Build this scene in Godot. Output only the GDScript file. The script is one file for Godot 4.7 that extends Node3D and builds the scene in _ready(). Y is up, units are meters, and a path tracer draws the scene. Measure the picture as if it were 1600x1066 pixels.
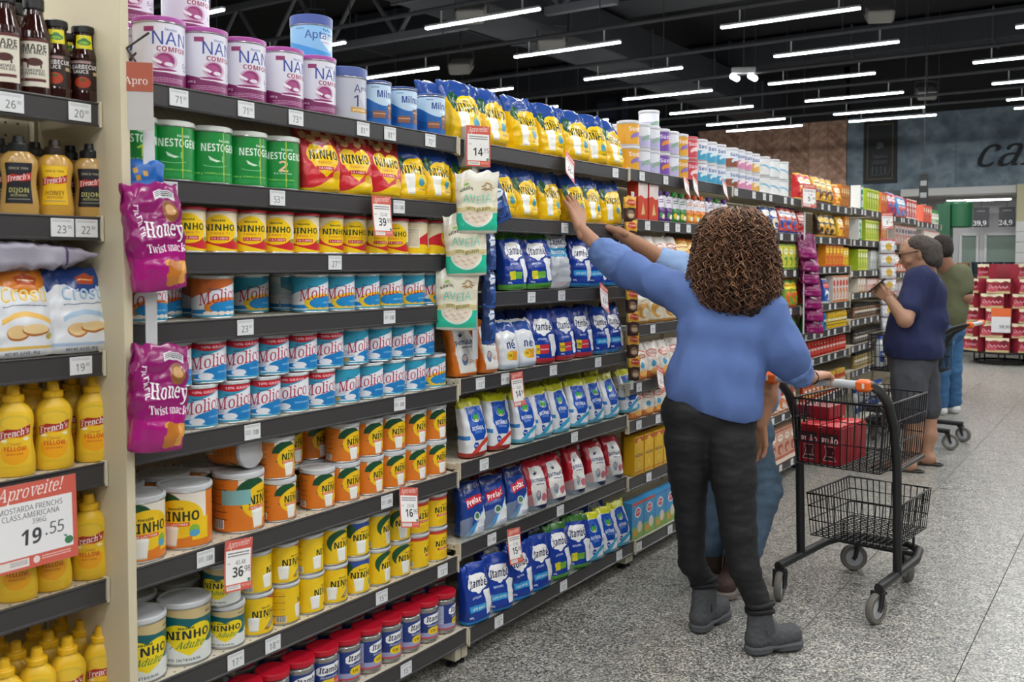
extends Node3D
# A supermarket aisle. World: y up, the aisle runs along -z, the shelf fronts lie near x = -2.05, metres.
# ---------------------------------------------------------------- camera numbers
const FOC := 1500.0
const EYE := 1.45
const YAW := 0.5880026
const PIT := 0.0383972
const Y0 := 467.624
const XS := -2.05          # front plane of the shelf rails
const BAY := 1.333
const Z0 := -1.40
var cf: Vector3
var cr: Vector3
var cu: Vector3

func ray(px: float, py: float) -> Vector3:
	return cf + cr * ((px - 800.0) / FOC) + cu * ((Y0 - py) / FOC)
func on_x(px: float, py: float, x: float) -> Vector3:
	var d := ray(px, py)
	return Vector3(0, EYE, 0) + d * (x / d.x)
func on_y(px: float, py: float, y: float) -> Vector3:
	var d := ray(px, py)
	return Vector3(0, EYE, 0) + d * ((y - EYE) / d.y)
func on_z(px: float, py: float, z: float) -> Vector3:
	var d := ray(px, py)
	return Vector3(0, EYE, 0) + d * (z / d.z)
func at(px: float, py: float, depth: float) -> Vector3:
	return Vector3(0, EYE, 0) + ray(px, py) * depth

# ---------------------------------------------------------------- mesh building
class Msh:
	var v := PackedVector3Array()
	var n := PackedVector3Array()
	var uv := PackedVector2Array()
	var c := PackedColorArray()
	var i := PackedInt32Array()
	var smooth := false        # normals computed from faces at commit
	func vert(p: Vector3, nn: Vector3, t := Vector2.ZERO) -> int:
		v.append(p); n.append(nn); uv.append(t)
		return v.size() - 1
	func tri(a: int, b: int, d: int) -> void:
		i.append(a); i.append(b); i.append(d)
	# corners counter-clockwise seen from the front
	func quad(a: Vector3, b: Vector3, d: Vector3, e: Vector3, t0 := Vector2(0, 1), t1 := Vector2(1, 1), t2 := Vector2(1, 0), t3 := Vector2(0, 0)) -> void:
		var nn := (b - a).cross(d - a)
		if nn.length_squared() < 1e-16: nn = (d - a).cross(e - a)
		nn = nn.normalized()
		var k := vert(a, nn, t0); vert(b, nn, t1); vert(d, nn, t2); vert(e, nn, t3)
		tri(k, k + 2, k + 1); tri(k, k + 3, k + 2)
	func box(ct: Vector3, s: Vector3, bev := 0.0, b := Basis.IDENTITY) -> void:
		var h := s * 0.5
		bev = minf(bev, minf(h.x, minf(h.y, h.z)) * 0.9)
		var base := v.size()
		for k in 8:
			var sg := Vector3(1 if k & 1 else -1, 1 if k & 2 else -1, 1 if k & 4 else -1)
			for ax in 3:
				var p := Vector3(h.x * sg.x, h.y * sg.y, h.z * sg.z)
				for o in 3:
					if o != ax: p[o] -= bev * sg[o]
				var nn := Vector3.ZERO
				nn[ax] = sg[ax]
				var t := Vector2(0.5 + 0.5 * p.z / h.z * -1.0 * sg.x, 0.5 - 0.5 * p.y / h.y)
				if ax == 1: t = Vector2(0.5 + 0.5 * p.x / h.x, 0.5 + 0.5 * p.z / h.z)
				elif ax == 2: t = Vector2(0.5 + 0.5 * p.x / h.x * sg.z, 0.5 - 0.5 * p.y / h.y)
				vert(ct + b * p, b * nn, t)
		for ax in 3:
			var u := (ax + 1) % 3
			var w := (ax + 2) % 3
			for sg in 2:
				var q := []
				for m in [[0, 0], [1, 0], [1, 1], [0, 1]]:
					var k := 0
					if sg: k |= 1 << ax
					if m[0]: k |= 1 << u
					if m[1]: k |= 1 << w
					q.append(base + k * 3 + ax)
				if sg:
					tri(q[0], q[2], q[1]); tri(q[0], q[3], q[2])
				else:
					tri(q[0], q[1], q[2]); tri(q[0], q[2], q[3])
		if bev <= 0.0: return
		for ax in 3:      # the edges along ax
			var u := (ax + 1) % 3
			var w := (ax + 2) % 3
			for su in 2:
				for sw in 2:
					var k0 := (su << u) | (sw << w)
					var k1 := k0 | (1 << ax)
					var A := base + k0 * 3 + u
					var B := base + k1 * 3 + u
					var D := base + k1 * 3 + w
					var E := base + k0 * 3 + w
					if (su ^ sw) == 0:
						tri(A, B, D); tri(A, D, E)
					else:
						tri(A, D, B); tri(A, E, D)
		for k in 8:
			var par := ((k & 1) + ((k >> 1) & 1) + ((k >> 2) & 1)) & 1
			var q := base + k * 3
			if par: tri(q, q + 2, q + 1)
			else: tri(q, q + 1, q + 2)
	func tube(path: Array, r, sides := 6, closed := false, cap := true) -> void:
		var m := path.size()
		var base := v.size()
		var prev := Vector3.ZERO
		for k in m:
			var p: Vector3 = path[k]
			var a: Vector3 = path[(k - 1 + m) % m] if (closed or k > 0) else p
			var b: Vector3 = path[(k + 1) % m] if (closed or k < m - 1) else p
			var d := (b - a).normalized()
			var side := prev
			if k == 0:
				side = d.cross(Vector3.UP)
				if side.length() < 0.05: side = d.cross(Vector3.RIGHT)
			side = (side - d * side.dot(d)).normalized()
			prev = side
			var up := side.cross(d)
			var rr: float = r[k] if r is Array else r
			for s in sides:
				var an := TAU * s / sides
				var nn := side * cos(an) + up * sin(an)
				vert(p + nn * rr, nn, Vector2(float(s) / sides, float(k) / m))
		var last := m if closed else m - 1
		for k in last:
			var k2 := (k + 1) % m
			for s in sides:
				var s2 := (s + 1) % sides
				var A := base + k * sides + s
				var B := base + k * sides + s2
				var D := base + k2 * sides + s2
				var E := base + k2 * sides + s
				tri(A, B, D); tri(A, D, E)
		if cap and not closed:
			for e in 2:
				var k: int = 0 if e == 0 else m - 1
				var p: Vector3 = path[k]
				var q: Vector3 = path[1] if e == 0 else path[m - 2]
				var nn := (p - q).normalized()
				var cc := vert(p, nn)
				var first := v.size()
				for s in sides: vert(v[base + k * sides + s], nn)
				for s in sides:
					if e == 0: tri(cc, first + (s + 1) % sides, first + s)
					else: tri(cc, first + s, first + (s + 1) % sides)
	# profile: Array of Vector2(radius, y), bottom to top; crease: flat normals for each step
	func lathe(prof: Array, segs := 24, ct := Vector3.ZERO, v0 := 0.0, v1 := 0.0, oval := 1.0) -> void:
		var ys: float = v1 - v0
		for k in prof.size() - 1:
			var p: Vector2 = prof[k]
			var q: Vector2 = prof[k + 1]
			var d := q - p
			var nr := d.y
			var ny := -d.x
			var base := v.size()
			for s in segs + 1:
				var a := TAU * s / segs - PI
				var dir := Vector3(cos(a), 0, -sin(a))
				var nn := Vector3(dir.x * nr, ny, dir.z * nr).normalized()
				for e in [p, q]:
					var t := Vector2(float(s) / segs, 0.0 if ys == 0.0 else 1.0 - (e.y - v0) / ys)
					vert(ct + Vector3(dir.x * e.x, e.y, dir.z * e.x * oval), nn, t)
			for s in segs:
				var A := base + s * 2
				tri(A, A + 1, A + 3); tri(A, A + 3, A + 2)
	# a surface from f(u, v) on an (nu+1) x (nv+1) grid; wound so that u x v points out
	func grid(nu: int, nv: int, f: Callable, t = null) -> void:
		var base := v.size()
		for b in nv + 1:
			for a in nu + 1:
				var u := float(a) / nu
				var w := float(b) / nv
				vert(f.call(u, w), Vector3.ZERO, t.call(u, w) if t != null else Vector2(u, 1.0 - w))
		for b in nv:
			for a in nu:
				var A := base + b * (nu + 1) + a
				tri(A, A + nu + 2, A + 1); tri(A, A + nu + 1, A + nu + 2)
		smooth = true
	func append(o: Msh, tr := Transform3D.IDENTITY) -> void:
		var base := v.size()
		for k in o.v.size():
			v.append(tr * o.v[k]); n.append(tr.basis * o.n[k]); uv.append(o.uv[k])
		for k in o.i: i.append(base + k)
		for k in o.c: c.append(k)
	func face_normals() -> void:
		n.fill(Vector3.ZERO)
		for k in range(0, i.size(), 3):
			var a := i[k]
			var b := i[k + 1]
			var d := i[k + 2]
			var nn := (v[d] - v[a]).cross(v[b] - v[a])
			n[a] += nn; n[b] += nn; n[d] += nn
		for k in n.size(): n[k] = n[k].normalized() if n[k].length_squared() > 1e-20 else Vector3.UP
	func weld_normals(eps := 1e-4) -> void:      # one normal for vertices at the same spot
		face_normals()
		var at := {}
		for k in v.size():
			var key := Vector3i((v[k] / eps).round())
			at[key] = at.get(key, Vector3.ZERO) + n[k]
		for k in v.size():
			n[k] = (at[Vector3i((v[k] / eps).round())] as Vector3).normalized()
	func done(m: ArrayMesh = null) -> ArrayMesh:
		if m == null: m = ArrayMesh.new()
		if smooth: weld_normals()
		var ar := []
		ar.resize(Mesh.ARRAY_MAX)
		ar[Mesh.ARRAY_VERTEX] = v
		ar[Mesh.ARRAY_NORMAL] = n
		ar[Mesh.ARRAY_TEX_UV] = uv
		if c.size() == v.size(): ar[Mesh.ARRAY_COLOR] = c
		ar[Mesh.ARRAY_INDEX] = i
		m.add_surface_from_arrays(Mesh.PRIMITIVE_TRIANGLES, ar)
		return m

# ---------------------------------------------------------------- nodes
var taken := {}
func numbered(called: String) -> String:
	var k: int = taken.get(called, 0)
	taken[called] = k + 1
	return called if k == 0 else "%s_%03d" % [called, k]
func tag(o: Node, label: String, category: String, group := "") -> void:
	o.set_meta("label", label)
	o.set_meta("category", category)
	if group: o.set_meta("group", group)
func thing(called: String, label: String, category: String, where := Vector3.ZERO, turn := 0.0, group := "") -> Node3D:
	var o := Node3D.new()
	o.name = numbered(called)
	add_child(o)
	o.position = where
	o.rotation.y = turn
	tag(o, label, category, group)
	return o
func part(parent: Node, called: String, mesh: Mesh, m: Material, where := Vector3.ZERO) -> MeshInstance3D:
	var o := MeshInstance3D.new()
	o.name = called
	o.mesh = mesh
	o.material_override = m
	o.position = where
	parent.add_child(o, true)
	return o
func struct(called: String, mesh: Mesh, m: Material, label := "") -> MeshInstance3D:
	var o := part(self, numbered(called), mesh, m)
	o.set_meta("kind", "structure")
	if label: o.set_meta("label", label)
	return o
func place(proto: Node3D, called: String, where: Vector3, turn: float, label: String, category: String, group := "") -> Node3D:
	var o: Node3D = proto.duplicate()
	o.name = numbered(called)
	add_child(o)
	o.position = where
	o.rotation = Vector3(0, turn, 0)
	tag(o, label, category, group)
	return o

# ---------------------------------------------------------------- materials
var mats := {}
func mat(c: Color, rough := 0.6, metal := 0.0, coat := 0.0) -> StandardMaterial3D:
	var key := "%s_%s_%s_%s" % [c.to_html(), rough, metal, coat]
	if not mats.has(key):
		var m := StandardMaterial3D.new()
		m.albedo_color = c
		m.roughness = rough
		m.metallic = metal
		if coat > 0.0:
			m.clearcoat_enabled = true
			m.clearcoat = coat
			m.clearcoat_roughness = 0.12
		mats[key] = m
	return mats[key]
func print_mat(t: Texture2D, rough := 0.4, coat := 0.0) -> StandardMaterial3D:
	var m := StandardMaterial3D.new()
	m.albedo_texture = t
	m.roughness = rough
	m.metallic_specular = 0.5
	if coat > 0.0:
		m.clearcoat_enabled = true
		m.clearcoat = coat
		m.clearcoat_roughness = 0.1
	return m
func hexc(s: String) -> Color:
	return Color.html(s)

# ---------------------------------------------------------------- printing: labels drawn in millimetres, x from the middle, y from the top
class Ink:
	static var fonts := {}
	var im: Image
	var k: float
	var w: float
	var h: float
	var ox := 0.0
	var oy := 0.0
	func _init(wmm: float, hmm: float, per_mm: float, bg: Color) -> void:
		k = per_mm * 2.0
		w = wmm; h = hmm
		im = Image.create(maxi(4, int(ceil(wmm * k / 4.0)) * 4), maxi(4, int(ceil(hmm * k / 4.0)) * 4), false, Image.FORMAT_RGBA8)
		im.fill(bg)
		ox = wmm * 0.5
	func rect(x: float, y: float, ww: float, hh: float, col: Color) -> void:
		im.fill_rect(Rect2i(int(round((x + ox) * k)), int(round((y + oy) * k)), maxi(1, int(round(ww * k))), maxi(1, int(round(hh * k)))), col)
	func span(x0: float, x1: float, y: int, col: Color) -> void:
		var a := int(ceil(x0 - 0.5))
		var b := int(ceil(x1 - 0.5))
		if b > a: im.fill_rect(Rect2i(a, y, b - a, 1), col)
	func ell(cx: float, cy: float, rx: float, ry: float, col: Color) -> void:
		var X := (cx + ox) * k
		var Y := (cy + oy) * k
		var RX := rx * k
		var RY := ry * k
		for y in range(int(floor(Y - RY)), int(ceil(Y + RY)) + 1):
			var q := (y + 0.5 - Y) / RY
			if absf(q) < 1.0:
				var dx := RX * sqrt(1.0 - q * q)
				span(X - dx, X + dx, y, col)
	func poly(pts: Array, col: Color) -> void:
		var q := PackedVector2Array()
		for p in pts: q.append(Vector2(p[0] + ox, p[1] + oy) * k)
		raw_poly(q, col)
	func raw_poly(q: PackedVector2Array, col: Color) -> void:
		var lo := 1e9
		var hi := -1e9
		for p in q:
			lo = minf(lo, p.y); hi = maxf(hi, p.y)
		for y in range(maxi(0, int(floor(lo))), mini(im.get_height(), int(ceil(hi)) + 1)):
			var xs := []
			var yy := y + 0.5
			for a in q.size():
				var p := q[a]
				var r := q[(a + 1) % q.size()]
				if (p.y <= yy) != (r.y <= yy): xs.append(p.x + (yy - p.y) / (r.y - p.y) * (r.x - p.x))
			xs.sort()
			for a in range(0, xs.size() - 1, 2): span(xs[a], xs[a + 1], y, col)
	# a band between two curves y0(x), y1(x) given as Callables of x in mm
	func band(x0: float, x1: float, f0: Callable, f1: Callable, col: Color) -> void:
		var a := int((x0 + ox) * k)
		var b := int((x1 + ox) * k)
		for x in range(a, b):
			var xm := x / k - ox
			var ya := int(round((f0.call(xm) + oy) * k))
			var yb := int(round((f1.call(xm) + oy) * k))
			if yb > ya: im.fill_rect(Rect2i(x, ya, 1, yb - ya), col)
	# text of cap height hh mm centred at x, y; fit: widest mm; slant; turn in radians
	func txt(s: String, x: float, y: float, hh: float, col: Color, fit := 0.0, face := "b", slant := 0.0, turn := 0.0, stretch := 1.0) -> void:
		var key := face + s
		if not fonts.has(key):
			var f := SystemFont.new()
			f.font_names = PackedStringArray(["Droid Serif" if face in ["s", "S"] else "Droid Sans"])
			f.font_weight = 700 if face in ["b", "S"] else 400
			var tm := TextMesh.new()
			tm.text = s
			tm.font = f
			tm.font_size = 32
			tm.pixel_size = 1.0
			tm.depth = 0.0
			tm.curve_step = 2.0
			var ar := tm.get_mesh_arrays()
			var vv: PackedVector3Array = ar[Mesh.ARRAY_VERTEX] if ar.size() else PackedVector3Array()
			var idx = ar[Mesh.ARRAY_INDEX] if ar.size() else null
			var tr := PackedVector2Array()
			if idx != null and idx.size():
				for q in idx: tr.append(Vector2(vv[q].x, -vv[q].y))
			else:
				for q in vv: tr.append(Vector2(q.x, -q.y))
			var lo := Vector2(1e9, 1e9)
			var hi := -lo
			for q in tr:
				lo = lo.min(q); hi = hi.max(q)
			fonts[key] = [tr, lo, hi]
		var e: Array = fonts[key]
		var tris: PackedVector2Array = e[0]
		if tris.is_empty(): return
		var lo2: Vector2 = e[1]
		var hi2: Vector2 = e[2]
		var size := hi2 - lo2
		var sy := hh * k / 23.0
		var sx := sy * stretch
		if fit > 0.0 and size.x * sx > fit * k: sx = fit * k / size.x
		var mid := (lo2 + hi2) * 0.5
		var o := Vector2(x + ox, y + oy) * k
		var cs := cos(turn)
		var sn := sin(turn)
		for a in range(0, tris.size(), 3):
			var q := PackedVector2Array()
			for b in 3:
				var p := tris[a + b] - mid
				p = Vector2(p.x * sx - p.y * sy * slant, p.y * sy)
				q.append(o + Vector2(p.x * cs - p.y * sn, p.x * sn + p.y * cs))
			raw_tri(q[0], q[1], q[2], col)
	func raw_tri(a: Vector2, b: Vector2, d: Vector2, col: Color) -> void:
		var lo := minf(a.y, minf(b.y, d.y))
		var hi := maxf(a.y, maxf(b.y, d.y))
		for y in range(maxi(0, int(floor(lo))), mini(im.get_height() - 1, int(ceil(hi))) + 1):
			var yy := y + 0.5
			var x0 := 1e9
			var x1 := -1e9
			var pr := a
			for nx in [b, d, a]:
				if (pr.y <= yy) != (nx.y <= yy):
					var xx: float = pr.x + (yy - pr.y) / (nx.y - pr.y) * (nx.x - pr.x)
					x0 = minf(x0, xx); x1 = maxf(x1, xx)
				pr = nx
			if x1 > x0: span(x0, x1, y, col)
	func lines(x: float, y: float, ww: float, hh: float, rows: int, col: Color, rng_seed := 1) -> void:      # small print
		var r := RandomNumberGenerator.new()
		r.seed = rng_seed
		var step := hh / rows
		for a in rows:
			var xx := x
			while xx < x + ww - 1.0:
				var l := minf(r.randf_range(2.0, 7.0), x + ww - xx)
				rect(xx, y + a * step, l, step * 0.45, col)
				xx += l + 0.9
	func heart(cx: float, cy: float, s: float, col: Color) -> void:
		ell(cx - s * 0.46, cy - s * 0.2, s * 0.54, s * 0.52, col)
		ell(cx + s * 0.46, cy - s * 0.2, s * 0.54, s * 0.52, col)
		poly([[cx - s * 0.97, cy - 0.02 * s], [cx + s * 0.97, cy - 0.02 * s], [cx + s * 0.5, cy + s * 0.62], [cx, cy + s], [cx - s * 0.5, cy + s * 0.62]], col)
	func barcode(x: float, y: float, ww: float, hh: float) -> void:
		rect(x, y, ww, hh, Color.WHITE)
		var xx := x + 1.0
		var a := 0
		while xx < x + ww - 1.5:
			rect(xx, y + 0.8, 0.5 if a % 3 else 0.9, hh - 1.6, Color(0.05, 0.05, 0.06))
			xx += 1.5 if a % 4 else 2.1
			a += 1
	func done() -> ImageTexture:
		im.shrink_x2()
		return ImageTexture.create_from_image(im)
# ---------------------------------------------------------------- printed packaging
const WH := Color(0.95, 0.95, 0.95)
const NAVY := Color(0.07, 0.13, 0.30)
const YEL := Color(0.97, 0.80, 0.04)
var labs := {}
func lab(called: String) -> StandardMaterial3D:
	if not labs.has(called): labs[called] = generic_label(called) if called.begins_with("gen:") else make_label(called)
	return labs[called]
# the many small far packs share one printed sheet of 10 x 10 fields
var sheet: Ink
var sheet_mats := []
func generic_label(c: String) -> StandardMaterial3D:
	var q := c.split(":")
	if sheet == null: sheet = Ink.new(1200, 1800, 0.8, Color.WHITE)
	var p := sheet
	var k := sheet_mats.size()
	p.ox = (k % 10) * 120.0 + 60.0
	p.oy = (k / 10) * 180.0
	var hsh := hash(c)
	p.rect(-60, 0, 120, 180, hexc(q[1]))
	p.ell(0, 118, 42, 38, hexc(q[2]))
	p.ell(14 if hsh % 2 else -14, 128, 24, 20, hexc(q[1]))
	p.rect(-60, 164, 120, 16, hexc(q[2])); p.rect(-60, 0, 120, 10, hexc(q[2]))
	p.ell(0, 50, 46, 22, hexc(q[3]))
	p.lines(-34, 44, 68, 12, 1, hexc(q[2]), hsh % 1000); p.lines(-40, 84, 60, 10, 2, hexc(q[3]), 3)
	var m := StandardMaterial3D.new()
	m.roughness = 0.35
	m.uv1_scale = Vector3(0.1, 0.1, 1.0)
	m.uv1_offset = Vector3((k % 10) * 0.1, (k / 10) * 0.1, 0.0)
	sheet_mats.append(m)
	return m
func finish_sheet() -> void:
	var t := sheet.done()
	for m in sheet_mats: m.albedo_texture = t

func glass_of_milk(p: Ink, x: float, y: float, s: float) -> void:
	p.poly([[x - 9 * s, y], [x + 9 * s, y], [x + 6.5 * s, y + 26 * s], [x - 6.5 * s, y + 26 * s]], Color(0.93, 0.93, 0.91))
	p.ell(x, y, 9 * s, 2.6 * s, Color(0.98, 0.98, 0.97))
	p.rect(x - 5.5 * s, y + 24 * s, 11 * s, 2 * s, Color(0.80, 0.80, 0.76))

func can_back(p: Ink, w: float, h: float, col: Color) -> void:      # tables and small print left and right of the front
	for s in [-1, 1]:
		var x: float = s * w * 0.36 - w * 0.085
		p.lines(x, h * 0.22, w * 0.15, h * 0.5, 14, col, 3 + s)

func make_label(c: String) -> StandardMaterial3D:
	var q := c.split(":")
	var p: Ink
	var rough := 0.32
	var coat := 0.0
	var green := hexc("14502f")
	match q[0]:
		"nan":
			p = Ink.new(415, 152, 1.35, hexc("dbd9e6"))
			p.band(-207, 207, func(x): return 106.0 + 16.0 * sin(x * 0.021 + 0.9) + maxf(0, -x) * 0.05, func(_x): return 153.0, hexc("7b1f5d"))
			p.txt("Nestlé", 22, 17, 6, hexc("6f7fae"))
			p.rect(-32, 12, 20, 12, hexc("8c2a63"))
			p.txt("NAN", 22, 38, 30, hexc("1f3d94"), 74, "r")
			p.txt("COMFOR", 26, 64, 12, hexc("8e2340"), 66)
			p.ell(10, 92, 25, 22, hexc("c9a9c2"))
			p.ell(10, 91, 19, 17, hexc("8f2468"))
			p.ell(4, 90, 15, 10, hexc("a74a82"))
			p.ell(16, 100, 9, 5, hexc("e4dbe8"))
			p.poly([[-16, 84], [4, 96], [0, 101], [-14, 94]], hexc("efeaf2"))
			p.ell(6, 116, 27, 4, hexc("f2eef6"))
			p.ell(6, 114, 27, 3, hexc("8f2468"))
			p.txt(q[1] if q.size() > 1 else "0-6", 62, 98, 12, hexc("4a4a66"), 0, "r")
			p.txt("meses", 62, 109, 4, hexc("4a4a66"))
			p.txt("800 g", -38, 124, 5, WH)
			p.lines(-40, 133, 90, 12, 3, hexc("c79ab9"), 4)
			can_back(p, 415, 120, hexc("8b8fae"))
		"aptamil":
			p = Ink.new(408, 130, 1.35, hexc("86bfe6"))
			p.band(-204, 204, func(x): return 62.0 + 20.0 * sin(x * 0.02 + 1.0), func(_x): return 131.0, hexc("3b95d6"))
			p.band(-204, 204, func(x): return 98.0 + 12.0 * sin(x * 0.02 + 2.0), func(_x): return 131.0, hexc("1f77c2"))
			p.txt("DANONE", -46, 12, 3.5, hexc("33588f"))
			p.heart(32, 48, 30, hexc("dbe9f4"))
			p.txt("Aptamil", 12, 34, 24, hexc("223a86"), 92, "r")
			for a in 4: p.ell(12 + a * 6, 12 + (a % 2) * 3, 2.2, 3.0, hexc("2b4a98"))
			p.txt("premium", 18, 53, 4, hexc("c06a78"))
			can_back(p, 408, 110, hexc("4f8fc2"))
		"aptasilver":
			p = Ink.new(408, 130, 1.35, hexc("b7b9c6"))
			p.txt("Apta", 32, 38, 24, hexc("353d78"), 60, "r")
			p.heart(52, 62, 34, hexc("c9cbd6"))
			p.txt("1", 8, 72, 34, hexc("25264d"), 0, "r")
			p.rect(-6, 92, 80, 16, hexc("c89a48"))
			p.txt("premium", 20, 100, 7, hexc("efe4c8"))
			can_back(p, 408, 126, hexc("80859c"))
		"milnutri":
			p = Ink.new(314, 118, 1.5, hexc("bcd5ea"))
			p.band(-157, 157, func(x): return 50.0 + 14.0 * cos(x * 0.045), func(_x): return 119.0, hexc("1b62ae"))
			p.band(-157, 157, func(x): return 82.0 + 8.0 * cos(x * 0.045), func(_x): return 119.0, hexc("134e97"))
			p.rect(-157, 103, 314, 16, hexc("0d5fb0"))
			p.rect(-157, 0, 314, 4, hexc("27428c"))
			p.txt("DANONE", -24, 12, 3.5, hexc("3b5485"))
			p.txt("Milnutri", 18, 30, 20, hexc("1a3a86"), 74)
			p.txt("Premium", 24, 48, 6, hexc("f2f4f8"))
			p.rect(12, 58, 26, 42, hexc("7b4a38"))
			p.rect(12, 66, 26, 4, hexc("c59a78"))
			p.rect(14, 80, 22, 8, hexc("5a3026"))
			p.rect(-30, 80, 34, 20, hexc("8c5a44"))
			p.rect(-30, 86, 34, 3, hexc("c89c80"))
		"nestogeno":
			p = Ink.new(415, 146, 1.35, hexc("128a3a"))
			p.txt("Nestlé", 22, 26, 7, WH)
			p.txt("NESTOGENO", 20, 46, 22, hexc("eef4ee"), 100)
			if q.size() > 1 and q[1] != "0":
				p.txt(q[1], 12, 78, 34, hexc("efc0a2") if q[1] == "2" else hexc("c9dc3a"))
				p.txt("6 a 10 meses", 12, 100, 5, WH)
			else:
				p.ell(0, 96, 26, 6, hexc("8fd39b")); p.ell(0, 95, 25, 5, hexc("128a3a"))
				p.poly([[-16, 70], [-2, 80], [12, 84], [2, 88], [-12, 82]], hexc("d8efd9"))
				p.rect(14, 70, 3, 18, hexc("7cc98b"))
			p.rect(17, 2, 3, 140, hexc("a9b83c"))
			p.txt("800 g  FÓRMULA INFANTIL", 0, 120, 5, hexc("a8d867"))
			p.lines(-40, 128, 92, 12, 3, hexc("3ba65c"), 5)
			p.rect(-140, 100, 40, 12, hexc("caa75a"))
			p.rect(-140, 114, 40, 22, hexc("9fc6d8"))
			can_back(p, 415, 120, hexc("43a862"))
		"ninhored":
			p = Ink.new(258, 112, 1.5, hexc("e9d9b8"))
			p.band(-129, 129, func(x): return 60.0 + 26.0 * sin(x * 0.035 - 0.3), func(_x): return 113.0, hexc("cf2532"))
			p.band(-129, 129, func(x): return 92.0 + 14.0 * sin(x * 0.03 + 0.6), func(_x): return 113.0, hexc("f6d11c"))
			p.ell(-6, 52, 37, 38, hexc("f5cb12")); p.ell(-6, 34, 24, 26, hexc("f5cb12"))
			p.txt("Nestlé", -6, 24, 6, hexc("4a4a28"))
			p.txt("NINHO", -4, 44, 18, hexc("123026"), 62)
			p.txt("Fases 1+", -2, 60, 7, hexc("d8772a"))
			p.rect(-22, 70, 36, 10, hexc("c11f2e")); p.txt("1 A 3 ANOS", -4, 75, 6, WH, 32)
			p.ell(42, 38, 12, 14, hexc("f3e6dc")); p.ell(43, 60, 10, 14, hexc("f5efe6")); p.ell(46, 28, 7, 7, hexc("d88a70"))
			p.ell(36, 78, 11, 7, hexc("8aa03c")); p.rect(-120, 20, 44, 70, hexc("efe7d2")); p.lines(-118, 24, 40, 62, 16, hexc("9a8a70"), 2)
			p.barcode(82, 70, 26, 24)
		"molico":
			# kinds: orange, yellow, red, blue
			var k := q[1]
			p = Ink.new(330, 118, 1.5, hexc("e6e8ee"))
			var top := hexc("2f97b8") if k != "orange" else hexc("c8672c")
			p.band(-165, 165, func(x): return 0.0, func(x): return 34.0 - x * 0.42 if x > -80 else 64.0 + (x + 80) * 0.5, top)
			if k == "red": p.band(-165, 165, func(_x): return 0.0, func(x): return 17.0 + 7.0 * cos(x * 0.05), hexc("c0192f"))
			p.band(-165, 165, func(x): return 96.0 - 30.0 * exp(-pow((x - 34.0) / 36.0, 2.0)), func(_x): return 108.0, hexc("2384c4"))
			if k == "yellow" or k == "orange":
				var sw := hexc("ecc22c") if k == "yellow" else hexc("d98534")
				p.ell(26, 88, 52, 30, sw); p.ell(32, 90, 46, 23, hexc("1f86c6"))
				if k == "yellow":
					for a in 16: p.ell(-16 + a * 5.2, 108 + (a * 7) % 5, 4, 4, hexc("e7bd3a"))
				else:
					for a in 6: p.ell(-20 + a * 15, 106, 8, 6, hexc("f0e6dc"))
			else:
				p.ell(36, 92, 48, 22, hexc("1c7cc0")); p.ell(-6, 100, 16, 10, hexc("e6e8ee"))
				p.lines(-44, 70, 26, 22, 5, hexc("8e95a6"), 3)
				p.rect(-62, 98, 30, 14, hexc("b49a55"))
			p.rect(-165, 112, 330, 7, hexc("3fa6c8"))
			p.txt("Nestlé", -4, 33, 5.5, hexc("384a7a"))
			p.txt("Molico", 8, 53, 35, hexc("ae1b3d"), 92, "s", 0.25, -0.22)
			if k == "red": p.txt("10% GRÁTIS", 14, 11, 8, hexc("f0dcdc"), 60)
			p.txt("LEITE EM PÓ", 40, 88, 5, hexc("b8dcf0"))
			p.lines(-140, 30, 44, 66, 14, hexc("9db8cc"), 8)
			p.ell(112, 44, 26, 24, hexc("bcd9e2")); p.barcode(128, 84, 26, 22)
		"ninhoorange":
			p = Ink.new(336, 126, 1.5, hexc("dc7a22"))
			p.poly([[-30, 0], [70, 0], [70, 62], [-30, 62]], hexc("e8dfd2"))
			p.ell(-2, 40, 34, 40, hexc("0f4a2c")); p.poly([[-36, 40], [-36, 66], [0, 66], [0, 40]], hexc("dc7a22"))
			p.ell(20, 60, 44, 44, hexc("efc316")); p.rect(44, 60, 30, 50, hexc("efc316"))
			p.txt("Nestlé", 18, 36, 6, hexc("4c3c10"))
			p.txt("NINHO", 22, 54, 22, hexc("10261c"), 68)
			p.rect(-12, 68, 52, 9, hexc("d8552a")); p.txt("ZERO LACTOSE", 14, 72.5, 5, WH, 46)
			glass_of_milk(p, 8, 80, 1.6); p.ell(48, 86, 9, 12, hexc("86b23a")); p.ell(48, 94, 9, 8, hexc("4f9fc4"))
			for a in 5: p.rect(-150 + 0, 24 + a * 18, 100, 2, hexc("4a2c12"))
			p.lines(-146, 14, 92, 94, 20, hexc("a85f22"), 4)
			p.barcode(-78, 98, 22, 22)
			if q.size() > 1:
				p.rect(-60, 26, 52, 36, hexc("7fb3b4"))
		"adulto":
			p = Ink.new(336, 126, 1.5, hexc("0f5f66"))
			p.rect(-168, 0, 336, 26, hexc("c9b483"))
			p.band(-168, 168, func(x): return 22.0 + 6.0 * sin(x * 0.04), func(_x): return 40.0, hexc("0f5f66"))
			p.band(-168, 168, func(x): return 100.0 - 14.0 * sin(absf(x) * 0.03), func(_x): return 127.0, hexc("dfe1df"))
			for a in 9: p.ell(-62 + a * 16, 92 + 10 * sin(a * 2.1), 9, 8, hexc("e3e5e4"))
			p.heart(6, 66, 42, hexc("efd516"))
			p.txt("Nestlé", 2, 44, 6, hexc("40401c"))
			p.txt("NINHO", 6, 60, 19, hexc("0d1c34"), 72)
			p.txt("Adulto", 10, 82, 15, hexc("12614f"), 44, "s", 0.35)
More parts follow.
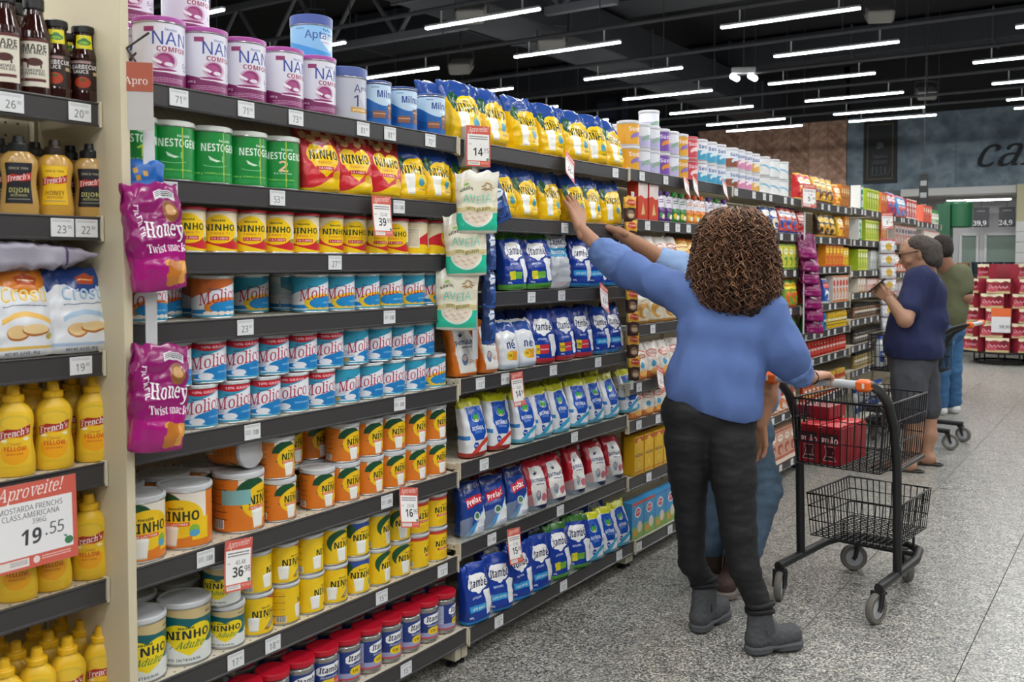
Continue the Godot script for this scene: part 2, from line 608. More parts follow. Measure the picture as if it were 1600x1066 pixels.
			p.txt("MILK KIDS 0", 60, 16, 6, hexc("5c5a44"))
			p.txt("LEITE EM PÓ INTEGRAL", -20, 116, 6, hexc("5b6a66"))
		"ninhocan":
			# kinds: forti, green, blue, zero
			var k := q[1]
			p = Ink.new(317, 118, 1.5, hexc("edc416"))
			if k == "forti": p.poly([[10, 0], [76, 0], [76, 30]], hexc("c3402f"))
			elif k == "green": p.ell(0, 42, 38, 40, hexc("14522f")); 
			elif k == "blue":
				p.rect(-30, 0, 100, 26, hexc("2d4f9e")); p.ell(-26, 30, 14, 24, hexc("14522f"))
			else: p.rect(-158, 0, 316, 14, hexc("c93a28"))
			p.ell(18, 62, 44, 46, hexc("f1ca18"))
			p.txt("Nestlé", 16, 34, 6, hexc("4c3c10"))
			p.txt("NINHO", 18, 53, 22, hexc("10261c"), 74)
			if k == "forti":
				p.txt("Forti+", 32, 67, 9, hexc("1e5c34"), 0, "s", 0.3)
				glass_of_milk(p, -16, 66, 1.6)
				p.poly([[8, 104], [40, 66], [50, 70], [44, 86], [20, 108]], hexc("9a7433")); p.poly([[16, 98], [42, 70], [46, 74], [24, 100]], hexc("aab0b2"))
			elif k == "zero":
				p.rect(-14, 70, 60, 9, hexc("c93a28")); p.txt("SEM LACTOSE", 16, 74.5, 5.5, WH, 50)
				p.ell(14, 98, 24, 12, hexc("e3b70f"))
			else:
				glass_of_milk(p, 4, 68, 1.7); p.ell(46, 84, 10, 13, hexc("6fae52")); p.ell(46, 92, 9, 7, hexc("4f9fc4"))
			for a in 4: p.rect(-140, 26 + a * 22, 84, 2, hexc("5d4a12"))
			p.lines(-138, 14, 80, 90, 18, hexc("c9a21a"), 7)
			p.barcode(-80, 94, 26, 20)
		"itambejar":
			p = Ink.new(308, 84, 1.5, hexc("22397f"))
			p.rect(-154, 64, 308, 20, hexc("9aa0c8")); p.rect(-154, 79, 308, 5, hexc("c94a52"))
			p.ell(8, 20, 36, 14, WH); p.ell(-14, 28, 14, 9, WH); p.ell(26, 14, 16, 10, WH)
			p.txt("Itambé", 8, 20, 17, hexc("151b3c"), 56, "b", 0.1)
			p.txt("INSTANTÂNEO", 6, 42, 5, WH)
			p.ell(-4, 60, 13, 12, hexc("eac824")); p.rect(-2, 48, 18, 24, hexc("eac824")); p.rect(16, 48, 22, 24, hexc("dd5244"))
			p.txt("170", -2, 61, 8, hexc("4a3a10")); p.txt("sem açúcar", 27, 60, 4, WH, 18)
			p.rect(-92, 4, 50, 60, hexc("c7cbdf")); p.lines(-90, 7, 46, 54, 12, hexc("7c83a8"), 3)
		"sust":
			var cols := {"purple": ["7a4fa8", "e08a32"], "yellow": ["e0a42c", "8c74b8"], "red": ["cf4a58", "f0d8d8"], "blue": ["4aa3c8", "d8e8f0"], "cocoa": ["8c5038", "cfe0ee"], "pink": ["d88ab0", "f2e6ea"], "cream": ["e0b060", "f2ead8"], "lilac": ["b8b2d8", "8fae9a"]}
			var cc: Array = cols[q[1]]
			p = Ink.new(330, 130, 1.0, hexc("e9e8ee"))
			p.rect(-165, 0, 330, 130, hexc(cc[0]))
			if q[1] in ["blue", "cocoa", "pink", "lilac", "cream"]: p.rect(-165, 0, 330, 62, hexc("e4e6ee"))
			p.ell(24, 84, 46, 34, hexc(cc[1])); p.ell(8, 100, 26, 18, hexc(cc[0]))
			if q[1] != "lilac": p.txt("Sustagen", 20, 38, 26, hexc("24508f") if q[1] in ["blue", "cocoa", "pink", "cream"] else hexc("f0ecf4"), 96)
			p.lines(-140, 20, 60, 90, 10, hexc("f0eef4"), 3)
		"whitecan":
			p = Ink.new(330, 130, 1.0, hexc("e2e4e6"))
			p.band(-165, 165, func(x): return 66.0 + 20.0 * sin(x * 0.03), func(x): return 82.0 + 22.0 * sin(x * 0.03), hexc("7fb6d2"))
			p.lines(-120, 30, 70, 70, 8, hexc("b9bec4"), 3)
		# ------------------------------------------------ pouches and bags: the front face
		"ninhobag":
			p = Ink.new(150, 200, 1.5, hexc("edc010"))
			p.rect(-75, 0, 150, 62, hexc("23468f")); p.band(-75, 75, func(x): return 58.0 - 12.0 * sin(x * 0.04), func(_x): return 76.0, hexc("edc010"))
			p.ell(-46, 70, 22, 30, hexc("17502c"))
			p.ell(8, 104, 60, 52, hexc("f0c514"))
			p.txt("Nestlé", 8, 70, 7, hexc("5a4a14"))
			p.txt("NINHO", 6, 92, 31, hexc("13271c"), 112)
			glass_of_milk(p, -20, 112, 2.6); p.ell(34, 130, 13, 20, hexc("cfc33a")); p.ell(34, 136, 12, 14, hexc("3f93b0"))
			p.txt("INTEGRAL", 38, 162, 5, hexc("6a5a20")); p.lines(-66, 182, 130, 10, 2, hexc("bf9a18"), 6)
			rough = 0.2
		"ninhobagred":
			p = Ink.new(150, 200, 1.5, hexc("c92833"))
			p.rect(-75, 0, 150, 54, hexc("9c2a2c"))
			for a in 5: p.ell(-52 + a * 24, 22 + (a % 2) * 14, 15, 12, hexc("c89a6a"))
			p.heart(4, 96, 60, hexc("f0c514"))
			p.txt("NINHO", 4, 86, 29, hexc("1d2a18"), 104)
			p.txt("Fases 1+", 4, 110, 9, hexc("d8772a"))
			p.rect(-30, 122, 66, 12, hexc("c11f2e")); p.txt("1 A 3 ANOS", 3, 128, 7, WH, 58)
			p.band(-75, 75, func(x): return 168.0 - 20.0 * sin(x * 0.025), func(_x): return 200.0, hexc("ecc416"))
			p.ell(46, 148, 14, 14, hexc("d9a520"))
			rough = 0.2
		"itambe":
			# kinds: green, red, plain, light
			var k := q[1]
			p = Ink.new(140, 200, 1.5, hexc("173a96"))
			p.rect(-70, 0, 140, 22, {"green": hexc("3a6b2c"), "red": hexc("173a96"), "plain": hexc("1c4fae"), "light": hexc("173a96")}[k])
			p.ell(-8, 62, 48, 28, WH); p.ell(-34, 52, 18, 18, WH); p.ell(14, 48, 22, 14, WH); p.ell(-6, 84, 14, 14, WH)
			p.txt("Itambé", -6, 62, 27, hexc("14214e"), 84, "b", 0.1)
			p.txt("INTEGRAL", -18, 108, 7, hexc("dfe6f6"))
			p.poly([[18, 96], [62, 92], [56, 170], [34, 174]], hexc("e6e8ec")); p.ell(40, 94, 22, 5, hexc("f2f3f5"))
			if k == "red":
				p.rect(-60, 128, 26, 34, hexc("e4c62a")); p.rect(-34, 128, 50, 34, hexc("c8323c")); p.txt("170", -48, 145, 10, hexc("3a3010")); p.txt("instantâneo", -9, 145, 6, WH, 44)
				p.rect(-70, 178, 140, 22, hexc("b92d3a"))
			elif k == "green":
				p.rect(-50, 132, 30, 30, hexc("d8cf2e")); p.rect(-20, 136, 40, 24, hexc("6fae3a")); p.rect(-70, 178, 140, 22, hexc("4f9a3c"))
			else:
				p.rect(-56, 132, 84, 22, hexc("2f9bd6")); p.txt("LEITE EM PÓ", -14, 143, 8, WH, 76)
				p.rect(-70, 184, 140, 16, hexc("2a86c8"))
			p.txt("400g", -50, 172, 6, WH)
			rough = 0.18
		"silver":
			p = Ink.new(140, 200, 1.2, hexc("b9bec6"))
			p.rect(-70, 0, 140, 46, hexc("c9cdd4")); p.txt("Itambé", 0, 24, 20, hexc("2a2f4a"), 90)
			p.rect(-70, 48, 140, 32, hexc("2f93c4")); p.txt("PROVISION", 0, 64, 14, WH, 110)
			p.lines(-50, 176, 90, 14, 2, hexc("c89aa0"), 3)
			rough = 0.2
		"parmalat":
			var o := hexc("d9741f") if q[1] == "orange" else hexc("b42232")
			p = Ink.new(120, 190, 1.5, o)
			p.poly([[-30, 26], [26, 20], [46, 60], [38, 120], [46, 176], [-38, 176], [-46, 110], [-36, 60]], hexc("e6e4e0"))
			for a in 5: p.poly([[-8, 56], [-20 + a * 7, 34 + absf(a - 2) * 4], [-2, 54]], hexc("20305e"))
			p.txt("parmalat", 0, 74, 16, hexc("22346a"), 74)
			p.lines(-14, 88, 44, 7, 1, hexc("22346a"), 6)
			p.ell(-12, 130, 13, 20, hexc("6c7ea0")); p.ell(-12, 124, 9, 10, hexc("c8b0a8"))
			p.lines(8, 132, 26, 14, 3, hexc("c9713c"), 6)
			if q[1] == "red":
				p.ell(24, 140, 16, 16, hexc("c8707a")); p.rect(-60, 168, 120, 22, hexc("262a5a"))
			rough = 0.2
		"whitebag":
			p = Ink.new(120, 190, 1.3, hexc("d3d8de"))
			p.poly([[-60, 0], [60, 0], [60, 50], [20, 70], [-20, 54], [-60, 74]], hexc("e9ebee")); p.poly([[-60, 12], [30, 8], [60, 40], [60, 60], [10, 40], [-60, 46]], hexc("2653a4"))
			p.txt("né", 6, 92, 30, hexc("1e3570"), 0, "b", 0.15)
			p.rect(-10, 118, 46, 36, hexc("e39a2e")); p.ell(-8, 136, 18, 16, hexc("e6c434")); p.txt("170", -8, 136, 9, hexc("4a3812"))
			p.rect(-60, 170, 120, 20, hexc("b8c6d8"))
			rough = 0.2
		"betania":
			p = Ink.new(130, 200, 1.5, hexc("dcdfe4"))
			p.rect(-65, 0, 130, 26, hexc("c4c420"))
			p.poly([[-34, 30], [38, 26], [48, 110], [30, 140], [-22, 140], [-40, 100]], hexc("1c4fae"))
			p.ell(2, 60, 20, 20, hexc("e6ecf2")); p.ell(2, 59, 18.5, 18.5, hexc("1c4fae"))
			for a in 3: p.ell(2 + (a - 1) * 9, 62 + absf(a - 1) * -4 + 4, 5, 11, hexc("4fae4a"))
			p.ell(2, 74, 7, 3, hexc("e6d24a"))
			p.txt("BETÂNIA", 2, 98, 13, WH, 62)
			p.lines(-18, 110, 40, 8, 2, hexc("9ab4e0"), 3)
			p.ell(-18, 158, 13, 13, hexc("24489a")); p.txt("400g", -18, 158, 6, WH)
			p.band(-65, 65, func(x): return 156.0 - x * 0.5, func(x): return 174.0 - x * 0.5, hexc("c8402e") if q[1] == "red" else hexc("3b9cc4"))
			p.rect(-65, 180, 130, 20, hexc("b03a34") if q[1] == "red" else hexc("5fb0cf"))
			p.rect(-65, 120, 18, 14, hexc("3b7fc4"))
			rough = 0.2
		"prelac":
			p = Ink.new(130, 200, 1.5, hexc("1f3f8c"))
			p.band(-65, 65, func(x): return 140.0 - x * 0.9, func(_x): return 201.0, hexc("3b8fd0")); p.band(-65, 65, func(x): return 158.0 - x * 1.3, func(_x): return 201.0, hexc("e2e6ea"))
			p.rect(-65, 0, 130, 30, hexc("1a2c66"))
			p.poly([[-44, 62], [40, 44], [44, 78], [-40, 96]], hexc("c22637")); p.txt("Prelac", 0, 70, 20, WH, 74, "b", 0.2, -0.21)
			p.ell(4, 126, 18, 16, hexc("d8e2dc")); p.ell(4, 124, 12, 11, hexc("4a7a5c")); p.lines(8, 168, 44, 16, 3, hexc("5a6a9a"), 3)
			rough = 0.2
		"aveia":
			p = Ink.new(150, 215, 1.6, hexc("d8d2bd"))
			p.rect(-75, 0, 150, 30, hexc("e4e1d6"))
			p.txt("vitalin", -36, 62, 11, hexc("2a3a22"), 44); p.ell(-36, 48, 9, 5, hexc("7fae4a"))
			for a in 7: p.ell(36 + cos(a * 0.9) * 14, 56 + sin(a * 0.9) * 11, 9, 3.4, hexc("a08460"))
			p.rect(-75, 142, 150, 62, hexc("2ebf9c")); p.ell(0, 142, 56, 50, hexc("dfe8e0")); p.ell(0, 142, 50, 44, hexc("e8d9c6"))
			for a in 30: p.ell(-40 + (a * 29) % 82, 146 + (a * 17) % 30, 5, 2.4, hexc("d8bfa4") if a % 2 else hexc("f0e6d8"))
			p.rect(-75, 76, 150, 66, hexc("d8d2bd"))
			p.txt("AVEIA", 0, 96, 27, hexc("72cdb6"), 128, "r")
			p.rect(-75, 122, 150, 16, hexc("d2c48e")); p.txt("sem glúten", 2, 130, 12, hexc("3f3c22"), 84, "r")
			p.rect(-75, 120, 150, 2, hexc("e8e4d4")); p.rect(-75, 204, 150, 12, hexc("ddd8c8"))
			rough = 0.2
		"honey":
			p = Ink.new(160, 240, 1.6, hexc("8a1a66"))
			p.band(-80, 80, func(x): return 150.0 - 14.0 * sin(x * 0.03), func(_x): return 241.0, hexc("a51878"))
			p.rect(6, 18, 56, 18, hexc("d8d8dc")); p.lines(10, 21, 48, 12, 3, hexc("4a4a52"), 2)
			p.txt("Honey", 22, 108, 34, WH, 108, "S"); p.txt("Twist snack", 22, 144, 18, WH, 112, "S")
			for a in 3:
				var gx := -50 + a * 5.0
				var gy := 44 + a * 26.0
				p.rect(gx - 7, gy, 14, 3, hexc("f0e6ee")); p.rect(gx + 4, gy, 3, 10, hexc("f0e6ee")); p.rect(gx - 8, gy + 12, 17, 3, hexc("f0e6ee")); p.rect(gx - 6, gy + 17, 13, 3, hexc("f0e6ee")); p.rect(gx - 6, gy + 17, 3, 7, hexc("f0e6ee"))
			for a in 24:
				var yy := 178 + (a * 23) % 48
				p.ell(20 + (a * 37) % 56 - (yy - 178) * 0.4, yy, 13, 7, hexc("b8702a") if a % 3 else hexc("d99a4a"))
			p.ell(44, 66, 20, 24, hexc("8c5a34")); p.ell(46, 62, 12, 12, hexc("c99a64"))
			rough = 0.18
		"magenta":
			p = Ink.new(150, 200, 0.8, hexc("701650"))
			p.band(-75, 75, func(x): return 120.0 - 14.0 * sin(x * 0.03), func(_x): return 201.0, hexc("84165e"))
			rough = 0.2
		"cracker":
			var bl := q[1] == "blue"
			p = Ink.new(190, 230, 1.5, hexc("d9dce2"))
			p.band(-95, 95, func(_x): return 0.0, func(x): return 56.0 + 14.0 * sin(x * 0.05 + 1.0), hexc("23407e") if bl else hexc("cf7a22"))
			p.poly([[-14, 26], [14, 14], [42, 26], [36, 44], [-8, 44]], hexc("b04a26")); p.lines(-6, 31, 40, 6, 1, hexc("f0d8a0"), 9)
			p.txt("Crosti", 6, 66, 36, hexc("7fa3c6") if bl else hexc("e0b84a"), 120, "b"); p.txt("Crosti", 6, 65, 33, hexc("bcd2e6") if bl else hexc("f2dc9a"), 114, "r")
			p.lines(-54, 95, 118, 6, 1, hexc("5b6a84"), 4)
			p.band(-60, 70, func(x): return 112.0 + x * x * 0.0045, func(x): return 126.0 + x * x * 0.0045, hexc("a8c4de") if bl else hexc("e6b85a"))
			p.ell(-22, 166, 30, 20, hexc("a9672f")); p.ell(-22, 163, 28, 17, hexc("e0bf8a")); p.ell(24, 160, 36, 16, hexc("a9672f")); p.ell(24, 157, 34, 13, hexc("e6c996"))
			p.ell(64, 176, 11, 9, hexc("5a7a3a") if bl else hexc("b8a72a"))
			p.band(-95, 95, func(x): return 200.0 + x * 0.02, func(x): return 208.0, hexc("a8bcd8") if bl else hexc("d9b45a"))
			p.txt("NET WT. 3.2 OZ - 90 g", -10, 218, 7, hexc("4a4e58"))
			rough = 0.2
		"plainbag":
			p = Ink.new(150, 220, 1.0, hexc("9b97a6"))
			p.rect(-75, 60, 150, 6, hexc("4f4668")); p.lines(-60, 100, 120, 80, 8, hexc("6e6a80"), 4)
			rough = 0.3
		"maizena":
			p = Ink.new(110, 190, 1.2, hexc("d9ab14"))
			p.rect(-55, 0, 110, 24, hexc("b5432a")); p.ell(0, 30, 30, 24, hexc("e0b422"))
			p.txt("MAIZENA", 0, 92, 15, hexc("5a2a10"), 92); p.ell(0, 140, 30, 26, hexc("c99a10")); p.ell(0, 140, 24, 20, hexc("e0b422")); p.rect(-55, 174, 110, 5, hexc("b5432a"))
		"cereal":
			p = Ink.new(130, 180, 1.2, hexc("3a8fc4"))
			p.rect(-65, 120, 130, 60, hexc("86a84a"))
			for a in 8: p.ell(0, 52, 38 - a * 0.1, 12, hexc("f0e6e0"))
			p.ell(0, 52, 34, 26, hexc("d8e2ea")); p.ell(0, 52, 27, 19, hexc("c8434a")); p.lines(-22, 46, 44, 12, 2, WH, 5)
			p.ell(20, 126, 26, 28, hexc("d8c8b8")); p.ell(-26, 150, 24, 16, hexc("d99a3a")); p.rect(-65, 0, 130, 14, hexc("c24a3a") if q[1] == "a" else hexc("2a7ab8"))
		"toast":
			p = Ink.new(110, 180, 1.2, hexc("c9402a"))
			p.band(-55, 55, func(_x): return 0.0, func(x): return 80.0 + 6.0 * sin(x * 0.06), hexc("e3d5d2")); p.lines(-40, 16, 34, 16, 3, hexc("b86a6e"), 3); p.lines(6, 16, 40, 40, 7, hexc("c8a8a8"), 4)
			p.poly([[0, 96], [30, 158], [-26, 164]], hexc("b8783a")); p.poly([[0, 104], [24, 154], [-20, 158]], hexc("dfb37c"))
		"mucilon":
			p = Ink.new(120, 180, 1.0, hexc("ddd6cc"))
			p.ell(0, 56, 42, 20, hexc("c84a34")); p.ell(0, 56, 36, 15, hexc("e2dcd4")); p.txt("Mucilon", 0, 56, 14, hexc("b8402c"), 62)
			p.ell(0, 108, 16, 16, hexc("3f9bc4")); p.rect(-60, 140, 120, 40, hexc("d27a34")); p.ell(10, 146, 34, 18, hexc("e8b060"))
		"fruit":
			p = Ink.new(90, 130, 1.0, hexc(q[1]))
			p.rect(-45, 0, 90, 60, hexc("d8d4de")); p.lines(-30, 20, 60, 22, 2, hexc(q[1]), 3)
			p.ell(-8, 98, 18, 16, hexc(q[2])); p.ell(14, 106, 14, 12, hexc("efe6d0"))
		"dijon":
			p = Ink.new(40, 72, 2.0, hexc("1a1b22") if q[1] == "dark" else hexc("e9b818"))
			var dk := q[1] == "dark"
			p.ell(0, 12, 18, 12, hexc("24252e") if dk else hexc("f0c52a")); p.txt("SINCE 1904", 0, 10, 4, hexc("b8b090") if dk else hexc("8a6a1a"), 28)
			p.poly([[-20, 24], [-10, 20], [2, 22], [20, 16], [20, 30], [6, 33], [-8, 32], [-20, 37]], hexc("b8281f")); p.txt("French's", 0, 26, 9.5, WH, 36, "S", 0.25, -0.15)
			p.txt("DIJON" if dk else "HONEY", 0, 50, 8.5, hexc("b9b468") if dk else hexc("8a6414"), 30)
			p.txt("MUSTARD", 0, 58, 4, hexc("b9b468") if dk else hexc("8a6414"), 24); p.rect(-16, 64, 32, 1.5, hexc("8a8878"))
		"mustard":
			p = Ink.new(50, 100, 2.0, hexc("ecc22c"))
			p.ell(0, 18, 22, 14, hexc("d8b83a")); p.ell(0, 20, 18, 11, hexc("e8c23a"))
			p.ell(0, 70, 20, 27, hexc("f0a818")); p.rect(-25, 48, 50, 18, hexc("ecc22c"))
			p.poly([[-24, 36], [-10, 30], [4, 32], [24, 24], [24, 42], [8, 46], [-8, 45], [-24, 52]], hexc("a8281c")); p.txt("French's", 0, 38, 11.5, WH, 44, "S", 0.25, -0.18)
			p.txt("Classic", 0, 58, 5, hexc("b85a1a"), 20, "s", 0.3); p.txt("YELLOW", 0, 67, 9, hexc("c8471a"), 32); p.txt("MUSTARD", 0, 77, 3.5, hexc("c8641a"))
			p.ell(-16, 52, 5, 3, hexc("f2e8c0")); p.ell(17, 50, 5, 3, hexc("f2e8c0"))
		"bbqbig":
			p = Ink.new(54, 96, 2.0, hexc("d9d3c4"))
			p.rect(-27, 0, 54, 6, hexc("5a2018")); p.txt("MADE", 0, 18, 13, hexc("33362c"), 44); p.txt("FOR MEAT", 0, 28, 7, hexc("33362c"), 44)
			p.ell(-1, 47, 15, 8, hexc("4a2018")); p.rect(-14, 50, 3, 9, hexc("4a2018")); p.rect(9, 50, 3, 9, hexc("4a2018")); p.ell(-17, 44, 5, 4, hexc("4a2018"))
			p.txt("SMOKED", 0, 64, 6, hexc("4a4a44"), 34); p.txt("PEPPER BBQ", 0, 71, 5, hexc("4a4a44"), 36); p.rect(-20, 80, 40, 6, hexc("5a2018"))
		"bbq":
			p = Ink.new(56, 70, 2.0, hexc("2a1512"))
			p.rect(-28, 2, 40, 6, hexc("a88a86")); p.rect(12, 2, 16, 6, hexc("303030"))
			p.txt("BARBECUE", 0, 16, 10, WH, 50); p.txt("SAUCE", -8, 27, 8, WH, 30); p.rect(16, 26, 10, 8, hexc("b8a47a"))
			p.ell(-4, 52, 15, 13, hexc("b03a1c")); p.ell(-4, 46, 6, 3, hexc("4a5a24"))
		"bbqneck":
			p = Ink.new(26, 28, 2.0, hexc("e3d81c"))
			p.ell(0, 15, 11, 6, hexc("2f7a34")); p.ell(0, 12, 6, 6, hexc("2f7a34")); p.ell(0, 16, 8, 3, hexc("7fae2e"))
		"pilao":
			p = Ink.new(70, 110, 1.6, hexc("8a1420"))
			p.rect(-30, 14, 60, 18, hexc("3a1a1c")); p.txt("PILÃO", 0, 36, 19, hexc("e6e2de"), 58); p.rect(-30, 46, 60, 3, hexc("2a1214"))
			p.poly([[-20, 54], [20, 54], [12, 74], [24, 100], [-24, 100], [-12, 74]], hexc("c8a0a0")); p.poly([[-17, 56], [17, 56], [10, 74], [20, 98], [-20, 98], [-10, 74]], hexc("3a1216"))
			p.txt("CAFÉ TORRADO", 0, 86, 4.5, hexc("d8c8c0"), 32)
		"display":
			p = Ink.new(240, 160, 0.8, hexc("b9a878"))
			p.rect(-120, 34, 240, 100, hexc("8c2434")); p.ell(70, 56, 40, 34, hexc("6a1826")); p.ell(-60, 122, 60, 22, hexc("b84a5c"))
			p.band(-100, 96, func(x): return 84.0 - 10.0 * sin(x * 0.16), func(x): return 98.0 - 8.0 * sin(x * 0.16 + 0.5), hexc("d89aa2")); p.ell(-84, 84, 14, 22, hexc("d89aa2")); p.ell(-84, 84, 8, 15, hexc("8c2434")); p.band(-120, 120, func(_x): return 0.0, func(x): return 30.0 + 8.0 * sin(x * 0.06), hexc("e4dcc0"))
		"wafer":
			p = Ink.new(60, 110, 1.0, hexc("3a221a"))
			p.rect(-30, 0, 60, 50, hexc("d9a83a")); p.ell(0, 28, 22, 14, hexc("c8502c")); p.lines(-16, 25, 32, 6, 1, WH, 2); p.ell(0, 80, 22, 18, hexc("8a6a50")); p.ell(0, 84, 16, 9, hexc("c8b090"))
		"wrap":
			p = Ink.new(120, 60, 1.0, hexc("d6d6da"))
			p.ell(0, 34, 26, 16, hexc("c8a23a")); p.rect(-60, 0, 120, 8, hexc("a83a40")); p.lines(-50, 46, 100, 8, 2, hexc("8a8a90"), 4)
		"bluepack":
			p = Ink.new(150, 240, 1.0, hexc("1f62b4"))
			for a in 12: p.poly([[-60 + (a * 47) % 120, 16 + (a * 31) % 110], [-46 + (a * 47) % 120, 12 + (a * 31) % 110], [-42 + (a * 47) % 120, 26 + (a * 31) % 110], [-56 + (a * 47) % 120, 30 + (a * 31) % 110]], hexc("c9963c"))
			p.rect(30, 130, 40, 90, hexc("d8dce2")); p.lines(33, 134, 34, 82, 16, hexc("5a6a84"), 5)
		# ------------------------------------------------ price cards
		"card":
			# card:name:old:price
			p = Ink.new(120, 165, 2.2, hexc("cf5a4a"))
			p.txt("Aproveite!", 0, 17, 19, hexc("f4e8e4"), 96, "s", 0.3, -0.06)
			p.rect(-54, 34, 108, 108, hexc("eceae8"))
			p.lines(-46, 42, 92, 18, 2, hexc("6a6a6e"), hash(c) % 100)
			var big := q[4].split(".")
			if q[3]: p.txt(q[3], 10, 76, 13, hexc("55555a"), 50, "r"); p.rect(-48, 74, 14, 3, hexc("a8a8aa"))
			p.txt(big[0], -2, 106, 32, hexc("2c2c30"), 60, "b"); p.txt("." + big[1], 36, 100, 18, hexc("2c2c30"), 32, "r")
			p.rect(-52, 146, 60, 14, hexc("e6e0dc")); p.lines(-48, 148, 50, 10, 2, hexc("9a9090"), 3); p.lines(14, 148, 40, 8, 2, hexc("e6b8b0"), 3)
			p.ell(46, 136, 7, 6, hexc("4a8a6a"))
			rough = 0.5
		"mcard":
			p = Ink.new(250, 210, 2.2, hexc("cf5f50"))
			p.txt("Aproveite!", 0, 24, 30, hexc("f4e8e4"), 170, "s", 0.35, -0.03)
			p.rect(-112, 46, 224, 134, hexc("e9e8ea"))
			p.txt("MOSTARDA FRENCHS", 0, 62, 13, hexc("505056"), 176, "r"); p.txt("CLASS.AMERICANA", 0, 80, 13, hexc("505056"), 160, "r"); p.txt("396G", 20, 97, 12, hexc("505056"), 0, "r")
			p.txt("19", -2, 134, 38, hexc("3a3a40"), 62, "b", 0.08); p.txt(".55", 62, 124, 29, hexc("3a3a40"), 66, "r", 0.08)
			p.ell(100, 164, 12, 10, hexc("3f7f58")); p.poly([[92, 156], [84, 148], [96, 150]], hexc("3f7f58"))
			p.rect(-100, 184, 90, 20, hexc("e2dcd8")); p.lines(-60, 188, 46, 12, 3, hexc("8a8484"), 5); p.ell(10, 193, 9, 9, hexc("e8d8d4")); p.lines(24, 187, 80, 12, 2, hexc("ecc8c0"), 7)
			rough = 0.5
		"tags":
			# a sheet of shelf tickets, 4 x 6
			p = Ink.new(240, 240, 2.0, hexc("dcdee0"))
			var pr := ["26,90", "20,90", "23,90", "22,80", "19,80", "71,90", "73,90", "81,90", "70,90", "53,90", "27,90", "23,90", "17,90", "18,90", "15,90", "13,90", "", "", "27,90", "12,90", "9,90", "8,90", "", "16,90"]
			for a in 24:
				p.ox = 30 + (a % 4) * 60.0
				p.oy = (a / 4) * 40.0
				p.lines(-24, 5, 46, 5, 2, hexc("a4a6aa"), a + 1)
				if pr[a]:
					var b: PackedStringArray = pr[a].split(",")
					p.txt(b[0], -2, 24, 15, hexc("45474c"), 0, "r"); p.txt(b[1], 17, 19, 6.5, hexc("6a6c70"), 0, "r")
				else:
					p.barcode(0, 15, 24, 14); p.lines(-24, 16, 18, 12, 3, hexc("8a8c90"), a)
			rough = 0.45
	var m := print_mat(p.done(), rough, coat)
	# the print is wider than half the tin: the front takes most of what the aisle sees
	var wide := {"nan": 0.76, "aptamil": 0.74, "aptasilver": 0.76, "milnutri": 0.8, "nestogeno": 0.76, "ninhored": 0.84, "molico": 0.8, "ninhoorange": 0.82, "adulto": 0.76, "ninhocan": 0.8, "itambejar": 0.74, "sust": 0.72}
	if wide.has(q[0]):
		m.uv1_scale = Vector3(wide[q[0]], 1, 1)
		m.uv1_offset = Vector3((1.0 - wide[q[0]]) * 0.5, 0, 0)
	return m
# ---------------------------------------------------------------- products: one prototype of each kind, copied to its places
var protos := {}
var meshes := {}
func can(label: String, r: float, h: float, lid: Color, lid_h := 0.012, metal := true) -> Node3D:
	var key := "can%s_%s_%s_%s" % [label, r, h, lid.to_html()]
	if protos.has(key): return protos[key]
	var o := Node3D.new()
	o.name = "can"
	var hb := h - lid_h
	var mk := "%s_%s_%s" % [r, h, lid_h]
	if not meshes.has("cb" + mk):
		var b := Msh.new()
		b.lathe([Vector2(0.0, 0.003), Vector2(r - 0.002, 0.003), Vector2(r, 0.006), Vector2(r, hb - 0.005), Vector2(r - 0.002, hb - 0.003), Vector2(0.0, hb - 0.003)], 28, Vector3.ZERO, 0.004, hb - 0.003)
		meshes["cb" + mk] = b.done()
		var rm := Msh.new()
		rm.lathe([Vector2(r - 0.003, 0.0), Vector2(r + 0.0012, 0.0006), Vector2(r + 0.0016, 0.0026), Vector2(r + 0.0008, 0.005), Vector2(r - 0.002, 0.0055)], 28)
		meshes["cr" + mk] = rm.done()
		var l := Msh.new()
		var R := r + 0.0022
		l.lathe([Vector2(R - 0.001, hb - 0.001), Vector2(R, hb), Vector2(R, hb + lid_h - 0.003), Vector2(R - 0.0012, hb + lid_h - 0.001), Vector2(R - 0.004, hb + lid_h), Vector2(R - 0.007, hb + lid_h - 0.0005), Vector2(R - 0.009, hb + lid_h - 0.003), Vector2(0, hb + lid_h - 0.003)], 28)
		meshes["cl" + mk] = l.done()
	part(o, "body", meshes["cb" + mk], lab(label))
	for y in [0.0, hb - 0.005]: part(o, "rim", meshes["cr" + mk], mat(Color(0.72, 0.72, 0.72), 0.3, 1.0 if metal else 0.0), Vector3(0, y, 0))
	part(o, "lid", meshes["cl" + mk], mat(lid, 0.42))
	protos[key] = o
	return o

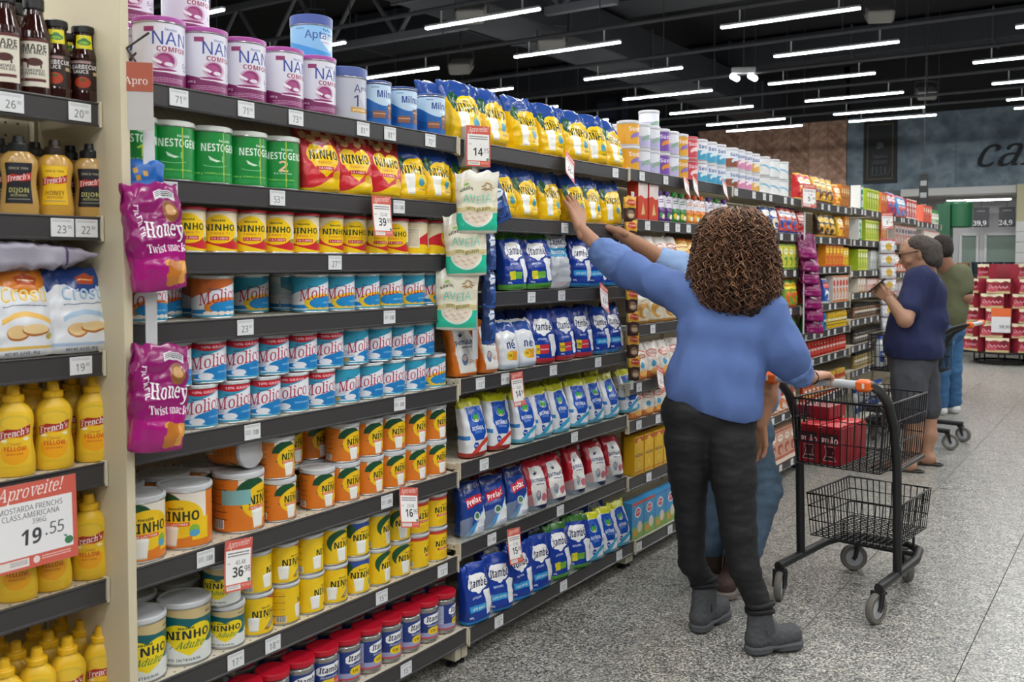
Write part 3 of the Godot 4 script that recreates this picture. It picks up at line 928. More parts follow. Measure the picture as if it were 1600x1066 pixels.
func jar() -> Node3D:
	if protos.has("jar"): return protos.jar
	var o := Node3D.new()
	o.name = "jar"
	var b := Msh.new()
	b.lathe([Vector2(0, 0.002), Vector2(0.044, 0.002), Vector2(0.0475, 0.006), Vector2(0.048, 0.012), Vector2(0.0475, 0.016), Vector2(0.0475, 0.108), Vector2(0.0485, 0.112), Vector2(0.0475, 0.118), Vector2(0.042, 0.124), Vector2(0.042, 0.130)], 28)
	part(o, "body", b.done(), mat(Color(0.66, 0.65, 0.64), 0.25, 0.75))
	var l := Msh.new()
	l.lathe([Vector2(0.0481, 0.018), Vector2(0.0481, 0.106)], 28, Vector3.ZERO, 0.018, 0.106)
	part(o, "label", l.done(), lab("itambejar"))
	var c := Msh.new()
	c.lathe([Vector2(0.0485, 0.126), Vector2(0.0495, 0.128), Vector2(0.0495, 0.141), Vector2(0.0485, 0.1435), Vector2(0.045, 0.1445), Vector2(0, 0.1445)], 28)
	part(o, "lid", c.done(), mat(hexc("b8122a"), 0.35))
	protos.jar = o
	return o

# a filled pouch: front face towards +x, lower edge on y = 0
func bag_mesh(w: float, h: float, d: float, sd: int, lean := 0.0, full := 2.2, amp := 0.005) -> ArrayMesh:
	var key := "bag%s_%s_%s_%s_%s_%s_%s" % [w, h, d, sd, lean, full, amp]
	if meshes.has(key): return meshes[key]
	var nz := FastNoiseLite.new()
	nz.seed = sd
	nz.frequency = 9.0
	nz.fractal_octaves = 2
	var m := Msh.new()
	var pos := func(u: float, q: float) -> Vector3:
		var t := clampf((q - 0.06) / 0.88, 0.0, 1.0)
		var th := (u - 0.5) * TAU
		var c := cos(th)
		var s := sin(th)
		var b := d * 0.5 * pow(1.0 - pow(t, full), 0.75) * (0.8 + 0.2 * smoothstep(0.0, 0.12, t)) + 0.0025
		var a := w * 0.5 * (0.92 + 0.10 * t) * (1.0 if t < 0.93 else 1.01)
		var e := 1.0
		if q < 0.06: e = q / 0.06
		if q > 0.95: b *= maxf(0.0, (1.0 - q) / 0.05)
		var x := b * signf(c) * pow(absf(c), 0.55) * e
		var z := -a * signf(s) * pow(absf(s), 0.62) * e
		var y := t * h
		var k := smoothstep(0.0, 0.1, t) * (1.0 - smoothstep(0.97, 1.0, t))
		var n1 := nz.get_noise_3d(x * 2.2 + 5.0, y * 1.3, z * 2.2)
		var n2 := nz.get_noise_3d(x * 1.0 + 40.0, y * 0.35, z * 4.0)
		var n3 := nz.get_noise_3d(x * 0.5 + 90.0, y * 5.0, z * 0.6)
		var cr1 := 1.0 - absf(nz.get_noise_3d(x + 20.0, y * 2.4 + z * 1.5, z * 2.4 - y * 1.2)) * 3.0      # sharp crease lines of the foil
		x += (c * n1 * amp + signf(c) * n2 * amp * 1.8 * t + signf(c) * n3 * amp * 0.8 + signf(c) * maxf(0.0, cr1) * amp * 0.7 * (0.4 + 0.6 * t)) * k * e
		z += (-s * n1 * amp) * k
		x += lean * t * t + nz.get_noise_2d(z * 2.0, float(sd)) * 0.012 * t * t
		y += nz.get_noise_2d(z * 2.5, float(sd) + 7.0) * 0.012 * t
		return Vector3(x, maxf(y, 0.0005), z)
	m.grid(44, 26, pos, func(u: float, q: float) -> Vector2:
		var t := clampf((q - 0.06) / 0.88, 0.0, 1.0)
		var s := sin((u - 0.5) * TAU)
		return Vector2(0.5 + 0.5 * signf(s) * pow(absf(s), 0.62) * 0.98, 1.0 - t))
	meshes[key] = m.done()
	return meshes[key]

func bag(label: String, w: float, h: float, d: float, sd: int, lean := 0.0, full := 2.2, amp := 0.005, seal := Color(0, 0, 0, 0)) -> Node3D:
	var key := "bag%s_%s_%s_%s_%s" % [label, w, h, sd, lean]
	if protos.has(key): return protos[key]
	var o := Node3D.new()
	o.name = "pouch"
	part(o, "pouch", bag_mesh(w, h, d, sd, lean, full, amp), lab(label))
	protos[key] = o
	return o

func carton(label: String, w: float, h: float, d: float, side: Color) -> Node3D:
	var key := "box%s_%s_%s_%s" % [label, w, h, d]
	if protos.has(key): return protos[key]
	var o := Node3D.new()
	o.name = "carton"
	var b := Msh.new()
	b.box(Vector3(0, h * 0.5, 0), Vector3(d, h, w), 0.0015)
	part(o, "carton", b.done(), mat(side, 0.45))
	var f := Msh.new()
	var x := d * 0.5 + 0.0004
	var i := 0.0018
	f.quad(Vector3(x, i, w * 0.5 - i), Vector3(x, i, -w * 0.5 + i), Vector3(x, h - i, -w * 0.5 + i), Vector3(x, h - i, w * 0.5 - i))
	part(o, "front_print", f.done(), lab(label))
	protos[key] = o
	return o

# a squeezed bottle with an oval section: rows of [y, half width (z), half depth (x)]
func oval(rows: Array, segs := 28, cap_top := true) -> Msh:
	var m := Msh.new()
	var rr := rows.duplicate()
	rr.push_front([rows[0][0], 0.0, 0.0])
	if cap_top: rr.push_back([rows[-1][0], 0.0, 0.0])
	var n := rr.size() - 1
	m.grid(segs, n, func(u: float, q: float) -> Vector3:
		var e: Array = rr[int(round(q * n))]
		var th := (u - 0.5) * TAU
		return Vector3(cos(th) * e[2], e[0], -sin(th) * e[1]))
	return m
# a label on the front of such a bottle
func oval_label(rows: Array, y0: float, y1: float, arc: float, lift := 0.0006) -> Msh:
	var m := Msh.new()
	m.grid(12, 10, func(u: float, q: float) -> Vector3:
		var y := lerpf(y0, y1, q)
		var k := 0
		while k < rows.size() - 2 and rows[k + 1][0] < y: k += 1
		var f: float = clampf((y - rows[k][0]) / maxf(1e-5, rows[k + 1][0] - rows[k][0]), 0.0, 1.0)
		var a: float = lerpf(rows[k][1], rows[k + 1][1], f) + lift
		var b: float = lerpf(rows[k][2], rows[k + 1][2], f) + lift
		var th := (u - 0.5) * arc
		return Vector3(cos(th) * b, y, -sin(th) * a))
	return m

func mustard() -> Node3D:
	if protos.has("mustard"): return protos.mustard
	var o := Node3D.new()
	o.name = "mustard"
	var rows := [[0.0, 0.034, 0.023], [0.003, 0.037, 0.026], [0.012, 0.0385, 0.027], [0.035, 0.0385, 0.027], [0.055, 0.036, 0.0265], [0.072, 0.0335, 0.026], [0.088, 0.034, 0.026], [0.105, 0.0365, 0.026], [0.118, 0.0365, 0.0255], [0.130, 0.033, 0.024], [0.140, 0.026, 0.021], [0.146, 0.019, 0.0175], [0.149, 0.0165, 0.0165], [0.152, 0.0165, 0.0165]]
	part(o, "bottle", oval(rows).done(), mat(hexc("e8bc2c"), 0.35))
	part(o, "label", oval_label(rows, 0.022, 0.130, 1.9).done(), lab("mustard"))
	var c := Msh.new()
	c.lathe([Vector2(0.0195, 0.150), Vector2(0.020, 0.151), Vector2(0.020, 0.161), Vector2(0.0185, 0.163), Vector2(0.0135, 0.164), Vector2(0.0125, 0.166), Vector2(0.0105, 0.180), Vector2(0.0095, 0.183), Vector2(0.0, 0.184)], 20)
	part(o, "cap", c.done(), mat(hexc("e6b41c"), 0.4))
	protos.mustard = o
	return o

func dijon(dark: bool) -> Node3D:
	var key := "dijon%s" % dark
	if protos.has(key): return protos[key]
	var o := Node3D.new()
	o.name = "dijon"
	var rows := [[0.0, 0.031, 0.022], [0.003, 0.0335, 0.0245], [0.018, 0.034, 0.025], [0.040, 0.0315, 0.024], [0.058, 0.029, 0.0235], [0.075, 0.030, 0.0235], [0.092, 0.033, 0.0235], [0.104, 0.0325, 0.023], [0.114, 0.027, 0.021], [0.120, 0.019, 0.0175], [0.124, 0.016, 0.016]]
	part(o, "bottle", oval(rows).done(), mat(hexc("b9924e") if dark else hexc("c8983a"), 0.25, 0.0, 0.6))
	part(o, "label", oval_label(rows, 0.022, 0.098, 1.5).done(), lab("dijon:dark" if dark else "dijon:honey"))
	var c := Msh.new()
	c.lathe([Vector2(0.0185, 0.120), Vector2(0.019, 0.121), Vector2(0.019, 0.133), Vector2(0.0175, 0.136), Vector2(0.012, 0.137), Vector2(0.011, 0.139), Vector2(0.0095, 0.150), Vector2(0, 0.151)], 20)
	part(o, "cap", c.done(), mat(hexc("15151a") if dark else hexc("2a2018"), 0.35))
	protos[key] = o
	return o

func arc_label(r: float, y0: float, y1: float, arc: float, r1 := -1.0) -> Msh:
	var m := Msh.new()
	var rt := r if r1 < 0.0 else r1
	m.grid(12, 2, func(u: float, q: float) -> Vector3:
		var th := (u - 0.5) * arc
		var R := lerpf(r, rt, q)
		return Vector3(cos(th) * R, lerpf(y0, y1, q), -sin(th) * R))
	return m

func bbq(big: bool) -> Node3D:
	var key := "bbq%s" % big
	if protos.has(key): return protos[key]
	var o := Node3D.new()
	o.name = "sauce"
	var b := Msh.new()
	var c := Msh.new()
	if big:
		b.lathe([Vector2(0, 0), Vector2(0.030, 0), Vector2(0.0325, 0.004), Vector2(0.0325, 0.118), Vector2(0.031, 0.130), Vector2(0.024, 0.150), Vector2(0.0185, 0.165), Vector2(0.0165, 0.185), Vector2(0.0, 0.185)], 24)
		c.lathe([Vector2(0.0195, 0.176), Vector2(0.020, 0.178), Vector2(0.020, 0.198), Vector2(0.018, 0.200), Vector2(0, 0.200)], 20)
		part(o, "label", arc_label(0.0329, 0.018, 0.114, 1.75).done(), lab("bbqbig"))
	else:
		b.lathe([Vector2(0, 0), Vector2(0.025, 0), Vector2(0.0285, 0.005), Vector2(0.0285, 0.022), Vector2(0.0275, 0.026), Vector2(0.0275, 0.088), Vector2(0.0285, 0.092), Vector2(0.027, 0.100), Vector2(0.0225, 0.112), Vector2(0.0205, 0.122), Vector2(0.0205, 0.148), Vector2(0, 0.148)], 24)
		c.lathe([Vector2(0.0225, 0.145), Vector2(0.023, 0.146), Vector2(0.023, 0.158), Vector2(0.021, 0.160), Vector2(0, 0.160)], 20)
		part(o, "label", arc_label(0.0279, 0.026, 0.088, 2.1).done(), lab("bbq"))
		part(o, "neck_label", arc_label(0.0228, 0.112, 0.140, 1.5, 0.0209).done(), lab("bbqneck"))
	part(o, "bottle", b.done(), mat(hexc("2c0d08"), 0.12, 0.0, 0.5))
	part(o, "cap", c.done(), mat(hexc("121214"), 0.35))
	protos[key] = o
	return o

# a small squeeze pouch with a screw cap
func squeeze(label: String, cap: Color) -> Node3D:
	var key := "sq" + label + cap.to_html()
	if protos.has(key): return protos[key]
	var o := Node3D.new()
	o.name = "pouch"
	part(o, "pouch", bag_mesh(0.085, 0.135, 0.04, 3, 0.0, 2.6, 0.003), lab(label))
	var c := Msh.new()
	c.lathe([Vector2(0.008, 0.128), Vector2(0.008, 0.137), Vector2(0.015, 0.137), Vector2(0.0155, 0.139), Vector2(0.015, 0.154), Vector2(0.013, 0.156), Vector2(0, 0.156)], 14)
	part(o, "cap", c.done(), mat(cap, 0.4))
	protos[key] = o
	return o

func plain_bottle(col: Color, capc: Color, h := 0.22, r := 0.032) -> Node3D:
	var key := "pb%s_%s_%s" % [col.to_html(), capc.to_html(), h]
	if protos.has(key): return protos[key]
	var o := Node3D.new()
	o.name = "bottle"
	var b := Msh.new()
	b.lathe([Vector2(0, 0), Vector2(r * 0.93, 0), Vector2(r, 0.004), Vector2(r, h * 0.62), Vector2(r * 0.85, h * 0.72), Vector2(r * 0.45, h * 0.82), Vector2(r * 0.42, h * 0.92), Vector2(0, h * 0.92)], 16)
	part(o, "bottle", b.done(), mat(col, 0.25))
	var c := Msh.new()
	c.lathe([Vector2(r * 0.48, h * 0.88), Vector2(r * 0.48, h * 0.99), Vector2(0, h)], 14)
	part(o, "cap", c.done(), mat(capc, 0.4))
	part(o, "label", arc_label(r + 0.0005, h * 0.15, h * 0.5, 2.4).done(), lab("gen:%s:%s:f0ece0" % [capc.to_html(false), "3a3a3a"]))
	protos[key] = o
	return o
# ---------------------------------------------------------------- surfaces
func speckle() -> ImageTexture:      # granite: pale and dark crystals of a few millimetres
	var n := 1024
	var a := FastNoiseLite.new(); a.seed = 11; a.noise_type = FastNoiseLite.TYPE_CELLULAR; a.frequency = 0.17; a.cellular_return_type = FastNoiseLite.RETURN_CELL_VALUE
	var b := FastNoiseLite.new(); b.seed = 5; b.noise_type = FastNoiseLite.TYPE_SIMPLEX_SMOOTH; b.frequency = 0.012; b.fractal_octaves = 4
	var ia := a.get_seamless_image(n, n).get_data()
	var ib := b.get_seamless_image(n, n).get_data()
	var out := PackedByteArray()
	out.resize(n * n * 3)
	for k in n * n:
		var v := ia[k] / 255.0
		var g := 0.60
		if v < 0.30: g = 0.14 + v * 0.6
		elif v < 0.48: g = 0.40
		elif v > 0.72: g = 0.80
		else: g = 0.60
		var s := ib[k] / 255.0 - 0.5
		g += s * 0.12
		out[k * 3] = int(clampf(g * 1.0 + s * 0.03, 0, 1) * 255)
		out[k * 3 + 1] = int(clampf(g * 0.995 + s * 0.02, 0, 1) * 255)
		out[k * 3 + 2] = int(clampf(g * 0.955, 0, 1) * 255)
	return ImageTexture.create_from_image(Image.create_from_data(n, n, false, Image.FORMAT_RGB8, out))
func noise_tex(n: int, freq: float, cols: Array, sd := 1, oct := 5) -> ImageTexture:
	var b := FastNoiseLite.new(); b.seed = sd; b.frequency = freq; b.fractal_octaves = oct; b.noise_type = FastNoiseLite.TYPE_SIMPLEX_SMOOTH
	var ib := b.get_seamless_image(n, n).get_data()
	var out := PackedByteArray()
	out.resize(n * n * 3)
	for k in n * n:
		var f := clampf((ib[k] / 255.0 - 0.5) * 1.6 + 0.5, 0.0, 0.9999) * (cols.size() - 1)
		var c: Color = (cols[int(f)] as Color).lerp(cols[int(f) + 1], f - int(f))
		out[k * 3] = int(c.r * 255); out[k * 3 + 1] = int(c.g * 255); out[k * 3 + 2] = int(c.b * 255)
	return ImageTexture.create_from_image(Image.create_from_data(n, n, false, Image.FORMAT_RGB8, out))
func tri_mat(t: Texture2D, scale: float, rough: float, metal := 0.0) -> StandardMaterial3D:
	var m := StandardMaterial3D.new()
	m.albedo_texture = t
	m.uv1_triplanar = true
	m.uv1_world_triplanar = true
	m.uv1_scale = Vector3.ONE * scale
	m.roughness = rough
	m.metallic = metal
	return m
func glow(c: Color, e: float) -> StandardMaterial3D:
	var m := StandardMaterial3D.new()
	m.albedo_color = Color(0.9, 0.9, 0.9)
	m.emission_enabled = true
	m.emission = c
	m.emission_energy_multiplier = e
	return m
func bx(ct: Vector3, s: Vector3, bev := 0.0) -> ArrayMesh:
	var m := Msh.new()
	m.box(ct, s, bev)
	return m.done()

# ---------------------------------------------------------------- room
const ZB := -19.0
func build_room() -> void:
	var gran := tri_mat(speckle(), 1.0 / 1.1, 0.33)
	var fl := struct("floor", bx(Vector3(-2, -0.06, -6.5), Vector3(24, 0.1, 30)), mat(hexc("55554f"), 0.7), "speckled grey granite slab floor of the aisle")
	var tw := 0.5775
	var tl := 1.155
	var tm := Msh.new()
	tm.box(Vector3(0, -0.005, 0), Vector3(tw - 0.003, 0.01, tl - 0.003), 0.0006)
	var tmesh := tm.done()
	for a in 11:
		for b in 16:
			var x := -1.695 + tw * (a - 5.5)
			var z := -3.145 + tl * 2.5 - tl * b + (0.0 if a % 2 else 0.57)
			part(fl, "tile", tmesh, gran, Vector3(x, 0, z))
	var x0 := -1.695 - tw * 6.0
	var x1 := -1.695 + tw * 5.0
	var og := Msh.new()
	og.box(Vector3((x0 - 14) / 2, -0.006, -6.5), Vector3(x0 + 14 - 0.003, 0.01, 30))
	og.box(Vector3((x1 + 10) / 2, -0.006, -6.5), Vector3(10 - x1 - 0.003, 0.01, 30))
	og.box(Vector3((x0 + x1) / 2, -0.0065, 4.2), Vector3(x1 - x0, 0.01, 8.2))
	part(fl, "outer_slab", og.done(), gran)
	var dark := mat(hexc("1d1d20"), 0.85)
	struct("ceiling", bx(Vector3(-2, 5.3, -6.5), Vector3(24, 0.2, 30)), mat(hexc("17171a"), 0.9), "dark painted ceiling slab over the store")
	struct("wall_left", bx(Vector3(-14.1, 2.6, -6.5), Vector3(0.2, 5.3, 30)), mat(hexc("3a3a3e"), 0.9))
	struct("wall_right", bx(Vector3(10.1, 2.6, -6.5), Vector3(0.2, 5.3, 30)), mat(hexc("8a8884"), 0.9))
	struct("wall_front", bx(Vector3(-2, 2.6, 8.1), Vector3(24, 5.3, 0.2)), mat(hexc("8a8884"), 0.9))
	# the back wall: solid above 2.8 m, an opening to the meat counter below it between x = -3.9 and -2.0
	struct("wall_back", bx(Vector3(-9.45, 2.6, ZB - 0.1), Vector3(9.1, 5.3, 0.2)), dark)
	var conc := tri_mat(noise_tex(512, 0.012, [hexc("5f6d79"), hexc("6c7b86"), hexc("788892"), hexc("8796a0"), hexc("6f7e8a")], 7, 6), 0.28, 0.85)
	var wb := struct("wall_back", bx(Vector3(2.5, 3.5, ZB - 0.1), Vector3(15.0, 1.4, 0.2)), conc, "blue grey mottled wall above the meat counter")
	for s in [-4.93, -3.0, -1.07, 0.86]:
		part(wb, "panel", bx(Vector3(s + 0.965, 3.5, ZB + 0.005), Vector3(1.924, 1.39, 0.012), 0.002), conc)
	struct("wall_back", bx(Vector3(2.5, 4.75, ZB - 0.1), Vector3(15.0, 1.1, 0.2)), dark)
	struct("wall_back", bx(Vector3(-4.4, 1.4, ZB - 0.1), Vector3(1.02, 2.8, 0.2)), mat(hexc("6b7378"), 0.8))
	struct("wall_back", bx(Vector3(4.3, 1.4, ZB - 0.1), Vector3(11.4, 2.8, 0.2)), mat(hexc("a9a89f"), 0.8))
	# wood chevron boards on the left part
	var wood := []
	var grain := noise_tex(128, 0.03, [Color(0.8, 0.8, 0.8), Color(1, 1, 1)], 20)
	for c in ["c29880", "cca28a", "b88c76", "d4aa92"]:
		var wm := tri_mat(grain, 1.6, 0.7)
		wm.albedo_color = hexc(c)
		wood.append(wm)
	var cw := 0.36
	var ph := 0.14
	var pan := struct("trim_1", bx(Vector3(-7.25, 2.9, ZB + 0.01), Vector3(4.62, 2.58, 0.02)), mat(hexc("3b2a24"), 0.8), "brown wood chevron cladding on the back wall")
	var plank := []
	for d in [-1, 1]:
		var m := Msh.new()
		var g := 0.003
		var hx := cw * 0.5 - g
		var r: float = d * cw * 0.5
		var lo := -ph * 0.5 + g
		var hi := ph * 0.5 - g
		var p := [Vector3(-hx, lo - r, 0.02), Vector3(hx, lo + r, 0.02), Vector3(hx, hi + r, 0.02), Vector3(-hx, hi - r, 0.02)]
		m.quad(p[0], p[1], p[2], p[3])
		for e in 4:
			var A: Vector3 = p[e]
			var B: Vector3 = p[(e + 1) % 4]
			m.quad(B, A, A - Vector3(0, 0, 0.02), B - Vector3(0, 0, 0.02))
		plank.append(m.done())
	for a in 10:
		for b in 15:
			var y := 2.42 + ph * b + 0.0
			if y > 4.45: continue
			part(pan, "plank", plank[a % 2], wood[(a * 3 + b * 7 + a * b) % 4], Vector3(-4.93 - cw * (a + 0.5), y, ZB + 0.02))
	var lid := Msh.new()
	lid.box(Vector3(-7.25, 4.56, ZB + 0.05), Vector3(4.62, 0.76, 0.1))
	part(pan, "top_board", lid.done(), dark)

func build_ceiling() -> void:
	var steel := mat(hexc("3a3b40"), 0.6)
	var H := 3.65
	var rows := [4.95, 3.44, 1.93, 0.42, -1.09, -2.6, -4.11, -5.63, -7.14, -8.65, -10.17, -11.70, -13.21, -14.62, -15.49]
	var white := mat(hexc("b8babd"), 0.5)
	var gl := glow(Color(0.96, 0.98, 1.0), 18.0)
	var hm := Msh.new()
	hm.box(Vector3(0, 0.014, 0), Vector3(1.27, 0.022, 0.045), 0.004)
	for s in [-1, 1]: hm.box(Vector3(s * 0.45, 0.081, 0), Vector3(0.012, 0.113, 0.012))
	var hmesh := hm.done()
	var gm := Msh.new()
	gm.box(Vector3(0, -0.004, 0), Vector3(1.262, 0.016, 0.038), 0.005)
	var gmesh := gm.done()
	for k in rows.size():
		var z: float = rows[k]
		var off := 0.0 if z > -11.0 else -0.58
		var tr := Msh.new()
		tr.tube([Vector3(-9.5, H + 0.16, z), Vector3(7.0, H + 0.16, z)], 0.022, 8)
		for x in range(-9, 8, 2): tr.tube([Vector3(x + 0.3, H + 0.17, z), Vector3(x + 0.3, 5.2, z)], 0.006, 5)
		var t := thing("cable_tray", "grey pipe rail along the ceiling carrying a row of lights", "pipe", Vector3(0, 0, 0), 0, "light rails under the ceiling")
		part(t, "rail", tr.done(), steel)
		var xs := [-7.4, -5.1, -2.78, -0.48, 1.8, 4.1]
		for x in xs:
			if z > 2.0 and (x < -6 or x > 3): continue
			if z < -14.0 and x > 2: continue
			var xx: float = x + off * (0.45 if x < -4.0 else 1.0)
			var l := thing("linear_lamp", "white linear LED lamp bar hanging in a row from a ceiling rail", "lamp", Vector3(xx, H, z), 0, "linear lamps over the aisles")
			part(l, "housing", hmesh, white)
			part(l, "diffuser", gmesh, gl)
			var a := AreaLight3D.new()
			a.name = "lamp_light"
			a.area_size = Vector2(1.25, 0.036)
			a.light_color = Color(1.0, 0.995, 0.978)
			a.light_energy = LAMP
			a.shadow_enabled = true
			a.rotation.x = -PI / 2
			a.position = Vector3(0, -0.016, 0)
			l.add_child(a, true)
	# ducts, beams and floodlights in the dark
	var duct := mat(hexc("2b2d33"), 0.7)
	var k := 0
	for d in [[Vector3(-3.0, 4.92, -6.6), Vector3(16, 0.46, 0.9)], [Vector3(-3.0, 4.92, -11.2), Vector3(16, 0.46, 0.8)], [Vector3(-6.2, 4.38, -8.8), Vector3(0.8, 0.5, 18)], [Vector3(-3.0, 4.92, -15.9), Vector3(16, 0.46, 0.6)]]:
		var dt := thing("air_duct", ["wide dark grey air duct across the ceiling above the near shelves", "dark grey air duct across the ceiling over the middle of the aisle", "long dark grey air duct running along the aisle ceiling", "dark grey air duct across the ceiling close to the wood wall"][k], "duct", Vector3.ZERO)
		part(dt, "duct", bx(d[0], d[1], 0.02), duct)
		var n := 8
		for q in n:
			var f := (q + 0.5) / n - 0.5
			var long: bool = d[1].x > d[1].z
			var fl := Msh.new()
			fl.box(d[0] + (Vector3(f * d[1].x, 0, 0) if long else Vector3(0, 0, f * d[1].z)), Vector3(0.03, d[1].y + 0.04, d[1].z + 0.04) if long else Vector3(d[1].x + 0.04, d[1].y + 0.04, 0.03))
			part(dt, "flange", fl.done(), mat(hexc("3f4148"), 0.6))
		k += 1
	# lattice girder seen above the first tins
	var g := thing("roof_truss", "grey steel lattice girder under the ceiling", "beam", Vector3.ZERO)
	var ch := Msh.new()
	ch.box(Vector3(-8.6, 5.1, -9.4), Vector3(7.4, 0.09, 0.09)); ch.box(Vector3(-8.6, 4.3, -9.4), Vector3(7.4, 0.09, 0.09))
	part(g, "chord", ch.done(), mat(hexc("6a6c72"), 0.6))
	for q in 12:
		var x := -12.2 + q * 0.6
		var b := Msh.new()
		b.tube([Vector3(x, 4.3 if q % 2 else 5.1, -9.4), Vector3(x + 0.6, 5.1 if q % 2 else 4.3, -9.4)], 0.03, 6)
		part(g, "brace", b.done(), mat(hexc("6a6c72"), 0.6))
	for e in [[737, 22, 3.98], [862, 67, 3.98], [720, 104, 4.0], [1374, 22, 4.3], [1447, 146, 4.15], [486, 40, 4.3]]:
		var p := on_y(e[0], e[1], e[2])
		var f := thing("floodlight", "unlit grey box floodlight bracketed under the dark ceiling", "floodlight", p, 0.4, "floodlights under the ceiling")
		var m := Msh.new()
		m.box(Vector3.ZERO, Vector3(0.30, 0.16, 0.26), 0.03, Basis(Vector3(1, 0, 0), 0.5))
		part(f, "body", m.done(), mat(hexc("8a8782"), 0.6))
		var br := Msh.new()
		br.tube([Vector3(-0.17, 0, 0), Vector3(-0.17, 0.18, 0), Vector3(0, 0.2, 0), Vector3(0.17, 0.18, 0), Vector3(0.17, 0, 0)], 0.012, 6)
		br.tube([Vector3(0, 0.2, 0), Vector3(0, 5.2 - p.y, 0)], 0.014, 6)
		part(f, "bracket", br.done(), steel)
	# emergency lamp with two bright heads
	var ep := on_y(1162, 121, 3.75)
	var em := thing("emergency_lamp", "small emergency lamp with two bright white heads", "lamp", ep, 0.5)
	for s in [-1, 1]:
		var m := Msh.new()
		m.box(Vector3(s * 0.11, 0.0, 0), Vector3(0.13, 0.07, 0.05), 0.02, Basis(Vector3(0, 0, 1), -0.5))
		part(em, "lamp_head", m.done(), glow(Color(1, 1, 1), 4.0))
	part(em, "body", bx(Vector3(0, 0.09, -0.02), Vector3(0.3, 0.08, 0.06), 0.01), white)
	var hr := Msh.new()
	hr.tube([Vector3(0, 0.1, 0), Vector3(0, 5.2 - ep.y, 0)], 0.008, 5)
	part(em, "hanger", hr.done(), steel)
	# upper window strip seen between the lamp rows
	var w := struct("window_1", bx(Vector3(-9.2, 4.55, ZB + 0.03), Vector3(2.5, 1.05, 0.04)), mat(hexc("3b4254"), 0.2), "dim bluish high window in the dark back wall")
	for q in 5: part(w, "mullion", bx(Vector3(-10.4 + q * 0.6, 4.55, ZB + 0.07), Vector3(0.07, 1.1, 0.06)), mat(hexc("1b1c20"), 0.6))
	for q in 3: part(w, "transom", bx(Vector3(-9.2, 4.1 + q * 0.45, ZB + 0.07), Vector3(2.5, 0.05, 0.06)), mat(hexc("1b1c20"), 0.6))

# ---------------------------------------------------------------- shelving
const DEP := 0.42
var tag_meshes := {}
func tag_mesh(k: int) -> ArrayMesh:
	if not tag_meshes.has(k):
		var m := Msh.new()
		var u0 := (k % 4) / 4.0
		var v0 := (k / 4) / 6.0
		m.box(Vector3.ZERO, Vector3(0.001, 0.042, 0.056))
		var x := 0.0009
		m.quad(Vector3(x, -0.021, 0.028), Vector3(x, -0.021, -0.028), Vector3(x, 0.021, -0.028), Vector3(x, 0.021, 0.028), Vector2(u0 + 0.01, v0 + 0.16), Vector2(u0 + 0.24, v0 + 0.16), Vector2(u0 + 0.24, v0 + 0.008), Vector2(u0 + 0.01, v0 + 0.008))
		for q in 24: m.uv[q] = Vector2(u0 + 0.005, v0 + 0.003)
		tag_meshes[k] = m.done()
	return tag_meshes[k]
var deck_mat: StandardMaterial3D
func perforated() -> StandardMaterial3D:
	if deck_mat == null:
		var im := Image.create(128, 128, false, Image.FORMAT_RGB8)
		im.fill(hexc("cfc8b6"))
		for a in 4:
			for b in 4: im.fill_rect(Rect2i(a * 32 + 13, b * 32 + 13, 6, 6), hexc("4a463c"))
		deck_mat = tri_mat(ImageTexture.create_from_image(im), 8.0, 0.5)
	return deck_mat
var rail_col := "3a3839"
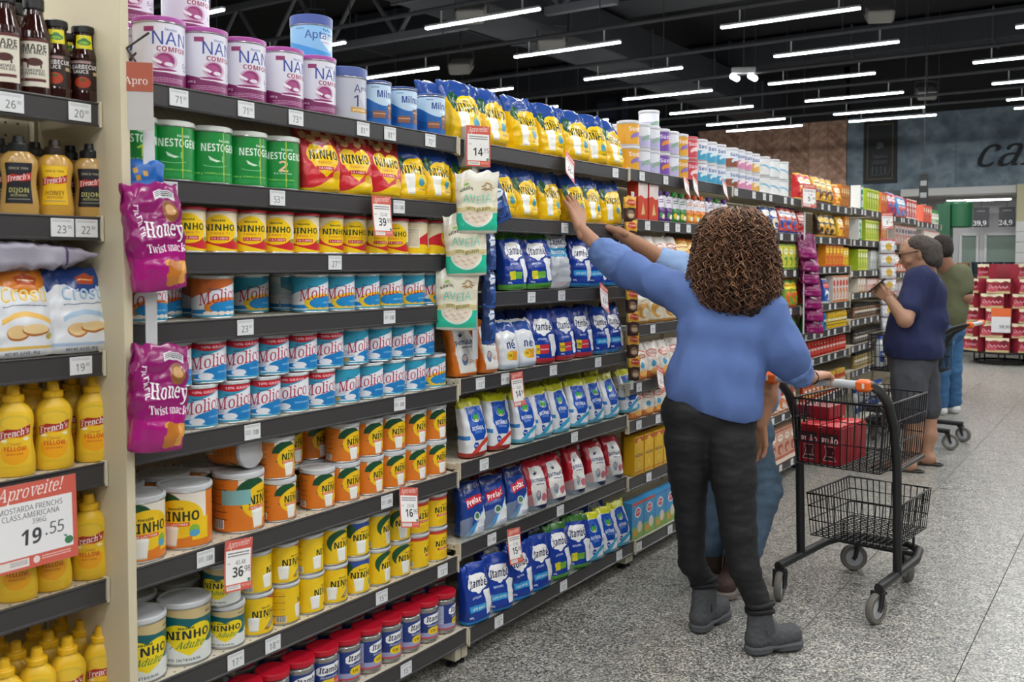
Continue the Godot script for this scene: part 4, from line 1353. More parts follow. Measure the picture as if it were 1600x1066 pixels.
# tags: for each shelf [[px x, tag number], ...]; z0 > z1
func shelving(called: String, label: String, z0: float, z1: float, levels: Array, tags: Array, xf := XS, dep := DEP, low := 0.04, feet := true) -> Node3D:
	var t := thing(called, label, "shelving", Vector3(xf - dep * 0.5, 0, (z0 + z1) * 0.5))
	var org := t.position
	var cream := mat(hexc("cdc4ae"), 0.5)
	var L := z0 - z1
	var hb: float = levels[0] + 0.03
	part(t, "back_panel", bx(Vector3(-dep * 0.5 - 0.03, hb * 0.5 + 0.04, 0), Vector3(0.02, hb - 0.08, L - 0.03), 0.002), perforated())
	for s in [-1, 1]:
		part(t, "upright", bx(Vector3(-dep * 0.5 - 0.03, hb * 0.5, s * (L * 0.5 - 0.0075)), Vector3(0.06, hb, 0.014), 0.003), cream)
	for k in levels.size():
		var y: float = levels[k]
		var ex: float = low if k == levels.size() - 1 else 0.0
		var dk := Msh.new()
		dk.box(Vector3(ex * 0.5 - 0.004, y - 0.012, 0), Vector3(dep + ex - 0.012, 0.022, L - 0.012), 0.002)
		var d := part(t, "shelf", dk.done(), perforated())
		var rl := Msh.new()
		var fx := dep * 0.5 + ex
		var z := L * 0.5 - 0.008
		# profile of the price rail: top lip, leaning face, curled lower edge
		var pf := [Vector2(-0.012, 0.0), Vector2(-0.001, 0.002), Vector2(0.0, -0.001), Vector2(-0.003, -0.004), Vector2(-0.004, -0.048), Vector2(0.0, -0.051), Vector2(-0.001, -0.055), Vector2(-0.012, -0.054)]
		for e in pf.size():
			var p: Vector2 = pf[e]
			var q: Vector2 = pf[(e + 1) % pf.size()]
			rl.quad(Vector3(fx + q.x, y + q.y, z), Vector3(fx + q.x, y + q.y, -z), Vector3(fx + p.x, y + p.y, -z), Vector3(fx + p.x, y + p.y, z))
		part(d, "price_rail", rl.done(), mat(hexc(rail_col), 0.38))
		for s in [-1, 1]:
			part(d, "end_cap", bx(Vector3(fx - 0.008, y - 0.026, s * (L * 0.5 - 0.0055)), Vector3(0.022, 0.062, 0.008), 0.002), cream)
			if k > 0 and k < levels.size() - 1:
				var br := Msh.new()
				var zz: float = s * (L * 0.5 - 0.016)
				for w in [-0.0012, 0.0012]:
					var pts := [Vector3(-dep * 0.5, y - 0.023, zz + w), Vector3(dep * 0.5 - 0.05, y - 0.023, zz + w), Vector3(dep * 0.5 - 0.05, y - 0.035, zz + w), Vector3(-dep * 0.5, y - 0.09, zz + w)]
					if w > 0: br.quad(pts[0], pts[3], pts[2], pts[1])
					else: br.quad(pts[0], pts[1], pts[2], pts[3])
				part(d, "bracket", br.done(), mat(hexc("8f897c"), 0.5))
		if k < tags.size():
			for e in tags[k]:
				var p := on_x(e[0], e[2] if e.size() > 2 else 400.0, xf + ex)
				part(d, "price_tag", tag_mesh(e[1]), lab("tags"), Vector3(fx - 0.0015, y - 0.026, clampf(p.z - org.z, -L * 0.5 + 0.045, L * 0.5 - 0.045)))
	if feet:
		for s in [1, -1]:
			var zz: float = s * (L * 0.5 - 0.02)
			var f := Msh.new()
			f.box(Vector3(0.0, 0.06, zz), Vector3(dep + low - 0.02, 0.075, 0.035), 0.003)
			part(t, "foot_rail", f.done(), cream)
			var lv := Msh.new()
			lv.lathe([Vector2(0.0, 0.0), Vector2(0.022, 0.0), Vector2(0.022, 0.008), Vector2(0.009, 0.012), Vector2(0.009, 0.03), Vector2(0, 0.03)], 12, Vector3(dep * 0.5 - 0.02, 0, zz))
			part(t, "levelling_foot", lv.done(), mat(hexc("141416"), 0.5))
	return t
# ---------------------------------------------------------------- people: joints with radii, joined by a smooth minimum and meshed as surface nets
# a bone is [from, to, radius from, radius to] or with [.., axis, squash]: flattened along the axis
func sdf(bones: Array, cell: float, k := 0.03, bump := 0.0, bump_scale := Vector3(6, 6, 6), sd := 1, ground := false, ridged := false) -> Msh:
	var lo := Vector3.ONE * 1e9
	var hi := -lo
	for b in bones:
		var r: float = maxf(b[2], b[3]) + k * 0.6 + cell * 2.5
		lo = lo.min((b[0] as Vector3) - Vector3.ONE * r).min((b[1] as Vector3) - Vector3.ONE * r)
		hi = hi.max((b[0] as Vector3) + Vector3.ONE * r).max((b[1] as Vector3) + Vector3.ONE * r)
	var nx := int(ceil((hi.x - lo.x) / cell)) + 1
	var ny := int(ceil((hi.y - lo.y) / cell)) + 1
	var nz := int(ceil((hi.z - lo.z) / cell)) + 1
	var sy := nx
	var sz := nx * ny
	var fld := PackedFloat32Array()
	fld.resize(nx * ny * nz)
	fld.fill(9.0)
	for b in bones:
		var A: Vector3 = b[0]
		var B: Vector3 = b[1]
		var ra: float = b[2]
		var rb: float = b[3]
		var ba := B - A
		var dd := maxf(ba.length_squared(), 1e-9)
		var sq := 1.0
		var ax := Vector3.ZERO
		if b.size() > 4:
			ax = b[4]; sq = b[5]
		var pad := maxf(ra, rb) + k * 0.6 + cell * 2.0
		var l := ((A.min(B) - Vector3.ONE * pad - lo) / cell).floor()
		var u := ((A.max(B) + Vector3.ONE * pad - lo) / cell).ceil()
		var ix0 := maxi(0, int(l.x))
		var ix1 := mini(nx - 1, int(u.x))
		for iz in range(maxi(0, int(l.z)), mini(nz - 1, int(u.z)) + 1):
			for iy in range(maxi(0, int(l.y)), mini(ny - 1, int(u.y)) + 1):
				var id := iz * sz + iy * sy + ix0
				var p := lo + Vector3(ix0, iy, iz) * cell - A
				for ix in range(ix0, ix1 + 1):
					var q := p
					if sq != 1.0: q += ax * (p.dot(ax) * (sq - 1.0))
					var h := clampf(q.dot(ba) / dd, 0.0, 1.0)
					var d := (q - ba * h).length() - (ra + (rb - ra) * h)
					var f := fld[id]
					if f > 8.0: fld[id] = d
					else:
						var e := maxf(k - absf(f - d), 0.0) / k
						fld[id] = minf(f, d) - e * e * k * 0.25
					id += 1
					p.x += cell
	var m := Msh.new()
	var vid := PackedInt32Array()
	vid.resize(nx * ny * nz)
	vid.fill(-1)
	var offs := [0, 1, sy, sy + 1, sz, sz + 1, sz + sy, sz + sy + 1]
	var cor := [Vector3(0, 0, 0), Vector3(1, 0, 0), Vector3(0, 1, 0), Vector3(1, 1, 0), Vector3(0, 0, 1), Vector3(1, 0, 1), Vector3(0, 1, 1), Vector3(1, 1, 1)]
	var edges := [[0, 1], [2, 3], [4, 5], [6, 7], [0, 2], [1, 3], [4, 6], [5, 7], [0, 4], [1, 5], [2, 6], [3, 7]]
	var lim := cell * 3.2
	for iz in nz - 1:
		for iy in ny - 1:
			var id := iz * sz + iy * sy
			for ix in nx - 1:
				var f0 := fld[id]
				if f0 < lim and f0 > -lim:
					var s := 0
					for c in 8:
						if fld[id + offs[c]] < 0.0: s += 1
					if s > 0 and s < 8:
						var sum := Vector3.ZERO
						var n := 0
						for e in edges:
							var a: float = fld[id + offs[e[0]]]
							var b: float = fld[id + offs[e[1]]]
							if (a < 0.0) != (b < 0.0):
								sum += (cor[e[0]] as Vector3).lerp(cor[e[1]], a / (a - b))
								n += 1
						vid[id] = m.vert(lo + (Vector3(ix, iy, iz) + sum / n) * cell, Vector3.ZERO)
				id += 1
	for iz in range(1, nz - 1):
		for iy in range(1, ny - 1):
			var id := iz * sz + iy * sy + 1
			for ix in range(1, nx - 1):
				var f0 := fld[id]
				if f0 < lim and f0 > -lim:
					var inside := f0 < 0.0
					for ax in 3:
						var st: int = [1, sy, sz][ax]
						if (fld[id + st] < 0.0) != inside:
							var o1: int = [sy, sz, 1][ax]
							var o2: int = [sz, 1, sy][ax]
							var a := vid[id - o1 - o2]
							var b := vid[id - o2]
							var c := vid[id]
							var d := vid[id - o1]
							if a < 0 or b < 0 or c < 0 or d < 0: continue
							if inside:
								m.tri(a, c, b); m.tri(a, d, c)
							else:
								m.tri(a, b, c); m.tri(a, c, d)
				id += 1
	m.face_normals()
	if bump > 0.0:
		var nn := FastNoiseLite.new()
		nn.seed = sd
		nn.frequency = 1.0
		nn.fractal_octaves = 2 if ridged else 3
		for q in m.v.size():
			var p := m.v[q] * bump_scale
			var g := nn.get_noise_3dv(p)
			if ridged: g = 0.55 - 2.2 * absf(g)
			m.v[q] += m.n[q] * g * bump
		m.face_normals()
	if ground:
		for q in m.v.size():
			if m.v[q].y < 0.0: m.v[q].y = 0.0
		m.face_normals()
	return m
func bone(a: Vector3, b: Vector3, ra: float, rb: float) -> Array:
	return [a, b, ra, rb]
# a chain of [point, radius] pairs
func chain(out: Array, pts: Array) -> void:
	for k in pts.size() - 1: out.append([pts[k][0], pts[k + 1][0], pts[k][1], pts[k + 1][1]])
# five fingers: dir to the fingertips, nrm out of the palm, side towards the thumb
func hand(wrist: Vector3, dir: Vector3, nrm: Vector3, side: Vector3, curl: Array, thumb_in := 0.3, s := 1.0) -> Msh:
	dir = dir.normalized()
	side = (side - dir * side.dot(dir)).normalized()
	nrm = (nrm - dir * nrm.dot(dir) - side * nrm.dot(side)).normalized()
	var b := []
	var lens := [0.070, 0.078, 0.072, 0.056]
	for f in 4:
		var kn := wrist + (dir * (0.088 - 0.006 * absf(f - 1.2)) + side * (0.030 - 0.020 * f)) * s
		b.append([wrist + side * (0.016 - 0.010 * f) * s + dir * 0.005, kn, 0.016 * s, 0.0125 * s])
		var d := (dir + side * (0.10 - 0.07 * f)).normalized()
		var ax := d.cross(nrm).normalized()
		var p := kn
		var an := 0.0
		var fr := [0.46, 0.30, 0.24]
		var cl: float = curl[f] if f < curl.size() else curl[-1]
		for j in 3:
			an += cl * [0.8, 1.1, 0.8][j]
			var q: Vector3 = p + d.rotated(ax, an) * lens[f] * fr[j] * s
			b.append([p, q, (0.0098 - 0.0009 * j) * s, (0.0090 - 0.0010 * j) * s])
			p = q
	var t0 := wrist + (dir * 0.018 + side * 0.020) * s
	var t1 := wrist + (dir * 0.052 + side * 0.046 + nrm * 0.012 * thumb_in) * s
	var t2 := t1 + (dir * 0.032 + side * (0.016 - 0.02 * thumb_in) + nrm * 0.022 * thumb_in) * s
	var t3 := t2 + (dir * 0.026 - side * 0.006 * thumb_in + nrm * 0.018 * thumb_in) * s
	b.append([t0, t1, 0.016 * s, 0.0125 * s]); b.append([t1, t2, 0.0118 * s, 0.0105 * s]); b.append([t2, t3, 0.0102 * s, 0.0082 * s])
	b.append([wrist - dir * 0.035 * s, wrist + dir * 0.01, 0.024 * s, 0.021 * s, nrm, 1.25])
	return sdf(b, 0.0042 * s, 0.007)
# a head: centre of the skull, facing, hair left to the caller
func head_bones(c: Vector3, face: Vector3, s := 1.0) -> Array:
	face = face.normalized()
	var side := face.cross(Vector3.UP).normalized()
	var up := side.cross(face).normalized()
	var p := func(f: float, u: float, w: float) -> Vector3: return c + (face * f + up * u + side * w) * s
	var b := [[p.call(-0.022, 0.02, 0), p.call(0.015, 0.025, 0), 0.088 * s, 0.082 * s, side, 1.18], [p.call(0.03, -0.01, 0), p.call(0.035, -0.075, 0), 0.066 * s, 0.046 * s, side, 1.1], [p.call(0.055, -0.085, 0), p.call(0.06, -0.093, 0), 0.026 * s, 0.024 * s]]
	b.append([p.call(0.088, 0.002, 0), p.call(0.108, -0.034, 0), 0.010 * s, 0.014 * s])       # nose
	b.append([p.call(0.078, 0.03, -0.04), p.call(0.078, 0.03, 0.04), 0.016 * s, 0.016 * s])    # brow
	b.append([p.call(0.084, -0.062, -0.02), p.call(0.084, -0.062, 0.02), 0.011 * s, 0.011 * s])  # lips
	for w in [-1, 1]:
		b.append([p.call(0.062, -0.03, 0.035 * w), p.call(0.06, -0.035, 0.04 * w), 0.026 * s, 0.024 * s])
		b.append([p.call(-0.012, 0.012, 0.076 * w), p.call(-0.004, -0.028, 0.074 * w), 0.017 * s, 0.012 * s, side, 1.6])   # ear
	return b

func skin(c: String) -> StandardMaterial3D:
	var m := mat(hexc(c), 0.55)
	m.subsurf_scatter_enabled = true
	m.subsurf_scatter_strength = 0.15
	return m
var weave: ImageTexture
func cloth(c: String, c2: String, _sd: int, scale := 14.0, rough := 0.85) -> StandardMaterial3D:
	if weave == null: weave = noise_tex(256, 0.05, [Color(0.93, 0.93, 0.93), Color(1, 1, 1)], 31, 4)
	var m := tri_mat(weave, scale, rough)
	m.albedo_color = hexc(c2).lerp(hexc(c), 0.1)
	return m

func ringlets(c: Vector3, env: Array, count: int, sd: int, cols: Array, zs: float) -> Msh:
	# env: rows [height over c, radius]; strands hang along this outline in loose coils
	var r := RandomNumberGenerator.new()
	r.seed = sd
	var m := Msh.new()
	var rad := func(h: float) -> float:
		for k in env.size() - 1:
			if h <= env[k][0] and h >= env[k + 1][0]:
				return lerpf(env[k + 1][1], env[k][1], (h - env[k + 1][0]) / (env[k][0] - env[k + 1][0]))
		return env[-1][1] if h < env[-1][0] else env[0][1]
	for s in count:
		var phi := r.randf() * TAU
		var lay := sqrt(r.randf_range(0.45, 1.0))
		var h0: float = r.randf_range(env[-1][0] + 0.09, env[0][0] - 0.004)
		if r.randf() < 0.35: h0 = r.randf_range(env[0][0] - 0.06, env[0][0] - 0.004)
		var h1 := maxf(h0 - r.randf_range(0.09, 0.17), env[-1][0] - r.randf_range(0.0, 0.03))
		var pts := []
		var rs := []
		var n := int((h0 - h1) / 0.0065) + 3
		var cr0 := r.randf_range(0.005, 0.011)
		var tw := r.randf_range(150.0, 230.0) * (1.0 if r.randf() < 0.5 else -1.0)
		var ph := r.randf() * TAU
		var dr := r.randf_range(-0.5, 0.5)
		for k in n:
			var h := lerpf(h0, h1, float(k) / (n - 1))
			var R: float = rad.call(h) * lay + 0.004
			var a := phi + dr * float(k) / n
			var o := Vector3(cos(a), 0, sin(a))
			var tg := Vector3(-sin(a), 0, cos(a))
			var w := tw * (h0 - h) + ph
			var grow := minf(1.0, k / 5.0)
			pts.append(c + Vector3(o.x * R, h, o.z * R * zs) + (o * cos(w) + tg * sin(w)) * cr0 * grow + Vector3(0, sin(w) * 0.003, 0))
			rs.append(0.0030 * (1.0 - 0.5 * float(k) / n))
		var before := m.v.size()
		m.tube(pts, rs, 4, false, false)
		var col: Color = cols[r.randi() % cols.size()]
		for k in m.v.size() - before: m.c.append(col)
	return m

func boot(heel: Vector3, toe: Vector3, ankle: Vector3, parent: Node3D, called: String, upper: Material, sole: Material, h := 0.15, s := 1.0) -> void:
	var d := (toe - heel).normalized()
	var u := Vector3.UP
	var w := d.cross(u)
	var hl := heel + d * 0.040 * s
	var tp := toe - d * 0.044 * s
	var mid := heel.lerp(toe, 0.52)
	var b := []
	b.append([hl + u * 0.052, mid + u * 0.056, 0.034 * s, 0.036 * s])
	b.append([mid + u * 0.056, tp + u * 0.054, 0.040 * s, 0.042 * s])           # toe cap
	b.append([hl + u * 0.06, Vector3(ankle.x, h, ankle.z), 0.037 * s, 0.043 * s])
	b.append([heel.lerp(toe, 0.42) + u * 0.075, Vector3(ankle.x, h * 0.75, ankle.z) + d * 0.012, 0.034 * s, 0.038 * s])
	part(parent, called, sdf(b, 0.006, 0.022, 0.003, Vector3(50, 50, 50), 3).done(), upper)
	# welted sole with a separate heel block and a lugged edge
	var sb := []
	sb.append([hl + u * 0.027, mid + u * 0.027, 0.043 * s, 0.041 * s, u, 3.0])
	sb.append([mid + u * 0.027, tp + u * 0.027, 0.043 * s, 0.049 * s, u, 3.0])
	sb.append([hl + u * 0.014, hl + d * 0.03 + u * 0.014, 0.042 * s, 0.042 * s, u, 2.6])
	sb.append([heel.lerp(toe, 0.62) + u * 0.013, tp + u * 0.013, 0.043 * s, 0.047 * s, u, 3.2])
	part(parent, "sole", sdf(sb, 0.005, 0.006, 0.0, Vector3.ONE, 1, true).done(), sole)
	# elastic gusset and pull tab
	for q in [-1, 1]:
		var m := Msh.new()
		for k in 7:
			var base: Vector3 = heel.lerp(toe, 0.30 + 0.02 * k) + u * (0.075 + 0.002 * k) + w * (q * 0.037 * s)
			m.tube([base, Vector3(ankle.x, h + 0.012, ankle.z) + d * (-0.012 + 0.005 * k) + w * (q * 0.043 * s)], 0.0032, 5)
		part(parent, "elastic_gusset", m.done(), sole)

func build_woman() -> void:
	var t := thing("person", "person with long curly brown hair, blue shirt and black trousers, one hand on the trolley", "person", Vector3(-1.33, 0, -3.5))
	var o := Node3D.new()
	var off := -t.position
	# joints
	var hc := at(1150, 392, 3.70)
	var ls := at(1080, 466, 3.76)
	var rs := at(1196, 488, 3.66)
	var el := at(985, 424, 3.93)
	var cl := at(944, 396, 3.98)
	var wl := at(906, 356, 4.02)
	var er := at(1231, 560, 3.66)
	var crr := at(1250, 585, 3.70)
	var wr := at(1268, 590, 3.76)
	var hl := at(1078, 660, 3.70)
	var hr := at(1140, 668, 3.66)
	var kl := at(1079, 815, 3.72)
	var kr := at(1154, 832, 3.60)
	var al := Vector3(-1.449, 0.16, -3.545)
	var ar := Vector3(-1.185, 0.16, -3.435)
	# body
	var b := head_bones(hc, Vector3(-0.35, -0.05, -1.0))
	chain(b, [[hc + Vector3(0, -0.08, 0.0), 0.052], [at(1145, 462, 3.76), 0.055]])
	chain(b, [[ls, 0.045], [el, 0.040], [cl, 0.036], [wl, 0.026]])
	chain(b, [[rs, 0.045], [er, 0.040], [crr, 0.034], [wr, 0.026]])
	b.append([ls, rs, 0.05, 0.05])
	chain(b, [[at(1140, 495, 3.74), 0.075], [at(1118, 610, 3.70), 0.08], [at(1110, 660, 3.69), 0.085]])
	chain(b, [[hl, 0.06], [kl, 0.035], [at(1081, 880, 3.75), 0.03], [al, 0.028]])
	chain(b, [[hr, 0.06], [kr, 0.04], [at(1164, 890, 3.58), 0.032], [ar, 0.028]])
	var body := sdf(b, 0.011, 0.025)
	body.append(hand(wl, Vector3(-0.36, 0.9, -0.14), Vector3(-1, -0.1, -0.35), Vector3(0.1, 0.2, -1.0), [0.16, 0.12, 0.14, 0.2], 0.2, 0.98))
	body.append(hand(wr, cr * 0.62 + cf * 0.55 + Vector3(0, 0.10, 0), Vector3(0, -1, 0), cf * 0.6 - cr * 0.8, [0.75, 0.75, 0.78, 0.8], 0.5, 0.98))
	put(t, "body", body, skin("b08268"), off)
	# shirt
	var s := []
	s.append([ls + Vector3(0, -0.01, 0), rs + Vector3(0, -0.01, 0), 0.066, 0.066])
	s.append([at(1105, 520, 3.72), at(1160, 525, 3.67), 0.112, 0.105])
	s.append([at(1098, 575, 3.71), at(1148, 580, 3.66), 0.122, 0.112])
	s.append([at(1096, 612, 3.71), at(1140, 625, 3.66), 0.135, 0.122])
	s.append([at(1096, 608, 3.71), at(1138, 640, 3.66), 0.133, 0.120])
	chain(s, [[ls, 0.080], [el, 0.064], [cl.lerp(el, 0.3), 0.058]])
	chain(s, [[rs, 0.078], [at(1222, 545, 3.65), 0.073], [er, 0.064], [crr, 0.048]])
	var sm := sdf(s, 0.0075, 0.045, 0.011, Vector3(4.5, 2.6, 4.5), 12, false, true)
	put(t, "shirt", trim_below(sm, at(1035, 617, 3.70), at(1165, 657, 3.66)), cloth("4a649e", "5670aa", 31, 30.0), off)
	# rolled cuffs
	var cu := []
	cu.append([cl, cl.lerp(el, 0.48), 0.066, 0.078])
	put(t, "cuff", sdf(cu, 0.008, 0.01, 0.006, Vector3(20, 20, 20), 4), cloth("5f7ab6", "6783bd", 33, 30.0), off)
	cu = [[crr, crr.lerp(er, 0.35), 0.054, 0.070]]
	put(t, "cuff", sdf(cu, 0.008, 0.01, 0.006, Vector3(20, 20, 20), 5), cloth("5f7ab6", "6783bd", 33, 30.0), off)
	# collar-side yoke seam is hidden by the hair; trousers
	var p := []
	p.append([hl + Vector3(0, 0.04, 0), hr + Vector3(0, 0.04, 0), 0.112, 0.104])
	chain(p, [[at(1076, 688, 3.69), 0.096], [at(1076, 740, 3.70), 0.076], [kl, 0.056], [at(1081, 880, 3.75), 0.049], [Vector3(al.x, 0.19, al.z), 0.045]])
	chain(p, [[at(1141, 692, 3.64), 0.098], [at(1147, 750, 3.62), 0.082], [kr, 0.066], [at(1164, 890, 3.58), 0.055], [Vector3(ar.x, 0.17, ar.z), 0.046]])
	put(t, "trousers", sdf(p, 0.009, 0.02, 0.0045, Vector3(10, 34, 10), 21), mat(hexc("0c0d11"), 0.72), off)
	for e in [[al, 0.2], [ar, 0.185]]:
		for q in 2:
			var m := Msh.new()
			var ring := []
			var c: Vector3 = e[0]
			for a in 20: ring.append(Vector3(c.x + cos(TAU * a / 20) * 0.046, e[1] - 0.022 + q * 0.024 + 0.006 * sin(a * 0.63 + q), c.z + sin(TAU * a / 20) * 0.046))
			m.tube(ring, 0.011, 7, true)
			put(t, "trouser_fold", m, mat(hexc("0c0d11"), 0.72), off)
	var bt := Node3D.new()
	var up := cloth("3b3d40", "4b4d50", 41, 20.0, 0.75)
	var so := cloth("45474b", "54565a", 42, 20.0, 0.8)
	boot(Vector3(-1.218, 0, -3.385) + off, Vector3(-1.075, 0, -3.575) + off, ar + off, t, "boot", up, so, 0.16, 0.98)
	boot(Vector3(-1.455, 0, -3.465) + off, Vector3(-1.430, 0, -3.72) + off, al + off, t, "boot", up, so, 0.19, 0.98)
	# hair
	var env := [[0.170, 0.03], [0.155, 0.085], [0.12, 0.125], [0.06, 0.15], [-0.02, 0.168], [-0.10, 0.182], [-0.15, 0.178], [-0.20, 0.155], [-0.235, 0.12], [-0.262, 0.07]]
	var hb := []
	var hz := hc + Vector3(0.0, -0.0, 0.02)
	for e in env.slice(0, 7): hb.append([hz + Vector3(-(e[1] as float) * 0.32, e[0] as float - 0.04, 0), hz + Vector3((e[1] as float) * 0.32, e[0] as float - 0.04, 0), (e[1] as float) * 0.5, (e[1] as float) * 0.5])
	put(t, "hair", sdf(hb, 0.012, 0.03, 0.02, Vector3(30, 30, 30), 9), mat(hexc("1c100a"), 0.7), off)
	var hm := StandardMaterial3D.new()
	hm.vertex_color_use_as_albedo = true
	hm.roughness = 0.45
	var rl := ringlets(hz + off, env, 1700, 77, [Color(0.06, 0.026, 0.014), Color(0.11, 0.05, 0.026), Color(0.19, 0.088, 0.044), Color(0.26, 0.13, 0.066), Color(0.14, 0.062, 0.032), Color(0.08, 0.036, 0.018)], 0.8)
	part(t, "curls", rl.done(), hm)
	var wb := Msh.new()
	var ring := []
	var hd := (cr * 0.62 + cf * 0.55).normalized()
	var hn := hd.cross(Vector3.UP).normalized()
	for a in 16: ring.append(wr + off + hd * 0.004 + hn * (cos(TAU * a / 16) * 0.028) + Vector3.UP * (sin(TAU * a / 16) * 0.026))
	wb.tube(ring, 0.003, 6, true)
	part(t, "bracelet", wb.done(), mat(hexc("0c0c0e"), 0.5))
	o.free(); bt.free()

func put(parent: Node3D, called: String, m: Msh, mt: Material, off: Vector3) -> MeshInstance3D:
	for k in m.v.size(): m.v[k] += off
	if m.smooth == false and m.n.size() and m.n[0] == Vector3.ZERO: m.face_normals()
	return part(parent, called, m.done(), mt)
# cut a garment along a line between two points: lower vertices are pulled up to the hem
func trim_below(m: Msh, a: Vector3, b: Vector3) -> Msh:
	for k in m.v.size():
		var p := m.v[k]
		var f := (p - a).dot(cr) / (b - a).dot(cr)
		var y := lerpf(a.y, b.y, clampf(f, -0.1, 1.3)) - 0.012 * sin(clampf(f, 0, 1) * PI)
		if f > 0.9: y += (f - 0.9) * 0.12
		if p.y < y and f > -0.3 and f < 1.32: m.v[k].y = y + (p.y - y) * 0.04
	m.face_normals()
	return m

func build_helper() -> void:      # the person half hidden behind the first one
	var t := thing("person", "person in light blue shirt and faded jeans mostly hidden behind the curly-haired person", "person", Vector3(-1.55, 0, -4.1))
	var off := -t.position
	var hc := Vector3(-1.62, 1.52, -4.12)
	var ls := at(1100, 455, 4.33)
	var el := at(1040, 408, 4.40)
	var wl := at(964, 362, 4.36)
	var rs := at(1186, 478, 4.18)
	var er := at(1203, 585, 4.06)
	var wr := at(1188, 665, 4.02)
	var hp := at(1150, 668, 4.28)
	var la := Vector3(-1.645, 0.14, -4.13)
	var ra := Vector3(-1.50, 0.14, -4.03)
	var b := head_bones(hc, Vector3(-1, 0, -0.2))
	chain(b, [[hc + Vector3(0.02, -0.08, 0), 0.055], [at(1148, 470, 4.28), 0.06]])
	chain(b, [[ls, 0.045], [el, 0.042], [wl, 0.028]])
	chain(b, [[rs, 0.045], [er, 0.043], [at(1198, 620, 4.05), 0.042], [wr, 0.030]])
	b.append([ls, rs, 0.05, 0.05])
	chain(b, [[at(1145, 490, 4.28), 0.09], [hp, 0.09]])
	chain(b, [[hp + Vector3(-0.06, 0, -0.05), 0.07], [Vector3(-1.66, 0.45, -4.16), 0.04], [la, 0.03]])
	chain(b, [[hp + Vector3(0.06, 0, 0.03), 0.07], [Vector3(-1.42, 0.45, -4.12), 0.04], [ra, 0.03]])
	var body := sdf(b, 0.013, 0.025)
	body.append(hand(wl, Vector3(-0.75, 0.25, 0.15), Vector3(-0.4, -0.9, -0.1), Vector3(0.1, 0.3, 1.0), [0.35, 0.3, 0.3, 0.35], 0.4, 1.0))
	body.append(hand(wr, Vector3(-0.05, -1.0, 0.05), Vector3(-0.3, 0, 1.0), Vector3(-1, 0, -0.2), [0.25, 0.25, 0.3, 0.3], 0.3, 1.0))
	put(t, "body", body, skin("a8795c"), off)
	var s := []
	s.append([ls, rs, 0.075, 0.075])
	s.append([at(1120, 530, 4.3), at(1172, 535, 4.26), 0.12, 0.115])
	s.append([at(1125, 600, 4.3), at(1178, 605, 4.26), 0.125, 0.115])
	s.append([at(1130, 625, 4.3), at(1182, 620, 4.27), 0.11, 0.10])
	chain(s, [[ls, 0.085], [at(1062, 418, 4.38), 0.066], [el, 0.060]])
	chain(s, [[rs, 0.085], [at(1200, 545, 4.10), 0.068], [at(1203, 566, 4.08), 0.060]])
	put(t, "shirt", sdf(s, 0.014, 0.03, 0.012, Vector3(9, 6, 9), 5), cloth("7f9fd0", "93b0da", 51, 10.0), off)
	var p := []
	p.append([hp + Vector3(-0.06, 0.0, -0.04), hp + Vector3(0.05, 0, 0.03), 0.13, 0.125])
	chain(p, [[hp + Vector3(-0.06, -0.06, -0.05), 0.105], [Vector3(-1.66, 0.45, -4.16), 0.085], [Vector3(-1.65, 0.17, -4.14), 0.078]])
	chain(p, [[hp + Vector3(0.06, -0.06, 0.02), 0.105], [Vector3(-1.42, 0.45, -4.12), 0.088], [Vector3(-1.48, 0.17, -4.05), 0.082]])
	put(t, "jeans", sdf(p, 0.014, 0.03, 0.012, Vector3(9, 20, 9), 6), cloth("3f566e", "586f86", 52, 8.0), off)
	var up := cloth("2d1a16", "43302a", 53, 20.0, 0.7)
	var toe := cloth("6f665e", "7f766e", 54, 20.0, 0.8)
	boot(Vector3(-1.54, 0, -4.16) + off, Vector3(-1.50, 0, -3.87) + off, ra + off, t, "boot", up, toe, 0.17, 1.1)
	boot(Vector3(-1.60, 0, -4.10) + off, Vector3(-1.74, 0, -4.30) + off, la + off, t, "boot", up, toe, 0.17, 1.1)
	var hb := [[hc + Vector3(0.02, 0.05, 0), hc + Vector3(0.04, 0.0, 0), 0.10, 0.095]]
	put(t, "hair", sdf(hb, 0.014, 0.02, 0.01, Vector3(40, 40, 40), 4), mat(hexc("1e1612"), 0.8), off)

